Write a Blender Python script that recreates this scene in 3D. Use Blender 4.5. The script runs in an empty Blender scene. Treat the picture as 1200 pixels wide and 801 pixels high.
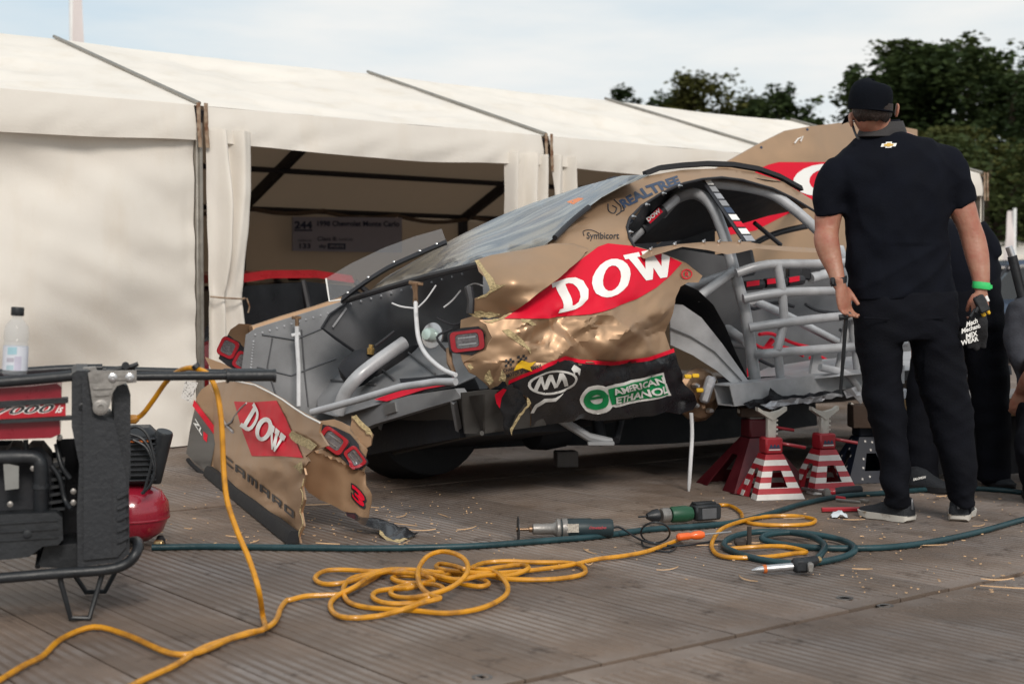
import bpy, bmesh, math, random
from mathutils import Vector, Matrix, noise
from mathutils.geometry import delaunay_2d_cdt
R = math.radians
PI = math.pi
C = bpy.context.scene.collection
S = bpy.context.scene

# ------------------------------------------------------------------ camera
FPX, CX, CY, CH = 1667.0, 600.0, 400.5, 1.0
PITCH = math.atan(59.5 / FPX)
cam = bpy.data.cameras.new('camera')
camo = bpy.data.objects.new('camera', cam)
C.objects.link(camo)
camo.location = (0, 0, CH)
camo.rotation_euler = (PI / 2 - PITCH, 0, 0)
cam.sensor_width = 36
cam.lens = FPX / 1200 * 36
cam.clip_start = 0.05
cam.clip_end = 3000
cam.dof.use_dof = True
cam.dof.focus_distance = 6.3
cam.dof.aperture_fstop = 3.2
S.camera = camo

# ------------------------------------------------------------------ sky and sun
SUN_EL, SUN_AZ = R(36), R(165)         # azimuth from +Y towards +X: behind the camera on the right
w = bpy.data.worlds.new('World')
S.world = w
w.use_nodes = True
nt = w.node_tree
for n in list(nt.nodes):
    nt.nodes.remove(n)
def wn(t, **k):
    n = nt.nodes.new(t)
    for a, b in k.items():
        setattr(n, a, b)
    return n
sky = wn('ShaderNodeTexSky', sky_type='NISHITA', sun_disc=False)
sky.sun_elevation = SUN_EL
sky.sun_rotation = SUN_AZ
sky.dust_density = 2.0
bg1 = wn('ShaderNodeBackground'); bg1.inputs[1].default_value = 0.12
bg2 = wn('ShaderNodeBackground')
bg2.inputs[1].default_value = 0.78
tc = wn('ShaderNodeTexCoord')
mp = wn('ShaderNodeMapping'); mp.inputs['Scale'].default_value = (1.0, 1.0, 5.0)
n1 = wn('ShaderNodeTexNoise'); n1.inputs['Scale'].default_value = 2.2; n1.inputs['Detail'].default_value = 6; n1.inputs['Roughness'].default_value = 0.55
cr = wn('ShaderNodeValToRGB'); cr.color_ramp.elements[0].position = 0.28; cr.color_ramp.elements[1].position = 0.62
cr.color_ramp.elements[0].color = (0.62, 0.62, 0.62, 1); cr.color_ramp.elements[1].color = (1, 1, 1, 1)
cc = wn('ShaderNodeValToRGB'); cc.color_ramp.elements[0].color = (0.63, 0.75, 0.80, 1); cc.color_ramp.elements[1].color = (0.98, 0.96, 0.93, 1)
cc.color_ramp.elements[0].position = 0.3; cc.color_ramp.elements[1].position = 0.72
mx = wn('ShaderNodeMixShader')
out = wn('ShaderNodeOutputWorld')
L = nt.links.new
L(tc.outputs['Generated'], mp.inputs[0]); L(mp.outputs[0], n1.inputs['Vector'])
L(n1.outputs['Fac'], cr.inputs[0]); L(n1.outputs['Fac'], cc.inputs[0])
L(cc.outputs[0], bg2.inputs[0]); L(sky.outputs[0], bg1.inputs[0])
L(cr.outputs[0], mx.inputs[0]); L(bg1.outputs[0], mx.inputs[1]); L(bg2.outputs[0], mx.inputs[2]); L(mx.outputs[0], out.inputs[0])

sun = bpy.data.lights.new('sun', 'SUN')
sun.energy = 1.75
sun.angle = R(16)
sun.color = (1.0, 0.93, 0.85)
suno = bpy.data.objects.new('sun', sun)
C.objects.link(suno)
sd = Vector((math.sin(SUN_AZ) * math.cos(SUN_EL), math.cos(SUN_AZ) * math.cos(SUN_EL), math.sin(SUN_EL)))
suno.rotation_euler = (-sd).to_track_quat('-Z', 'Y').to_euler()

S.render.engine = 'CYCLES'
S.view_settings.view_transform = 'Standard'
S.view_settings.look = 'None'
S.view_settings.gamma = 1
S.view_settings.use_curve_mapping = False
S.view_settings.exposure = 0.33
S.cycles.max_bounces = 8
S.cycles.transparent_max_bounces = 12

# ------------------------------------------------------------------ placing
_F = Vector((0, math.cos(PITCH), -math.sin(PITCH)))
_U = Vector((0, math.sin(PITCH), math.cos(PITCH)))
O = Vector((0, 0, CH))
def ray(px, py):
    return Vector(((px - CX) / FPX, 0, 0)) + _F + _U * (-(py - CY) / FPX)
def at(px, py, Y):
    d = ray(px, py)
    return O + d * (Y / d.y)
def G(px, py, z=0.0):
    d = ray(px, py)
    return O + d * ((z - CH) / d.z)
def onpl(px, py, p0, n):
    d = ray(px, py)
    return O + d * ((p0 - O).dot(n) / d.dot(n))

# ------------------------------------------------------------------ materials
def lin(c):
    if isinstance(c, str):
        c = [int(c[i:i + 2], 16) / 255 for i in (0, 2, 4)]
        c = [x / 12.92 if x <= .04045 else ((x + .055) / 1.055) ** 2.4 for x in c]
    return (c[0], c[1], c[2], 1)
def mat(name, col, rough=.6, metal=0, var=.15, scale=8, bump=0, bscale=40, coat=0, trans=0, ior=1.45, col2=None, pos=(.45, .65), stretch=(1, 1, 1), rvar=.1, spec=.5, sss=0, sub=None):
    m = bpy.data.materials.new(name)
    m.use_nodes = True
    t = m.node_tree
    b = t.nodes['Principled BSDF']
    l = t.links.new
    c = lin(col)
    tcn = t.nodes.new('ShaderNodeTexCoord')
    mpn = t.nodes.new('ShaderNodeMapping'); mpn.inputs['Scale'].default_value = stretch
    l(tcn.outputs['Object'], mpn.inputs[0])
    nn = t.nodes.new('ShaderNodeTexNoise'); nn.inputs['Scale'].default_value = scale; nn.inputs['Detail'].default_value = 5; nn.inputs['Roughness'].default_value = .6
    l(mpn.outputs[0], nn.inputs['Vector'])
    rp = t.nodes.new('ShaderNodeValToRGB')
    c2 = lin(col2) if col2 is not None else tuple(min(1, x * (1 + var)) for x in c[:3]) + (1,)
    c1 = c if col2 is not None else tuple(x * (1 - var) for x in c[:3]) + (1,)
    rp.color_ramp.elements[0].color = c1; rp.color_ramp.elements[1].color = c2
    rp.color_ramp.elements[0].position = pos[0] if col2 is not None else .3
    rp.color_ramp.elements[1].position = pos[1] if col2 is not None else .7
    l(nn.outputs['Fac'], rp.inputs[0]); l(rp.outputs[0], b.inputs['Base Color'])
    mr = t.nodes.new('ShaderNodeMapRange')
    mr.inputs['From Min'].default_value = .3; mr.inputs['From Max'].default_value = .7
    mr.inputs['To Min'].default_value = max(0.02, rough - rvar); mr.inputs['To Max'].default_value = min(1, rough + rvar)
    l(nn.outputs['Fac'], mr.inputs['Value']); l(mr.outputs[0], b.inputs['Roughness'])
    b.inputs['Metallic'].default_value = metal
    b.inputs['Specular IOR Level'].default_value = spec
    b.inputs['IOR'].default_value = ior
    if coat: b.inputs['Coat Weight'].default_value = coat; b.inputs['Coat Roughness'].default_value = .08
    if trans: b.inputs['Transmission Weight'].default_value = trans
    if sss: b.inputs['Subsurface Weight'].default_value = sss; b.inputs['Subsurface Radius'].default_value = (.02, .008, .004); b.inputs['Subsurface Scale'].default_value = .5
    if bump:
        n2 = t.nodes.new('ShaderNodeTexNoise'); n2.inputs['Scale'].default_value = bscale; n2.inputs['Detail'].default_value = 4
        l(mpn.outputs[0], n2.inputs['Vector'])
        bp = t.nodes.new('ShaderNodeBump'); bp.inputs['Strength'].default_value = bump; bp.inputs['Distance'].default_value = .01
        l(n2.outputs['Fac'], bp.inputs['Height']); l(bp.outputs[0], b.inputs['Normal'])
    return m
def canvas_mat(name, col, tr=.25):
    m = mat(name, col, .75, var=.05, scale=1.6, bump=.12, bscale=60, col2=None, spec=.3)
    t = m.node_tree; b = t.nodes['Principled BSDF']; l = t.links.new
    ms = t.nodes.new('ShaderNodeMixShader'); ms.inputs[0].default_value = tr
    ts = t.nodes.new('ShaderNodeBsdfTranslucent'); ts.inputs[0].default_value = lin(col)
    o = t.nodes['Material Output']
    l(b.outputs[0], ms.inputs[1]); l(ts.outputs[0], ms.inputs[2]); l(ms.outputs[0], o.inputs[0])
    return m
def glass_mat(name, col, alpha, rough=.05):
    m = bpy.data.materials.new(name); m.use_nodes = True
    t = m.node_tree; b = t.nodes['Principled BSDF']; l = t.links.new
    b.inputs['Base Color'].default_value = lin(col); b.inputs['Roughness'].default_value = rough
    b.inputs['Alpha'].default_value = alpha
    b.inputs['Specular IOR Level'].default_value = .9
    n = t.nodes.new('ShaderNodeTexNoise'); n.inputs['Scale'].default_value = 3
    bp = t.nodes.new('ShaderNodeBump'); bp.inputs['Strength'].default_value = .1; bp.inputs['Distance'].default_value = .02
    l(n.outputs[0], bp.inputs['Height']); l(bp.outputs[0], b.inputs['Normal'])
    return m

# ------------------------------------------------------------------ mesh building
class MB:
    def __init__(s): s.v = []; s.f = []; s.m = []; s.mi = 0
    def add(s, vs, fs, mi=None):
        o = len(s.v); s.v += [tuple(v) for v in vs]
        mi = s.mi if mi is None else mi
        for f in fs: s.f.append([i + o for i in f]); s.m.append(mi)
        return s
    def box(s, c, sz, M=None, bev=0, mi=None):
        x, y, z = sz[0] / 2, sz[1] / 2, sz[2] / 2
        if bev:
            b = min(bev, x * .99, y * .99, z * .99)
            vs = []
            fs = []
            idx = {}
            def q(ax, sx, sy, sz_):
                p = [sx * x, sy * y, sz_ * z]
                sg = (sx, sy, sz_)
                for k in range(3):
                    if k != ax: p[k] -= sg[k] * b
                idx[(ax, sx, sy, sz_)] = len(vs); vs.append(Vector(p))
            for ax in range(3):
                for sx in (-1, 1):
                    for sy in (-1, 1):
                        for sz_ in (-1, 1): q(ax, sx, sy, sz_)
            for ax in range(3):
                for sg in (-1, 1):
                    o = [k for k in range(3) if k != ax]
                    ring = []
                    for a, bb in ((-1, -1), (1, -1), (1, 1), (-1, 1)):
                        k3 = [0, 0, 0]; k3[ax] = sg; k3[o[0]] = a; k3[o[1]] = bb
                        ring.append(idx[(ax, *k3)])
                    fs.append(ring)
            for e in range(3):      # edges along axis e
                o = [k for k in range(3) if k != e]
                for a in (-1, 1):
                    for bb in (-1, 1):
                        def K(ax, se):
                            k3 = [0, 0, 0]; k3[e] = se; k3[o[0]] = a; k3[o[1]] = bb
                            return idx[(ax, *k3)]
                        fs.append([K(o[0], -1), K(o[0], 1), K(o[1], 1), K(o[1], -1)])
            for sx in (-1, 1):
                for sy in (-1, 1):
                    for sz_ in (-1, 1): fs.append([idx[(0, sx, sy, sz_)], idx[(1, sx, sy, sz_)], idx[(2, sx, sy, sz_)]])
        else:
            vs = [Vector((a * x, b_ * y, d * z)) for a in (-1, 1) for b_ in (-1, 1) for d in (-1, 1)]
            fs = [(0, 1, 3, 2), (4, 6, 7, 5), (0, 4, 5, 1), (2, 3, 7, 6), (0, 2, 6, 4), (1, 5, 7, 3)]
        c = Vector(c)
        vs = [(M @ v if M is not None else v) + c for v in vs]
        return s.add(vs, fs, mi)
    def tube(s, pts, r, n=8, caps=True, mi=None, up=None, ell=None):
        pts = [Vector(p) for p in pts]
        rs = r if isinstance(r, (list, tuple)) else [r] * len(pts)
        vs = []; fs = []
        t0 = (pts[1] - pts[0]).normalized()
        a = up if up is not None else (Vector((0, 0, 1)) if abs(t0.z) < .9 else Vector((1, 0, 0)))
        a = (a - t0 * a.dot(t0)).normalized()
        for i, p in enumerate(pts):
            if i == 0: t = (pts[1] - p)
            elif i == len(pts) - 1: t = (p - pts[i - 1])
            else: t = (pts[i + 1] - p).normalized() + (p - pts[i - 1]).normalized()
            if t.length < 1e-9: t = t0
            t.normalize()
            a = a - t * a.dot(t)
            if a.length < 1e-6: a = t.orthogonal()
            a.normalize()
            b = t.cross(a)
            for k in range(n):
                an = 2 * PI * k / n
                e = ell if ell else (1, 1)
                vs.append(p + (a * math.cos(an) * e[0] + b * math.sin(an) * e[1]) * rs[i])
        for i in range(len(pts) - 1):
            for k in range(n):
                k2 = (k + 1) % n
                fs.append((i * n + k, i * n + k2, (i + 1) * n + k2, (i + 1) * n + k))
        if caps:
            fs.append(list(range(n))[::-1]); fs.append([(len(pts) - 1) * n + k for k in range(n)])
        return s.add(vs, fs, mi)
    def rings(s, rings, caps=True, mi=None, closed=True):
        n = len(rings[0]); vs = [v for r_ in rings for v in r_]; fs = []
        for i in range(len(rings) - 1):
            for k in range(n if closed else n - 1):
                k2 = (k + 1) % n
                fs.append((i * n + k, i * n + k2, (i + 1) * n + k2, (i + 1) * n + k))
        if caps:
            fs.append(list(range(n))[::-1]); fs.append([(len(rings) - 1) * n + k for k in range(n)])
        return s.add(vs, fs, mi)
    def lathe(s, base, axis, prof, n=20, mi=None, caps=True):
        axis = Vector(axis).normalized(); a = axis.orthogonal().normalized(); b = axis.cross(a)
        base = Vector(base)
        rg = [[base + axis * h + (a * math.cos(2 * PI * k / n) + b * math.sin(2 * PI * k / n)) * max(r_, 1e-4) for k in range(n)] for r_, h in prof]
        return s.rings(rg, caps, mi)
    def grid(s, fn, nu, nv, mi=None):
        vs = [fn(i / nu, j / nv) for j in range(nv + 1) for i in range(nu + 1)]
        fs = [(j * (nu + 1) + i, j * (nu + 1) + i + 1, (j + 1) * (nu + 1) + i + 1, (j + 1) * (nu + 1) + i) for j in range(nv) for i in range(nu)]
        return s.add(vs, fs, mi)
    def prism(s, poly, off, mi=None):
        """planar polygon (3d points, convex or not) extruded by the vector off"""
        off = Vector(off); n = len(poly)
        vs = [Vector(p) for p in poly] + [Vector(p) + off for p in poly]
        fs = [list(range(n))[::-1], [n + k for k in range(n)]] + [(k, (k + 1) % n, n + (k + 1) % n, n + k) for k in range(n)]
        return s.add(vs, fs, mi)
def cr_spline(pts, n=6, closed=False):
    pts = [Vector(p) for p in pts]; o = []
    N = len(pts)
    for i in range(N if closed else N - 1):
        if closed: p0, p1, p2, p3 = pts[i - 1], pts[i], pts[(i + 1) % N], pts[(i + 2) % N]
        else: p0, p1, p2, p3 = pts[max(i - 1, 0)], pts[i], pts[i + 1], pts[min(i + 2, N - 1)]
        for k in range(n):
            t = k / n
            o.append(.5 * ((2 * p1) + (p2 - p0) * t + (2 * p0 - 5 * p1 + 4 * p2 - p3) * t * t + (3 * p1 - p0 - 3 * p2 + p3) * t ** 3))
    if not closed: o.append(pts[-1])
    return o
def wloc(p):
    v = Vector((0, 0, 0))
    while p is not None: v += p.location; p = p.parent
    return v
def finish(me, mats, smooth):
    for m in mats: me.materials.append(m)
    if smooth:
        me.polygons.foreach_set('use_smooth', [True] * len(me.polygons))
        me.set_sharp_from_angle(angle=R(smooth if smooth is not True else 38))
def obj(name, mb, mats, parent=None, smooth=True, fix=True):
    if not isinstance(mats, (list, tuple)): mats = [mats]
    me = bpy.data.meshes.new(name)
    if parent is not None: base = wloc(parent)
    else:
        zs = min(v[2] for v in mb.v); base = Vector((sum(v[0] for v in mb.v) / len(mb.v), sum(v[1] for v in mb.v) / len(mb.v), zs))
    me.from_pydata([(v[0] - base.x, v[1] - base.y, v[2] - base.z) for v in mb.v], [], mb.f)
    me.polygons.foreach_set('material_index', mb.m)
    if fix:
        bm = bmesh.new(); bm.from_mesh(me); bmesh.ops.recalc_face_normals(bm, faces=bm.faces); bm.to_mesh(me); bm.free()
    finish(me, mats, smooth)
    o = bpy.data.objects.new(name, me); C.objects.link(o)
    if parent is not None: o.parent = parent
    else: o.location = base
    return o
def thing(name, label, cat, loc, group=None, kind=None):
    o = bpy.data.objects.new(name, None); C.objects.link(o); o.location = loc; o.empty_display_size = .1
    return tag(o, label, cat, group, kind)
def tag(o, label=None, cat=None, group=None, kind=None):
    if label: o['label'] = label
    if cat: o['category'] = cat
    if group: o['group'] = group
    if kind: o['kind'] = kind
    return o
def copy_tree(o, parent=None, loc=None):
    c = o.copy(); C.objects.link(c); c.parent = parent
    if loc is not None: c.location = loc
    for ch in list(o.children): copy_tree(ch, c)
    return c
def inpoly(x, y, P):
    c = False; n = len(P); j = n - 1
    for i in range(n):
        xi, yi = P[i]; xj, yj = P[j]
        if (yi > y) != (yj > y) and x < (xj - xi) * (y - yi) / (yj - yi) + xi: c = not c
        j = i
    return c
def densify(P, step):
    o = []
    for i in range(len(P)):
        a = P[i]; b = P[(i + 1) % len(P)]
        n = max(1, int(math.hypot(b[0] - a[0], b[1] - a[1]) / step))
        for k in range(n): o.append((a[0] + (b[0] - a[0]) * k / n, a[1] + (b[1] - a[1]) * k / n))
    return o
def tri2d(outl, holes=(), step=8, clip=None):
    polys = [densify(outl, step)] + [densify(h, step) for h in holes]
    pts = []; eds = []
    for P in polys + ([densify(clip, step)] if clip else []):
        o = len(pts); pts += P; eds += [(o + i, o + (i + 1) % len(P)) for i in range(len(P))]
    xs = [p[0] for p in outl]; ys = [p[1] for p in outl]
    y = min(ys) + step / 2; row = 0
    while y < max(ys):
        x = min(xs) + (step / 2 if row % 2 else 0)
        while x < max(xs):
            if inpoly(x, y, outl) and not any(inpoly(x, y, h) for h in holes):
                near = any(abs(x - p[0]) + abs(y - p[1]) < step * .5 for P in polys for p in P)
                if not near: pts.append((x, y))
            x += step
        y += step * .87; row += 1
    vs, _, fs, _, _, _ = delaunay_2d_cdt([Vector(p) for p in pts], eds, [], 0, 1e-4)
    ft = []
    for f in fs:
        cx = sum(vs[i][0] for i in f) / 3; cy = sum(vs[i][1] for i in f) / 3
        if inpoly(cx, cy, outl) and not any(inpoly(cx, cy, h) for h in holes) and (clip is None or inpoly(cx, cy, clip)): ft.append(tuple(f))
    return [(v[0], v[1]) for v in vs], ft
def patch(outl, surf, step=8, holes=(), thick=0, n=None, clip=None, mi=None, mb=None, back_mi=None):
    """sheet cut to an outline on a surface, with real thickness if thick"""
    mb = mb or MB()
    v2, fs = tri2d(outl, holes, step, clip)
    used = sorted({i for f in fs for i in f}); rm = {k: i for i, k in enumerate(used)}
    vs = [surf(*v2[k]) for k in used]; fs = [tuple(rm[i] for i in f) for f in fs]
    if thick:
        N = len(vs); nv = [v + n * (-thick) for v in vs]
        cnt = {}
        for f in fs:
            for a, b in ((f[0], f[1]), (f[1], f[2]), (f[2], f[0])):
                k = (min(a, b), max(a, b)); cnt.setdefault(k, []).append((a, b))
        rim = [e[0] for e in cnt.values() if len(e) == 1]
        mb.add(vs + nv, fs, mi)
        o = len(mb.v) - 2 * N
        for f in fs: mb.f.append([o + N + i for i in f[::-1]]); mb.m.append(back_mi if back_mi is not None else (mi if mi is not None else mb.mi))
        for a, b in rim: mb.f.append([o + b, o + a, o + N + a, o + N + b]); mb.m.append(mi if mi is not None else mb.mi)
    else: mb.add(vs, fs, mi)
    return mb
def lift(surf, n, d=.003):
    return lambda x, y: surf(x, y) + n * d
def quadmap(q):
    """unit square -> quadrilateral q = (bottom left, bottom right, top right, top left) by a projective map"""
    (x0, y0), (x1, y1), (x2, y2), (x3, y3) = q
    dx1, dx2, sx = x1 - x2, x3 - x2, x0 - x1 + x2 - x3
    dy1, dy2, sy = y1 - y2, y3 - y2, y0 - y1 + y2 - y3
    dn = dx1 * dy2 - dx2 * dy1
    g = (sx * dy2 - dx2 * sy) / dn; h = (dx1 * sy - sx * dy1) / dn
    a, b, c = x1 - x0 + g * x1, x3 - x0 + h * x3, x0
    d, e, f = y1 - y0 + g * y1, y3 - y0 + h * y3, y0
    return lambda u, v: ((a * u + b * v + c) / (g * u + h * v + 1), (d * u + e * v + f) / (g * u + h * v + 1))
def text_tris(s, bold=0.0, shear=0.0, sub=.25):
    cu = bpy.data.curves.new('txt', 'FONT'); cu.body = s; cu.offset = bold; cu.shear = shear; cu.resolution_u = 3
    o = bpy.data.objects.new('txt', cu); C.objects.link(o)
    bpy.context.view_layer.update()
    dg = bpy.context.evaluated_depsgraph_get()
    me = bpy.data.meshes.new_from_object(o.evaluated_get(dg))
    bm = bmesh.new(); bm.from_mesh(me)
    bmesh.ops.triangulate(bm, faces=bm.faces)
    for _ in range(4):
        le = [e for e in bm.edges if e.calc_length() > sub]
        if not le: break
        bmesh.ops.subdivide_edges(bm, edges=le, cuts=1)
        bmesh.ops.triangulate(bm, faces=bm.faces)
    bm.verts.ensure_lookup_table()
    vs = [(v.co.x, v.co.y) for v in bm.verts]; fs = [tuple(v.index for v in f.verts) for f in bm.faces]
    bm.free(); bpy.data.objects.remove(o); bpy.data.meshes.remove(me); bpy.data.curves.remove(cu)
    x0 = min(v[0] for v in vs); x1 = max(v[0] for v in vs); y0 = min(v[1] for v in vs); y1 = max(v[1] for v in vs)
    return [((x - x0) / (x1 - x0), (y - y0) / (y1 - y0)) for x, y in vs], fs
def text_on(mb, s, q, surf, bold=0.0, shear=0.0, sub=.25, mi=None):
    """flat print: lettering laid on a surface, q = corners bl, br, tr, tl"""
    vs, fs = text_tris(s, bold, shear, sub); qm = quadmap(q)
    return mb.add([surf(*qm(u, v)) for u, v in vs], fs, mi)
SLAB = {
 'D': (1.0, [(0, 0), (.5, 0), (.75, .06), (.93, .22), (1, .5), (.93, .78), (.75, .94), (.5, 1), (0, 1), (0, .86), (.12, .86), (.12, .14), (0, .14)],
       [[(.40, .15), (.40, .85), (.5, .85), (.62, .79), (.7, .65), (.72, .5), (.7, .35), (.62, .21), (.5, .15)]]),
 'O': (1.0, [(.5 + .5 * math.cos(a * PI / 10), .5 + .52 * math.sin(a * PI / 10)) for a in range(20)],
       [[(.5 + .24 * math.cos(a * PI / 8), .5 + .35 * math.sin(a * PI / 8)) for a in range(16)]]),
 'W': (1.5, [(.28, 0), (.42, 0), (.5, .42), (.58, 0), (.72, 0), (.92, .86), (1, .86), (1, 1), (.68, 1), (.68, .86), (.75, .86), (.67, .42), (.58, .86), (.62, .86), (.62, 1), (.37, 1), (.37, .86), (.42, .86), (.34, .42), (.25, .86), (.32, .86), (.32, 1), (0, 1), (0, .86), (.08, .86)], []),
}
def slab_dow(mb, q, surf, step=6, mi=None, gap=.1, clip=None):
    tot = 3.5 + gap * 2; x = 0; qm = quadmap(q)
    for ch in 'DOW':
        wd, P, H = SLAB[ch]
        T = lambda p: qm((x + p[0] * wd) / tot, p[1])
        patch([T(p) for p in densify(P, .25)], surf, step, [[T(p) for p in densify(h, .25)] for h in H], mi=mi, mb=mb, clip=clip)
        x += wd + gap
    return mb
def n3(p, s): return noise.noise(Vector(p) * s)
# ================================================================== the setting
D1 = Vector((0.786, 0.618, 0)).normalized()      # along the marquee and across the trackway planks
G1 = Vector((-D1.y, D1.x, 0))                    # into the marquee, along the planks
Z = Vector((0, 0, 1))
def tp(t, k, z):                                 # tent frame: t metres along, k metres back, z up
    return TB + D1 * t + G1 * k + Z * z

# ground sheet
M_ground = mat('far_ground', '6f6259', .9, var=.2, scale=.6, bump=.3, bscale=20)
mb = MB(); mb.add([(-600, -60, -.035), (600, -60, -.035), (600, 900, -.035), (-600, 900, -.035)], [(0, 1, 2, 3)])
tag(obj('ground', mb, M_ground, smooth=False), kind='structure')

# trackway planks with real ribs
def plank_mat():
    m = mat('trackway_alloy', '75665a', .66, var=.26, scale=2.2, bump=.35, bscale=90, spec=.5, rvar=.12)
    t = m.node_tree; b = t.nodes['Principled BSDF']; l = t.links.new
    tcn = t.nodes.new('ShaderNodeTexCoord')
    sep = t.nodes.new('ShaderNodeSeparateXYZ'); l(tcn.outputs['Object'], sep.inputs[0])
    mr = t.nodes.new('ShaderNodeMapRange'); mr.inputs['From Min'].default_value = -.0027; mr.inputs['From Max'].default_value = -.0002
    l(sep.outputs['Z'], mr.inputs['Value'])
    geo = t.nodes.new('ShaderNodeNewGeometry')
    wo = t.nodes.new('ShaderNodeTexNoise'); wo.inputs['Scale'].default_value = 1.1; wo.inputs['Detail'].default_value = 7; wo.inputs['Roughness'].default_value = .65
    l(geo.outputs['Position'], wo.inputs['Vector'])
    cr_ = t.nodes.new('ShaderNodeValToRGB'); cr_.color_ramp.elements[0].position = .42; cr_.color_ramp.elements[1].position = .62
    l(wo.outputs['Fac'], cr_.inputs[0])
    mu = t.nodes.new('ShaderNodeMath'); mu.operation = 'MULTIPLY'; l(mr.outputs[0], mu.inputs[0]); l(cr_.outputs[0], mu.inputs[1])
    mu2 = t.nodes.new('ShaderNodeMath'); mu2.operation = 'MULTIPLY'; mu2.inputs[1].default_value = .55; l(mu.outputs[0], mu2.inputs[0])
    base = b.inputs['Base Color'].links[0].from_socket
    mxn = t.nodes.new('ShaderNodeMix'); mxn.data_type = 'RGBA'
    l(mu2.outputs[0], mxn.inputs[0]); l(base, mxn.inputs[6]); mxn.inputs[7].default_value = lin('a8a3a0')
    # dirt blots
    d = t.nodes.new('ShaderNodeTexNoise'); d.inputs['Scale'].default_value = 5.5; d.inputs['Detail'].default_value = 8; d.inputs['Roughness'].default_value = .7
    l(geo.outputs['Position'], d.inputs['Vector'])
    dr = t.nodes.new('ShaderNodeValToRGB'); dr.color_ramp.elements[0].position = .57; dr.color_ramp.elements[1].position = .68
    dr.color_ramp.elements[0].color = (1, 1, 1, 1); dr.color_ramp.elements[1].color = (.42, .38, .35, 1)
    l(d.outputs['Fac'], dr.inputs[0])
    big = t.nodes.new('ShaderNodeTexNoise'); big.inputs['Scale'].default_value = .45; big.inputs['Detail'].default_value = 3
    l(geo.outputs['Position'], big.inputs['Vector'])
    br = t.nodes.new('ShaderNodeValToRGB'); br.color_ramp.elements[0].position = .35; br.color_ramp.elements[1].position = .65
    br.color_ramp.elements[0].color = (.62, .62, .65, 1); br.color_ramp.elements[1].color = (1.12, 1.07, 1.02, 1)
    l(big.outputs['Fac'], br.inputs[0])
    m1 = t.nodes.new('ShaderNodeMix'); m1.data_type = 'RGBA'; m1.blend_type = 'MULTIPLY'; m1.inputs[0].default_value = 1
    l(mxn.outputs[2], m1.inputs[6]); l(dr.outputs[0], m1.inputs[7])
    m2 = t.nodes.new('ShaderNodeMix'); m2.data_type = 'RGBA'; m2.blend_type = 'MULTIPLY'; m2.inputs[0].default_value = 1
    l(m1.outputs[2], m2.inputs[6]); l(br.outputs[0], m2.inputs[7])
    oi = t.nodes.new('ShaderNodeObjectInfo')
    orr = t.nodes.new('ShaderNodeMapRange'); orr.inputs['To Min'].default_value = .78; orr.inputs['To Max'].default_value = 1.12
    l(oi.outputs['Random'], orr.inputs['Value'])
    hs = t.nodes.new('ShaderNodeHueSaturation'); l(orr.outputs[0], hs.inputs['Value']); l(m2.outputs[2], hs.inputs['Color'])
    l(hs.outputs[0], b.inputs['Base Color'])
    return m
M_plank = plank_mat()
PW, PL = .262, 3.2
def plank_mesh():
    prof = [(-PW / 2 + .0028, -.02), (-PW / 2 + .0028, -.003), (-PW / 2 + .007, 0)]
    nr = 7; p = PW / nr
    for i in range(nr):
        c = -PW / 2 + p * (i + .5)
        if i < nr - 1: prof += [(c + p * .22, 0), (c + p * .32, -.0027), (c + p * .68, -.0027), (c + p * .78, 0)]
    prof += [(PW / 2 - .007, 0), (PW / 2 - .0028, -.003), (PW / 2 - .0028, -.02)]
    fl_ = lambda z: -.0008 if z > -.01 else z
    m = MB(); m.rings([[(x, y, z if rb else fl_(z)) for x, z in prof] for y, rb in ((-PL / 2 + .011, 0), (-PL / 2 + .085, 0), (-PL / 2 + .088, 1), (PL / 2 - .088, 1), (PL / 2 - .085, 0), (PL / 2 - .011, 0))], caps=True, closed=True)
    me = bpy.data.meshes.new('plank'); me.from_pydata(m.v, [], m.f); me.materials.append(M_plank)
    bm = bmesh.new(); bm.from_mesh(me); bmesh.ops.recalc_face_normals(bm, faces=bm.faces); bm.to_mesh(me); bm.free()
    return me
JP = G(900, 735)                                  # a point on the joint in the foreground
track = thing('trackway', None, None, JP, kind='structure')
pm = plank_mesh()
random.seed(4)
ang = math.atan2(D1.y, D1.x)
cnt = 0
for row in (-1, 0, 1, 2):
    sh = (.1, 0, .08, .03)[row + 1]
    for i in range(-22, 48):
        c = JP + D1 * (i * PW + sh) + G1 * (PL * (row + .5))
        if c.y > 15.5: continue
        vis = False
        for a in (-.5, -.25, 0, .25, .5):
            q = c + G1 * PL * a
            if q.y > 2.2 and abs(q.x) < q.y * .38 + .35: vis = True
        if not vis: continue
        o = bpy.data.objects.new('plank', pm); C.objects.link(o); o.parent = track
        o.location = c - JP + Vector((0, 0, (-.003 - .0004 * max(0, i)) * (row == -1) - .0022 * random.random())) + G1 * random.uniform(-.003, .003); o.rotation_euler = (0, 0, ang)
        cnt += 1
print('planks', cnt)
# steel eyes let into the boards beside the joint
M_eye = mat('eye_steel', '6d6a68', .5, .6, scale=30)
for px, py, zz0 in ((990, 700, 0), (1037, 709, -.0065), (565, 793, -.001)):
    p = G(px, py, zz0); mb = MB(); mb.lathe(p + Z * .0005, Z, [(.028, -.001), (.028, .0008), (.020, .0008), (.018, -.001), (.004, -.001)], 20)
    obj('anchor_eye', mb, M_eye, track)

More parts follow.
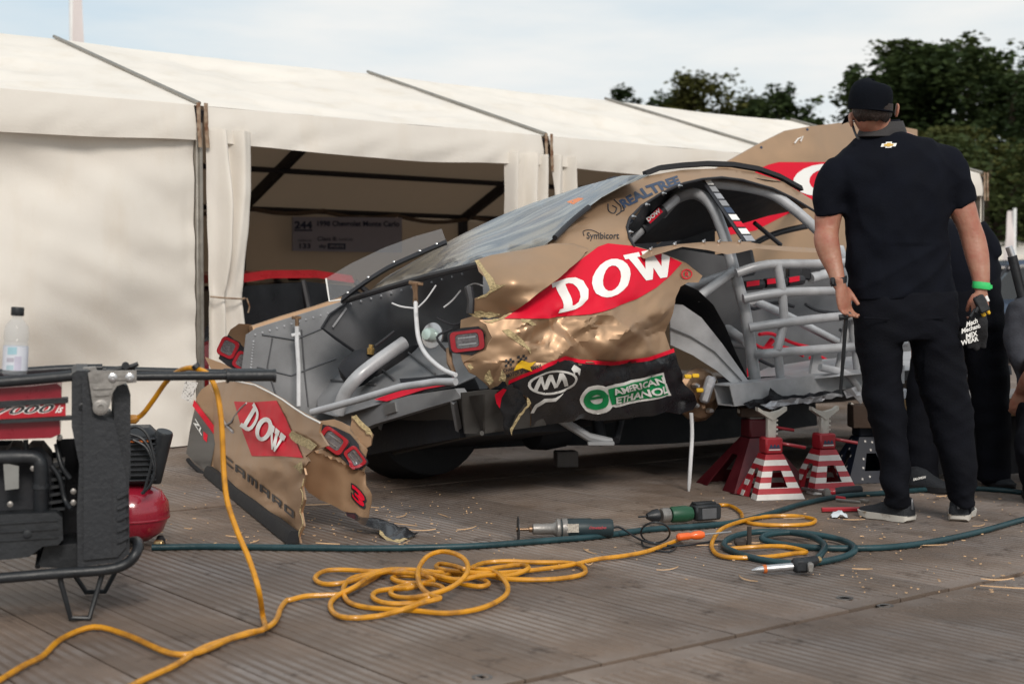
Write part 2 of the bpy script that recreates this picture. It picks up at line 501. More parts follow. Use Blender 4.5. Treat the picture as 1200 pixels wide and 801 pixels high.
# ------------------------------------------------------------------ marquee
TB = G(236, 522)
TBAY = 2.88
M_canvas = canvas_mat('marquee_canvas', (.82, .77, .70), .20)
M_canvasr = canvas_mat('marquee_roof_canvas', (.82, .77, .70), .10)
for m__ in (M_canvas, M_canvasr):
    t = m__.node_tree; b = t.nodes['Principled BSDF']; l = t.links.new
    tcn = t.nodes.new('ShaderNodeTexCoord'); mp2 = t.nodes.new('ShaderNodeMapping'); mp2.inputs['Rotation'].default_value = (0, .3, R(38)); mp2.inputs['Scale'].default_value = (1.4, .8, .45)
    l(tcn.outputs['Object'], mp2.inputs[0])
    nz = t.nodes.new('ShaderNodeTexNoise'); nz.inputs['Scale'].default_value = 2.6; nz.inputs['Detail'].default_value = 7; nz.inputs['Roughness'].default_value = .62; l(mp2.outputs[0], nz.inputs['Vector'])
    rr_ = t.nodes.new('ShaderNodeValToRGB'); rr_.color_ramp.elements[0].position = .50; rr_.color_ramp.elements[0].color = (1, 1, 1, 1); rr_.color_ramp.elements[1].position = .74; rr_.color_ramp.elements[1].color = (.93, .905, .87, 1)
    l(nz.outputs['Fac'], rr_.inputs[0])
    mm = t.nodes.new('ShaderNodeMix'); mm.data_type = 'RGBA'; mm.blend_type = 'MULTIPLY'; mm.inputs[0].default_value = 1
    l(b.inputs['Base Color'].links[0].from_socket, mm.inputs[6]); l(rr_.outputs[0], mm.inputs[7]); l(mm.outputs[2], b.inputs['Base Color'])
M_alu = mat('marquee_aluminium', '9b968e', .45, .7, scale=12, bump=.1)
M_canvas_shade = canvas_mat('marquee_canvas_shaded', (.44, .325, .225), .14)  # canvas with the dimness of the interior put into its colour
M_beam = mat('dark_beam', '2c2a2e', .6, .3)
M_rust = mat('worn_strap', '9a8672', .8, col2='6d4a33', scale=20)
tent = thing('marquee', 'long cream canvas marquee with open bays behind the wrecked car', 'tent', tp(0, 0, 0))
ZE, ZR, ZB, KR, KB = 2.19, 2.965, 1.89, 2.52, 5.0
def wr(p, a=1.0):
    q = Vector((p.dot(D1), p.dot(G1), p.z))
    n_ = noise.noise(Vector((q.x * 1.1 + q.z * 1.6, q.y * .7, q.z * .9 - q.x * .5)))
    n2_ = noise.noise(Vector((q.x * 4 + q.z * 3.0, q.y * 1.7, q.z * 1.3 + 7)))
    n3_ = noise.noise(Vector((q.x * 9 - q.z * 7.0, q.y * 6, q.z * 3 + 3)))
    return (n_ * .03 + n2_ * .010 + abs(n3_) * .004) * a
for b in range(-3, 3):
    def f(u, v, b=b):
        t = (b + u) * TBAY; k = KR * v
        z = ZE + (ZR - ZE) * v
        p = tp(t, k, z)
        e = math.sin(PI * u) ** .5
        sag = .035 * math.sin(PI * u) * (.4 + math.sin(PI * v))
        # creases running from the corners
        crs = .038 * noise.noise(Vector((u * 3 + v * 5, v * 2, b * 3.1))) + .022 * noise.noise(Vector((u * 10 - v * 13, v * 7 + u * 3, b * 5.1)))
        crs += .03 * max(0, .12 - abs(v - .45 - .12 * math.sin(u * PI))) * 4
        e *= min(1, .05 + v * 7) * min(1, .15 + (1 - v) * 7)
        return p + Z * (-sag * min(1, .1 + v * 6) + crs * e * 1.3)
    mb = MB(); mb.grid(f, 56, 36)
    obj('roof_panel', mb, M_canvasr, tent)
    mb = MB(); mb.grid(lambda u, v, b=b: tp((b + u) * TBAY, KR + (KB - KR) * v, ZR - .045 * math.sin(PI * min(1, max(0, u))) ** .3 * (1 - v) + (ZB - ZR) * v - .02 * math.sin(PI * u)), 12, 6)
    obj('roof_panel', mb, M_canvas_shade, tent)
    def g(u, v, b=b):
        t = (b + .012 + u * .976) * TBAY
        d = .225 * v
        outw = .035 * math.sin(min(1, v * 1.3) * PI / 2)
        w_ = .022 * noise.noise(Vector((t * 2.2 + v * 1.5, v * 1.2, 5))) + .014 * noise.noise(Vector((t * 7 + v * 3, v * 2, 9)))
        dip = -.035 * math.sin(PI * u) * v
        return tp(t, -outw + w_ * v, ZE - d + dip + .012 * noise.noise(Vector((t * 1.5, 0, 2))))
    mb = MB(); mb.grid(g, 60, 8)
    obj('valance', mb, M_canvas, tent)
# rafters, keder strips, posts
for b in range(-2, 4):
    t = b * TBAY
    mb = MB(); mb.tube([tp(t, -.01, ZE + .014), tp(t, KR, ZR + .018)], .013, 8)
    obj('roof_seam', mb, M_alu, tent)
    mb = MB()
    for (k0, z0, k1, z1) in ((0, ZE - .08, KR, ZR - .07), (KR, ZR - .07, KB, ZB - .05)):
        a, c = tp(t, k0, z0), tp(t, k1, z1); up = (c - a).cross(D1).normalized() * .05
        mb.prism([a - up - D1 * .03, a + up - D1 * .03, c + up - D1 * .03, c - up - D1 * .03], D1 * .06)
    obj('rafter', mb, M_beam, tent)
    mb = MB(); mb.box(tp(t, KB, ZB / 2), (.07, .1, ZB), Matrix.Rotation(ang, 3, 'Z')); obj('rear_post', mb, M_beam, tent)
    mb = MB(); mb.box(tp(t, .03, ZE / 2 - .06), (.05, .08, ZE - .1), Matrix.Rotation(ang, 3, 'Z'), .006)
    mb.box(tp(t, -.016, ZE / 2 - .06), (.016, .02, ZE - .1), Matrix.Rotation(ang, 3, 'Z'))
    obj('post', mb, M_alu, tent)
    for sx in (-1, 1):
        mb = MB()
        mb.grid(lambda u, v: tp(t + sx * (.012 + .028 * u) + .012 * v * v, -.05 - .01 * math.sin(u * PI) - .006 * noise.noise(Vector((u * 3, v * 9, b))), ZE + .012 - .285 * v), 4, 14)
        obj('strap', mb, M_rust, tent)
# purlins inside, back wall
for k, z in ((KB, ZB), (KB - .9, ZB + .33), (KR, ZR - .09)):
    mb = MB(); mb.tube([tp(-2 * TBAY, k - .04, z - .03), tp(3 * TBAY, k - .04, z - .03)], .028, 8); obj('purlin', mb, M_beam, tent)
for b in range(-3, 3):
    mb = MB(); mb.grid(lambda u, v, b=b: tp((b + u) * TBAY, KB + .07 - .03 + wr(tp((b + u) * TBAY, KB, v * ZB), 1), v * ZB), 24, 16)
    obj('back_wall_panel', mb, M_canvas_shade, tent)
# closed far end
mb = MB(); mb.grid(lambda u, v: tp(3 * TBAY + .02, KB * u, v * (ZE + .6 * (1 - abs(u - .5) * 2))), 8, 8); obj('end_wall_panel', mb, M_canvas_shade, tent)
mb = MB(); mb.grid(lambda u, v: tp(-3 * TBAY + .05, KB * u, v * (ZE + .6 * (1 - abs(u - .5) * 2))), 8, 8); obj('end_wall_panel', mb, M_canvas_shade, tent)
# liner swags hanging along the rear eave
for b in range(-2, 3):
    mb = MB()
    for s_ in range(3):
        pts = [tp((b + (s_ + q / 6) / 3) * TBAY, KB - .1, ZB - .02 - .05 * s_ / 3 - .05 * math.sin(PI * q / 6)) for q in range(7)]
        mb.tube(pts, .022, 6)
    obj('furled_liner', mb, mat('furled_canvas', '5a4b3f', .9) if b == -2 else bpy.data.materials['furled_canvas'], tent)
# closed canvas side wall in the left bays
for b in (-3, -2, -1):
    def f(u, v, b=b):
        t = (b + u) * TBAY - .03
        z = v * (ZE - .17)
        p = tp(t, 0, z)
        # long slack folds sweeping down from the upper corner
        q = u * 2.7 * .38 + (1 - v) * 2.0
        fold = .12 * math.sin(q * 4.6 + 1.2 * noise.noise(Vector((u * 2, v * 2, 1)))) * math.sin(PI * min(1, u * 1.02)) ** .6 * (.35 + .65 * (1 - v) ** .4)
        w2 = .03 * noise.noise(Vector((u * 9 + v * 8, v * 6 - u * 3, 3)))
        seam = .004 * max(0, 1 - abs(u - .56) * 90)
        edge = .012 * math.sin(v * 60) * max(0, 1 - (1 - u) * 20)
        return tp(t, .012 - fold - w2 - seam - edge * .5, z + .008)
    mb = MB(); mb.grid(f, 110, 90)
    obj('side_wall', mb, M_canvas, tent)
# gathered curtains: a profile of folds swept down and pinched at the tie
def curtain(name, t0, t1, ztie, pinch, ft, fb, seed):
    random.seed(seed)
    ph = [random.uniform(0, 6) for _ in range(6)]
    def f(u, v):
        z = (1 - v) * (ZE - .15)
        dz = (z - ztie)
        wid = 1 - pinch * math.exp(-(dz / .35) ** 2)
        if dz > 0: wid = 1 - pinch * math.exp(-(dz / .55) ** 2)
        t = t0 + (t1 - t0) * u * wid
        uu = u + .05 * math.sin(v * 5 + ph[2]) + .10 * noise.noise(Vector((u * 2, v * 3, seed + 5)))
        a = (.050 * math.sin(uu * ft + ph[0]) + .020 * math.sin(uu * ft * 1.7 + ph[1] + v * 4)) * (.35 + .65 * max(0, 1 - abs(v - .2) * 1.4))
        bag = .08 * math.exp(-((z - ztie - .4) / .35) ** 2) * math.sin(PI * u)
        pin = math.exp(-(dz / .05) ** 2)
        return tp(t, -.055 + a * (1 - .6 * pin) - bag + .012 * noise.noise(Vector((u * 4, v * 9, seed))), z)
    mb = MB(); mb.grid(f, 60, 70)
    return obj(name, mb, M_canvas, tent)
cu = curtain('curtain', .04, .36, .96, .28, 12, 0, 3)
mb = MB(); mb.tube(cr_spline([tp(.02, -.1, .965), tp(.12, -.14, .955), tp(.25, -.12, .95), tp(.29, -.04, .955)], 5), .006, 6)
mb.tube([tp(.27, -.12, .955), tp(.285, -.13, .9), tp(.28, -.12, .86)], .005, 6)
obj('tie_rope', mb, M_rust, cu)
curtain('curtain', TBAY - .40, TBAY - .03, .4, .35, 15, 0, 8)
curtain('curtain', TBAY + .04, TBAY + .23, .6, .1, 8, 0, 11)
curtain('curtain', 2 * TBAY + .03, 2 * TBAY + .2, .6, .2, 8, 0, 5)

# flag pole behind the marquee roof
M_white = mat('white_paint', (.78, .78, .77), .45, var=.05)
mb = MB()
p = at(84, 60, 24); b0 = Vector((p.x, p.y, 0))
mb.tube([b0, b0 + Z * 6.6, b0 + Vector((-.1, 0, 7.2))], [.05, .035, .03], 8)
fp = thing('feather_flag', 'white feather flag on a tall pole rising behind the marquee roof at far left', 'flag', b0)
obj('pole', mb, M_white, fp)
mb = MB(); mb.grid(lambda u, v: b0 + Vector((.02 + u * .28 * (1 - v * .6), .03 * math.sin(v * 9), 3.6 + v * 3.2)), 5, 20)
obj('banner', mb, canvas_mat('flag_cloth', (.8, .72, .7), .3), fp)

# ------------------------------------------------------------------ sign inside the marquee
def bk(px, py, k=KB - .07): return onpl(px, py, tp(0, k, 0), G1)
M_signb = mat('sign_board', '8b8791', .6, var=.04)
M_navy = mat('navy_print', '14203c', .6, var=.05)
sg = thing('information_board', 'grey entry board lettered 244 1998 Chevrolet Monte Carlo on the marquee back wall', 'sign', bk(406, 295))
sgm = lambda x, y: bk(x, y, KB - .13)
mb = patch([(342, 254), (470, 255), (470, 296), (342, 294)], sgm, 30, thick=-.02, n=-G1)
obj('board', mb, M_signb, sg, smooth=False)
sl = lambda x, y: bk(x, y, KB - .157)
def wd(s, x0, y0, x1, y1, b=0.015, mi=None, m_=None):
    mb = MB(); text_on(mb, s, [(x0, y1), (x1, y1 + (x1 - x0) * .006), (x1, y0 + (x1 - x0) * .006), (x0, y0)], sl, b, sub=5, mi=mi); obj('lettering', mb, m_ or M_navy, sg, smooth=False)
wd('244', 345, 259, 366, 268, .04); obj('underline', patch([(345, 269), (366, 269), (366, 270.6), (345, 270.6)], sl, 20), M_navy, sg, smooth=False)
wd('1998 Chevrolet Monte Carlo', 372, 258.5, 468, 265, .025)
wd('Class 8:', 372, 277, 395, 282, .01); wd('NASCAR', 397.5, 279, 414, 282, 0)
wd('GARAGE', 349, 280.5, 365, 283, 0); wd('133', 351, 285, 364, 291, .03)
wd('sky', 374, 286, 382.5, 291.5, .03)
obj('logo_box', patch([(384, 285), (405, 285.3), (405, 292), (384, 291.7)], sl, 20), M_navy, sg, smooth=False)
sl = lambda x, y: bk(x, y, KB - .160); wd('SPORTS', 386, 286.8, 403, 290.2, .03, m_=M_signb)

# ------------------------------------------------------------------ trees
M_bark = mat('bark', '3d3226', .9, bump=.8, bscale=12)
def leaf_mat(name, c1, c2):
    m = mat(name, c1, .75, scale=.55, col2=c2, pos=(.38, .62), spec=.12)
    t = m.node_tree; b = t.nodes['Principled BSDF']; l = t.links.new
    ms = t.nodes.new('ShaderNodeMixShader'); ms.inputs[0].default_value = .2
    ts = t.nodes.new('ShaderNodeBsdfTranslucent'); ts.inputs[0].default_value = lin(c2)
    l(b.outputs[0], ms.inputs[1]); l(ts.outputs[0], ms.inputs[2]); l(ms.outputs[0], t.nodes['Material Output'].inputs[0])
    return m
M_l1 = leaf_mat('leaves_dark', (.018, .032, .013), (.045, .065, .022))
M_l2 = leaf_mat('leaves_olive', (.035, .048, .016), (.10, .10, .03))
M_l3 = leaf_mat('leaves_mid', (.025, .042, .016), (.07, .085, .028))
def tree(name, label, px, pytop, Y, wd_, m, seed, leaves=5200, ls=.22, droop=.25, low=.15, group='trees beyond the paddock'):
    random.seed(seed)
    top = at(px, pytop, Y).z; base = Vector((at(px, 341, Y).x, Y, -.03))
    th = thing(name, label, 'tree', base, group)
    mb = MB()
    mb.tube(cr_spline([base, base + Vector((.1, 0, top * .3)), base + Vector((-.15, .1, top * .6)), base + Vector((0, 0, top * .9))], 4), [.34 - .3 * i / 12 for i in range(13)], 8)
    cl = []
    for i in range(34):
        a = random.uniform(0, 2 * PI); h = random.uniform(low, .95)
        prof = math.sin(PI * min(1, (h * .85 + .13))) ** .4
        r_ = random.uniform(.3, 1) * wd_ / 2 * prof
        c = base + Vector((math.cos(a) * r_, math.sin(a) * r_ * .8, top * h))
        cl.append((c, random.uniform(.5, 1.0) * wd_ * .19))
    for c, r_ in cl[:14]:
        s0 = base + Z * max(.6, (c.z - base.z) * .6)
        mb.tube(cr_spline([s0, (s0 + c) / 2 + Z * .3, c], 3), [.1, .09, .08, .07, .05, .035, .02], 6)
    obj('trunk', mb, M_bark, th)
    mb = MB(); vs = []; fs = []
    per = leaves // len(cl)
    for c, r_ in cl:
        # each clump is made of smaller sprays
        sp = [c + Vector([random.gauss(0, .55) * r_ for _ in range(3)]) for _ in range(7)]
        for k in range(per):
            s0 = random.choice(sp)
            d = Vector((random.gauss(0, 1), random.gauss(0, 1), random.gauss(0, .8))) * r_ * .34
            p = s0 + d; p.z -= d.length * droop
            if p.z > top + base.z: p.z = top + base.z - random.random() * .5
            q = Matrix.Rotation(random.uniform(0, 6.3), 3, 'Z') @ Matrix.Rotation(random.uniform(-1.1, 1.1), 3, 'X')
            s_ = ls * random.uniform(.5, 1.2); o = len(vs)
            vs += [p + q @ Vector((-s_ * .5, 0, 0)), p + q @ Vector((0, -s_ * .35, .1 * s_)), p + q @ Vector((s_ * .6, 0, 0)), p + q @ Vector((0, s_ * .35, .1 * s_))]
            fs.append((o, o + 1, o + 2, o + 3))
    mb.add(vs, fs)
    obj('crown', mb, m, th, smooth=False, fix=False)
tree('oak_tree', 'tall dark tree at the right edge with gaps of sky showing', 1188, 58, 46, 8.0, M_l1, 1, 20000, .30)
tree('oak_tree', 'broad dark tree above the raised arm side of the standing mechanic', 1112, 50, 52, 8.5, M_l3, 2, 20000, .31)
tree('oak_tree', 'olive green tree directly behind the capped mechanic head', 1066, 60, 48, 4.4, M_l1, 3, 18000, .30)
tree('oak_tree', 'thin dark tree reaching out left of the capped mechanic head', 1008, 74, 55, 3.0, M_l1, 4, 6000, .26)
tree('oak_tree', 'low olive tree between the marquee end and the shoulder of the mechanic', 1100, 150, 40, 5.0, M_l2, 5, 12000, .2, low=.05)
tree('oak_tree', 'low mid green tree behind the small white flag at right', 1160, 165, 38, 6.5, M_l3, 6, 12000, .2, low=.05)
tree('oak_tree', 'rounded olive tree standing highest above the marquee ridge', 823, 80, 75, 5.2, M_l2, 7, 9000, .3, low=.6)
tree('oak_tree', 'dark spreading tree above the far end of the marquee ridge', 912, 96, 70, 3.8, M_l1, 8, 8000, .3, low=.6)
tree('oak_tree', 'small dark bush top peeping over the marquee ridge', 729, 94, 80, 2.2, M_l1, 9, 2600, .3, low=.75)
tree('oak_tree', 'dark bush like tree left of the rounded olive tree', 772, 104, 78, 3.2, M_l1, 10, 5000, .3, low=.6)
tree('oak_tree', 'dark low tree to the right of the rounded olive tree', 866, 108, 76, 3.2, M_l3, 11, 5000, .3, low=.6)
tree('oak_tree', 'low tree filling the gap at the left of the tall right hand trees', 950, 126, 66, 1.8, M_l1, 12, 6000, .28, low=.5)
mb = MB(); random.seed(5)
vs = []; fs = []
for k in range(9000):
    x = random.uniform(6, 34); z = random.uniform(0, 2.6 + .8 * noise.noise(Vector((x * .3, 0, 0))))
    p = Vector((x, 58 + random.uniform(-1, 1) + (x - 20) * .1, z)); q = Matrix.Rotation(random.uniform(0, 6.3), 3, 'Z') @ Matrix.Rotation(random.uniform(-1.1, 1.1), 3, 'X')
    s_ = .42 * random.uniform(.5, 1.2); o = len(vs)
    vs += [p + q @ Vector((-s_ * .5, 0, 0)), p + q @ Vector((0, -s_ * .4, 0)), p + q @ Vector((s_ * .5, 0, 0)), p + q @ Vector((0, s_ * .4, 0))]; fs.append((o, o + 1, o + 2, o + 3))
mb.add(vs, fs); tag(obj('hedge', mb, M_l1, smooth=False, fix=False), 'dense dark hedge closing the gap below the trees', 'hedge', kind='stuff')
# ================================================================== the wrecked car
import numpy as np
CU = Vector((.829, .559, 0)).normalized(); CV = Vector((-CU.y, CU.x, 0))
CA = Vector((-.15, 6.25, 0))
def CS(px, py, s): return onpl(px, py, CA + CV * s, CV)         # point on the lengthwise plane s metres in from the near side
def CL(px, py, l): return onpl(px, py, CA + CU * l, CU)         # point on the crosswise plane l metres forward of the tail
ROLL = R(10.5)
CVr = CV * math.cos(ROLL) - Z * math.sin(ROLL); CW = CV * math.sin(ROLL) + Z * math.cos(ROLL)
def CB(l, s, h): return CA + Z * .30 + CU * l + CVr * s + CW * h
def tps(ctrl):
    """smooth surface through known points (thin plate spline)"""
    P = np.array([[c[0], c[1]] for c in ctrl], float); n = len(P)
    y = np.array([1.0 / (c[2].y if isinstance(c[2], Vector) else c[2]) for c in ctrl])
    def K(r): return np.where(r > 1e-9, r * r * np.log(r + 1e-12), 0)
    sc = 100.0
    P = P / sc
    A = np.zeros((n + 3, n + 3)); r = np.linalg.norm(P[:, None] - P[None], axis=2)
    A[:n, :n] = K(r); A[:n, n] = 1; A[:n, n + 1:] = P; A[n, :n] = 1; A[n + 1:, :n] = P.T
    w_ = np.linalg.solve(A, np.append(y, [0, 0, 0]))
    def f(px, py):
        q = np.array([px, py]) / sc
        rr = np.linalg.norm(P - q, axis=1)
        v = float(K(rr) @ w_[:n] + w_[n] + w_[n + 1] * q[0] + w_[n + 2] * q[1])
        return at(px, py, 1 / v)
    return f
M_gold = mat('gold_wrap', (.44, .285, .175), .48, .7, var=.06, scale=5, coat=.12, rvar=.06, bump=.05, bscale=14)
M_red = mat('red_print', (.64, .006, .028), .5, 0, var=.04, rvar=.04, spec=.25)
M_wht = mat('white_print', (.82, .81, .78), .4, var=.02)
M_blk = mat('black_wrap', (.016, .017, .020), .3, 0, var=.3, coat=.4, bump=.25, bscale=16)
M_bprint = mat('black_print', (.02, .02, .024), .5)
M_foam = mat('torn_fibre', 'b3a078', .9, var=.3, scale=60, bump=1, bscale=90)
M_grey = mat('cage_grey', (.42, .425, .44), .42, .15, var=.17, scale=9, bump=.05, rvar=.1)
M_panel = mat('inner_panel_grey', (.14, .142, .15), .42, .3, var=.2, scale=3, bump=.1, bscale=8)
M_panel2 = mat('chassis_grey', (.26, .263, .272), .5, .2, var=.15, scale=5, bump=.1, bscale=20)
M_dark = mat('underbody_black', (.013, .014, .018), .7, var=.4, scale=8, bump=.2)
M_rub = mat('tyre_rubber', (.014, .014, .016), .85, var=.2, bump=.2)
M_steel = mat('bright_steel', (.55, .55, .56), .3, .9, var=.1, rvar=.1)
M_hub = mat('bronze_hub', (.25, .16, .10), .4, .8, var=.3, scale=20)
M_yel = mat('yellow_fitting', (.75, .45, .02), .5)
M_whose = mat('white_hose', (.62, .62, .63), .45)
M_green = mat('green_print', (.01, .27, .085), .5, var=.05, spec=.3)
M_lens = mat('lamp_lens', (.17, .16, .17), .15, .3, var=.4, scale=60, coat=.8)
M_lred = mat('lamp_red', (.36, .018, .028), .2, 0, var=.1, coat=.8)
M_blue = mat('blue_print', (.035, .055, .10), .4, var=.1)
M_alusk = mat('crumpled_aluminium', (.42, .42, .44), .35, .5, var=.2, bump=.6, bscale=18)
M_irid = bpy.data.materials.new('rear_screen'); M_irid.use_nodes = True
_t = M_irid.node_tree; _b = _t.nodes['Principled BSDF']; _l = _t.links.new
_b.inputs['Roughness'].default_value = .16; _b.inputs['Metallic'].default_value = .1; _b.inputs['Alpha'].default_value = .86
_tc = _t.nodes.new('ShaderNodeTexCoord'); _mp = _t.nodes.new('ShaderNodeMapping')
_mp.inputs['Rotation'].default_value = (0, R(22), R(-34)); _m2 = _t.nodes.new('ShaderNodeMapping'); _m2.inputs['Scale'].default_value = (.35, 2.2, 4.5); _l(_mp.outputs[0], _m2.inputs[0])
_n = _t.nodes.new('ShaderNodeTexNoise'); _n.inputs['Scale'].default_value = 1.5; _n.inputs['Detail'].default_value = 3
_r = _t.nodes.new('ShaderNodeValToRGB')  # iridescent sheen painted into the base colour as light and dark streaks
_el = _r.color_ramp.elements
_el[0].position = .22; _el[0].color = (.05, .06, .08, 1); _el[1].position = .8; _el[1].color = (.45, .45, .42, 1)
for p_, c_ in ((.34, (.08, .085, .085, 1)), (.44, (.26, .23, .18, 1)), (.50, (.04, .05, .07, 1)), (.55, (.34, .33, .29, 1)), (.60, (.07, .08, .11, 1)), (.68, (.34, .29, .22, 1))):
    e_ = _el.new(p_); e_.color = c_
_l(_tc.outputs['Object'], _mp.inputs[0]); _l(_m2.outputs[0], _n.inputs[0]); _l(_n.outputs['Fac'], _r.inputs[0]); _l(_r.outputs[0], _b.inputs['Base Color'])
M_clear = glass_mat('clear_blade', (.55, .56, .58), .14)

car = thing('stock_car', 'crashed gold stock car jacked up with its grey roll cage exposed and quarter panel crumpled', 'car', CA)
nv = -CV                                           # outward direction of the near side
def crumple(px, py, a=1.0):
    cx = (px - 700) / 100; cy = (py - 380) / 100
    m = math.exp(-(((px - 690) / 95) ** 2 + ((py - 390) / 48) ** 2))
    n_1 = noise.noise(Vector((cx * 2.2 + cy * 2.6, cy * 2.1 - cx * .8, 1.7)))
    e1 = cx * .86 - cy * .5; e2 = cx * .5 + cy * .86; wob = .25 * noise.noise(Vector((cx * 3, cy * 3, 11)))
    n_2 = abs(noise.noise(Vector((e1 * 2.0, (e2 + wob) * 6.5, 4.2))))
    n_3 = abs(noise.noise(Vector((cx * 9 + cy * 3, cy * 4.5 - cx * 2 + wob * 3, 8.2))))
    def tri(t): return math.asin(math.sin(t)) / (PI / 2)
    w1 = 1.6 * noise.noise(Vector((cx * 1.6, cy * 1.6, 21))); w2 = 1.8 * noise.noise(Vector((cx * 2.2, cy * 2.2, 31)))
    fo = .016 * tri((cx * .45 + cy * .89) * 10.5 + w1 * 2.0) + .011 * tri((cx * .85 - cy * .52) * 8.5 + w2 * 2) + .0035 * tri((cx * .2 + cy * .98) * 19 + w2 * 3)
    return a * 1.5 * fo * (.08 + m) + a * ((.010 + .035 * m) * n_1 + (.004 + .022 * m) * (n_2 - .2) + (.003 + .012 * m) * (n_3 - .2))
# --- quarter panel
_q = tps([(px, py, CS(px, py, s)) for px, py, s in [
    (584, 374, .02), (545, 430, .12), (600, 450, .02), (622, 495, .16), (640, 430, -.05), (692, 294, .10), (740, 288, .12), (824, 323, .10), (700, 340, -.02),
    (700, 400, -.09), (760, 360, -.02), (787, 368, .03), (788, 412, .0), (740, 425, -.03), (700, 490, .16), (760, 487, .14), (817, 474, .14), (800, 446, .06), (780, 298, .12), (650, 330, .04), (566, 374, .06)]])
def qsurf(px, py):
    p = _q(px, py)
    d = crumple(px, py, 1 if py < 430 else max(.35, 1 - (py - 430) / 25))
    if py > 424: d += .012 * abs(noise.noise(Vector((px * .05, py * .02, 9)))) * 3 - .01 + .018 * noise.noise(Vector((px * .035 + py * .02, py * .05, 3)))
    return p + nv * d
QO = [(584, 374), (602, 364), (630, 345), (660, 320), (680, 301), (692, 293), (712, 284), (740, 287), (780, 298), (804, 308), (824, 323), (819, 331), (806, 331), (797, 336), (790, 350), (787, 368), (784, 390), (788, 412), (792, 428), (800, 446), (810, 460), (817, 472), (812, 480), (797, 485), (780, 482), (764, 487), (730, 490), (700, 493), (680, 490), (665, 494), (645, 497), (622, 498), (624, 480), (617, 465), (606, 456), (596, 452), (590, 444), (584, 452), (575, 456), (567, 447), (560, 440), (550, 436), (543, 424), (556, 416), (570, 410), (576, 396), (570, 380), (562, 375)]
random.seed(3)
def rag(P, a=1.6, st=7, seed=1):
    rr = random.Random(seed)
    return [(x + rr.uniform(-a, a), y + rr.uniform(-a, a)) for x, y in densify(P, st)]
STR = [(596, 449), (616, 440), (640, 428), (652, 423), (662, 420), (680, 424), (720, 427), (760, 421), (790, 411)]
mb = patch(QO, qsurf, 3.2, thick=.006, n=nv)
qp = obj('quarter_panel', mb, [M_gold], car, smooth=24)
qp['label'] = 'crumpled near side rear quarter panel with red diamond'
L1 = lift(qsurf, nv, .004); L2 = lift(qsurf, nv, .007); L3 = lift(qsurf, nv, .010)
low = STR + [(795, 432), (800, 446), (810, 460), (817, 472), (812, 480), (797, 485), (780, 482), (764, 487), (730, 490), (700, 493), (680, 490), (665, 494), (645, 497), (622, 498), (624, 480), (617, 465), (606, 456)]
obj('black_sill_band', patch(low, L1, 4.5), M_blk, qp, smooth=60)
obj('red_stripe', patch([(x, y - 3) for x, y in STR] + [(x, y + 1.5) for x, y in STR[::-1]], L2, 4), M_red, qp, smooth=60)
RD = [(590, 373), (612, 357), (640, 338), (668, 312), (690, 296), (700, 289), (712, 285), (740, 288), (780, 299), (798, 308), (785, 322), (768, 337), (748, 350), (722, 360), (690, 368), (640, 373)]
obj('red_diamond', patch(RD, L2, 4.5), M_red, qp, smooth=60)
mb = MB()
for ch, q in (('D', [(657, 367), (692, 357), (683, 319), (646, 332)]), ('O', [(694, 353), (738, 341), (737, 300), (690, 309)]), ('W', [(742, 331), (795, 322), (789, 287), (729, 299)])):
    qm = quadmap(q); wd_, P, H = SLAB[ch]
    patch([qm(*p) for p in densify(P, .25)], L3, 4, [[qm(*p) for p in densify(h, .25)] for h in H], mb=mb, clip=RD if ch == 'W' else None)
    obj('letter', mb, M_wht, qp, smooth=60); mb = MB()
mb = MB()
for a0 in (0,):
    ring = [(804 + 7 * math.cos(a * PI / 8), 321 + 6 * math.sin(a * PI / 8)) for a in range(16)]; inn = [(804 + 5.6 * math.cos(a * PI / 8), 321 + 4.7 * math.sin(a * PI / 8)) for a in range(16)]
    patch(ring, L2, 3, [inn], mb=mb); text_on(mb, 'R', [(802, 324), (807, 324), (807, 318), (802, 318)], L2, .02, sub=5)
obj('registered_mark', mb, M_red, qp)
# racing school style sticker: crossed flags over two words
mb = MB(); text_on(mb, 'CHARLOTTE', [(588, 436), (614, 431), (613, 427), (588, 432)], L2, .02, sub=.6); obj('lettering', mb, M_bprint, qp); mb = MB(); text_on(mb, 'MOTOR SPEEDWAY', [(592, 443), (634, 431), (633, 426), (591, 438)], L2, .03, sub=.6); obj('lettering', mb, M_bprint, qp); mb = MB()
for fx, fy in ((590, 421), (606, 417)):
    for i in range(4):
        for j in range(3):
            if (i + j) % 2 == 0: patch([(fx + i * 3, fy + j * 3 - i * .6), (fx + i * 3 + 3, fy + j * 3 - i * .6 - .6), (fx + i * 3 + 3, fy + j * 3 + 2.4 - i * .6), (fx + i * 3, fy + j * 3 + 3 - i * .6)], L2, 3, mb=mb)
obj('flag_sticker', mb, M_bprint, qp)
mb = MB(); patch([(603, 428), (611, 422), (620, 425), (628, 423), (620, 430), (622, 435), (612, 431), (600, 434)], L3, 3, mb=mb); obj('yellow_mark', mb, M_yel, qp)
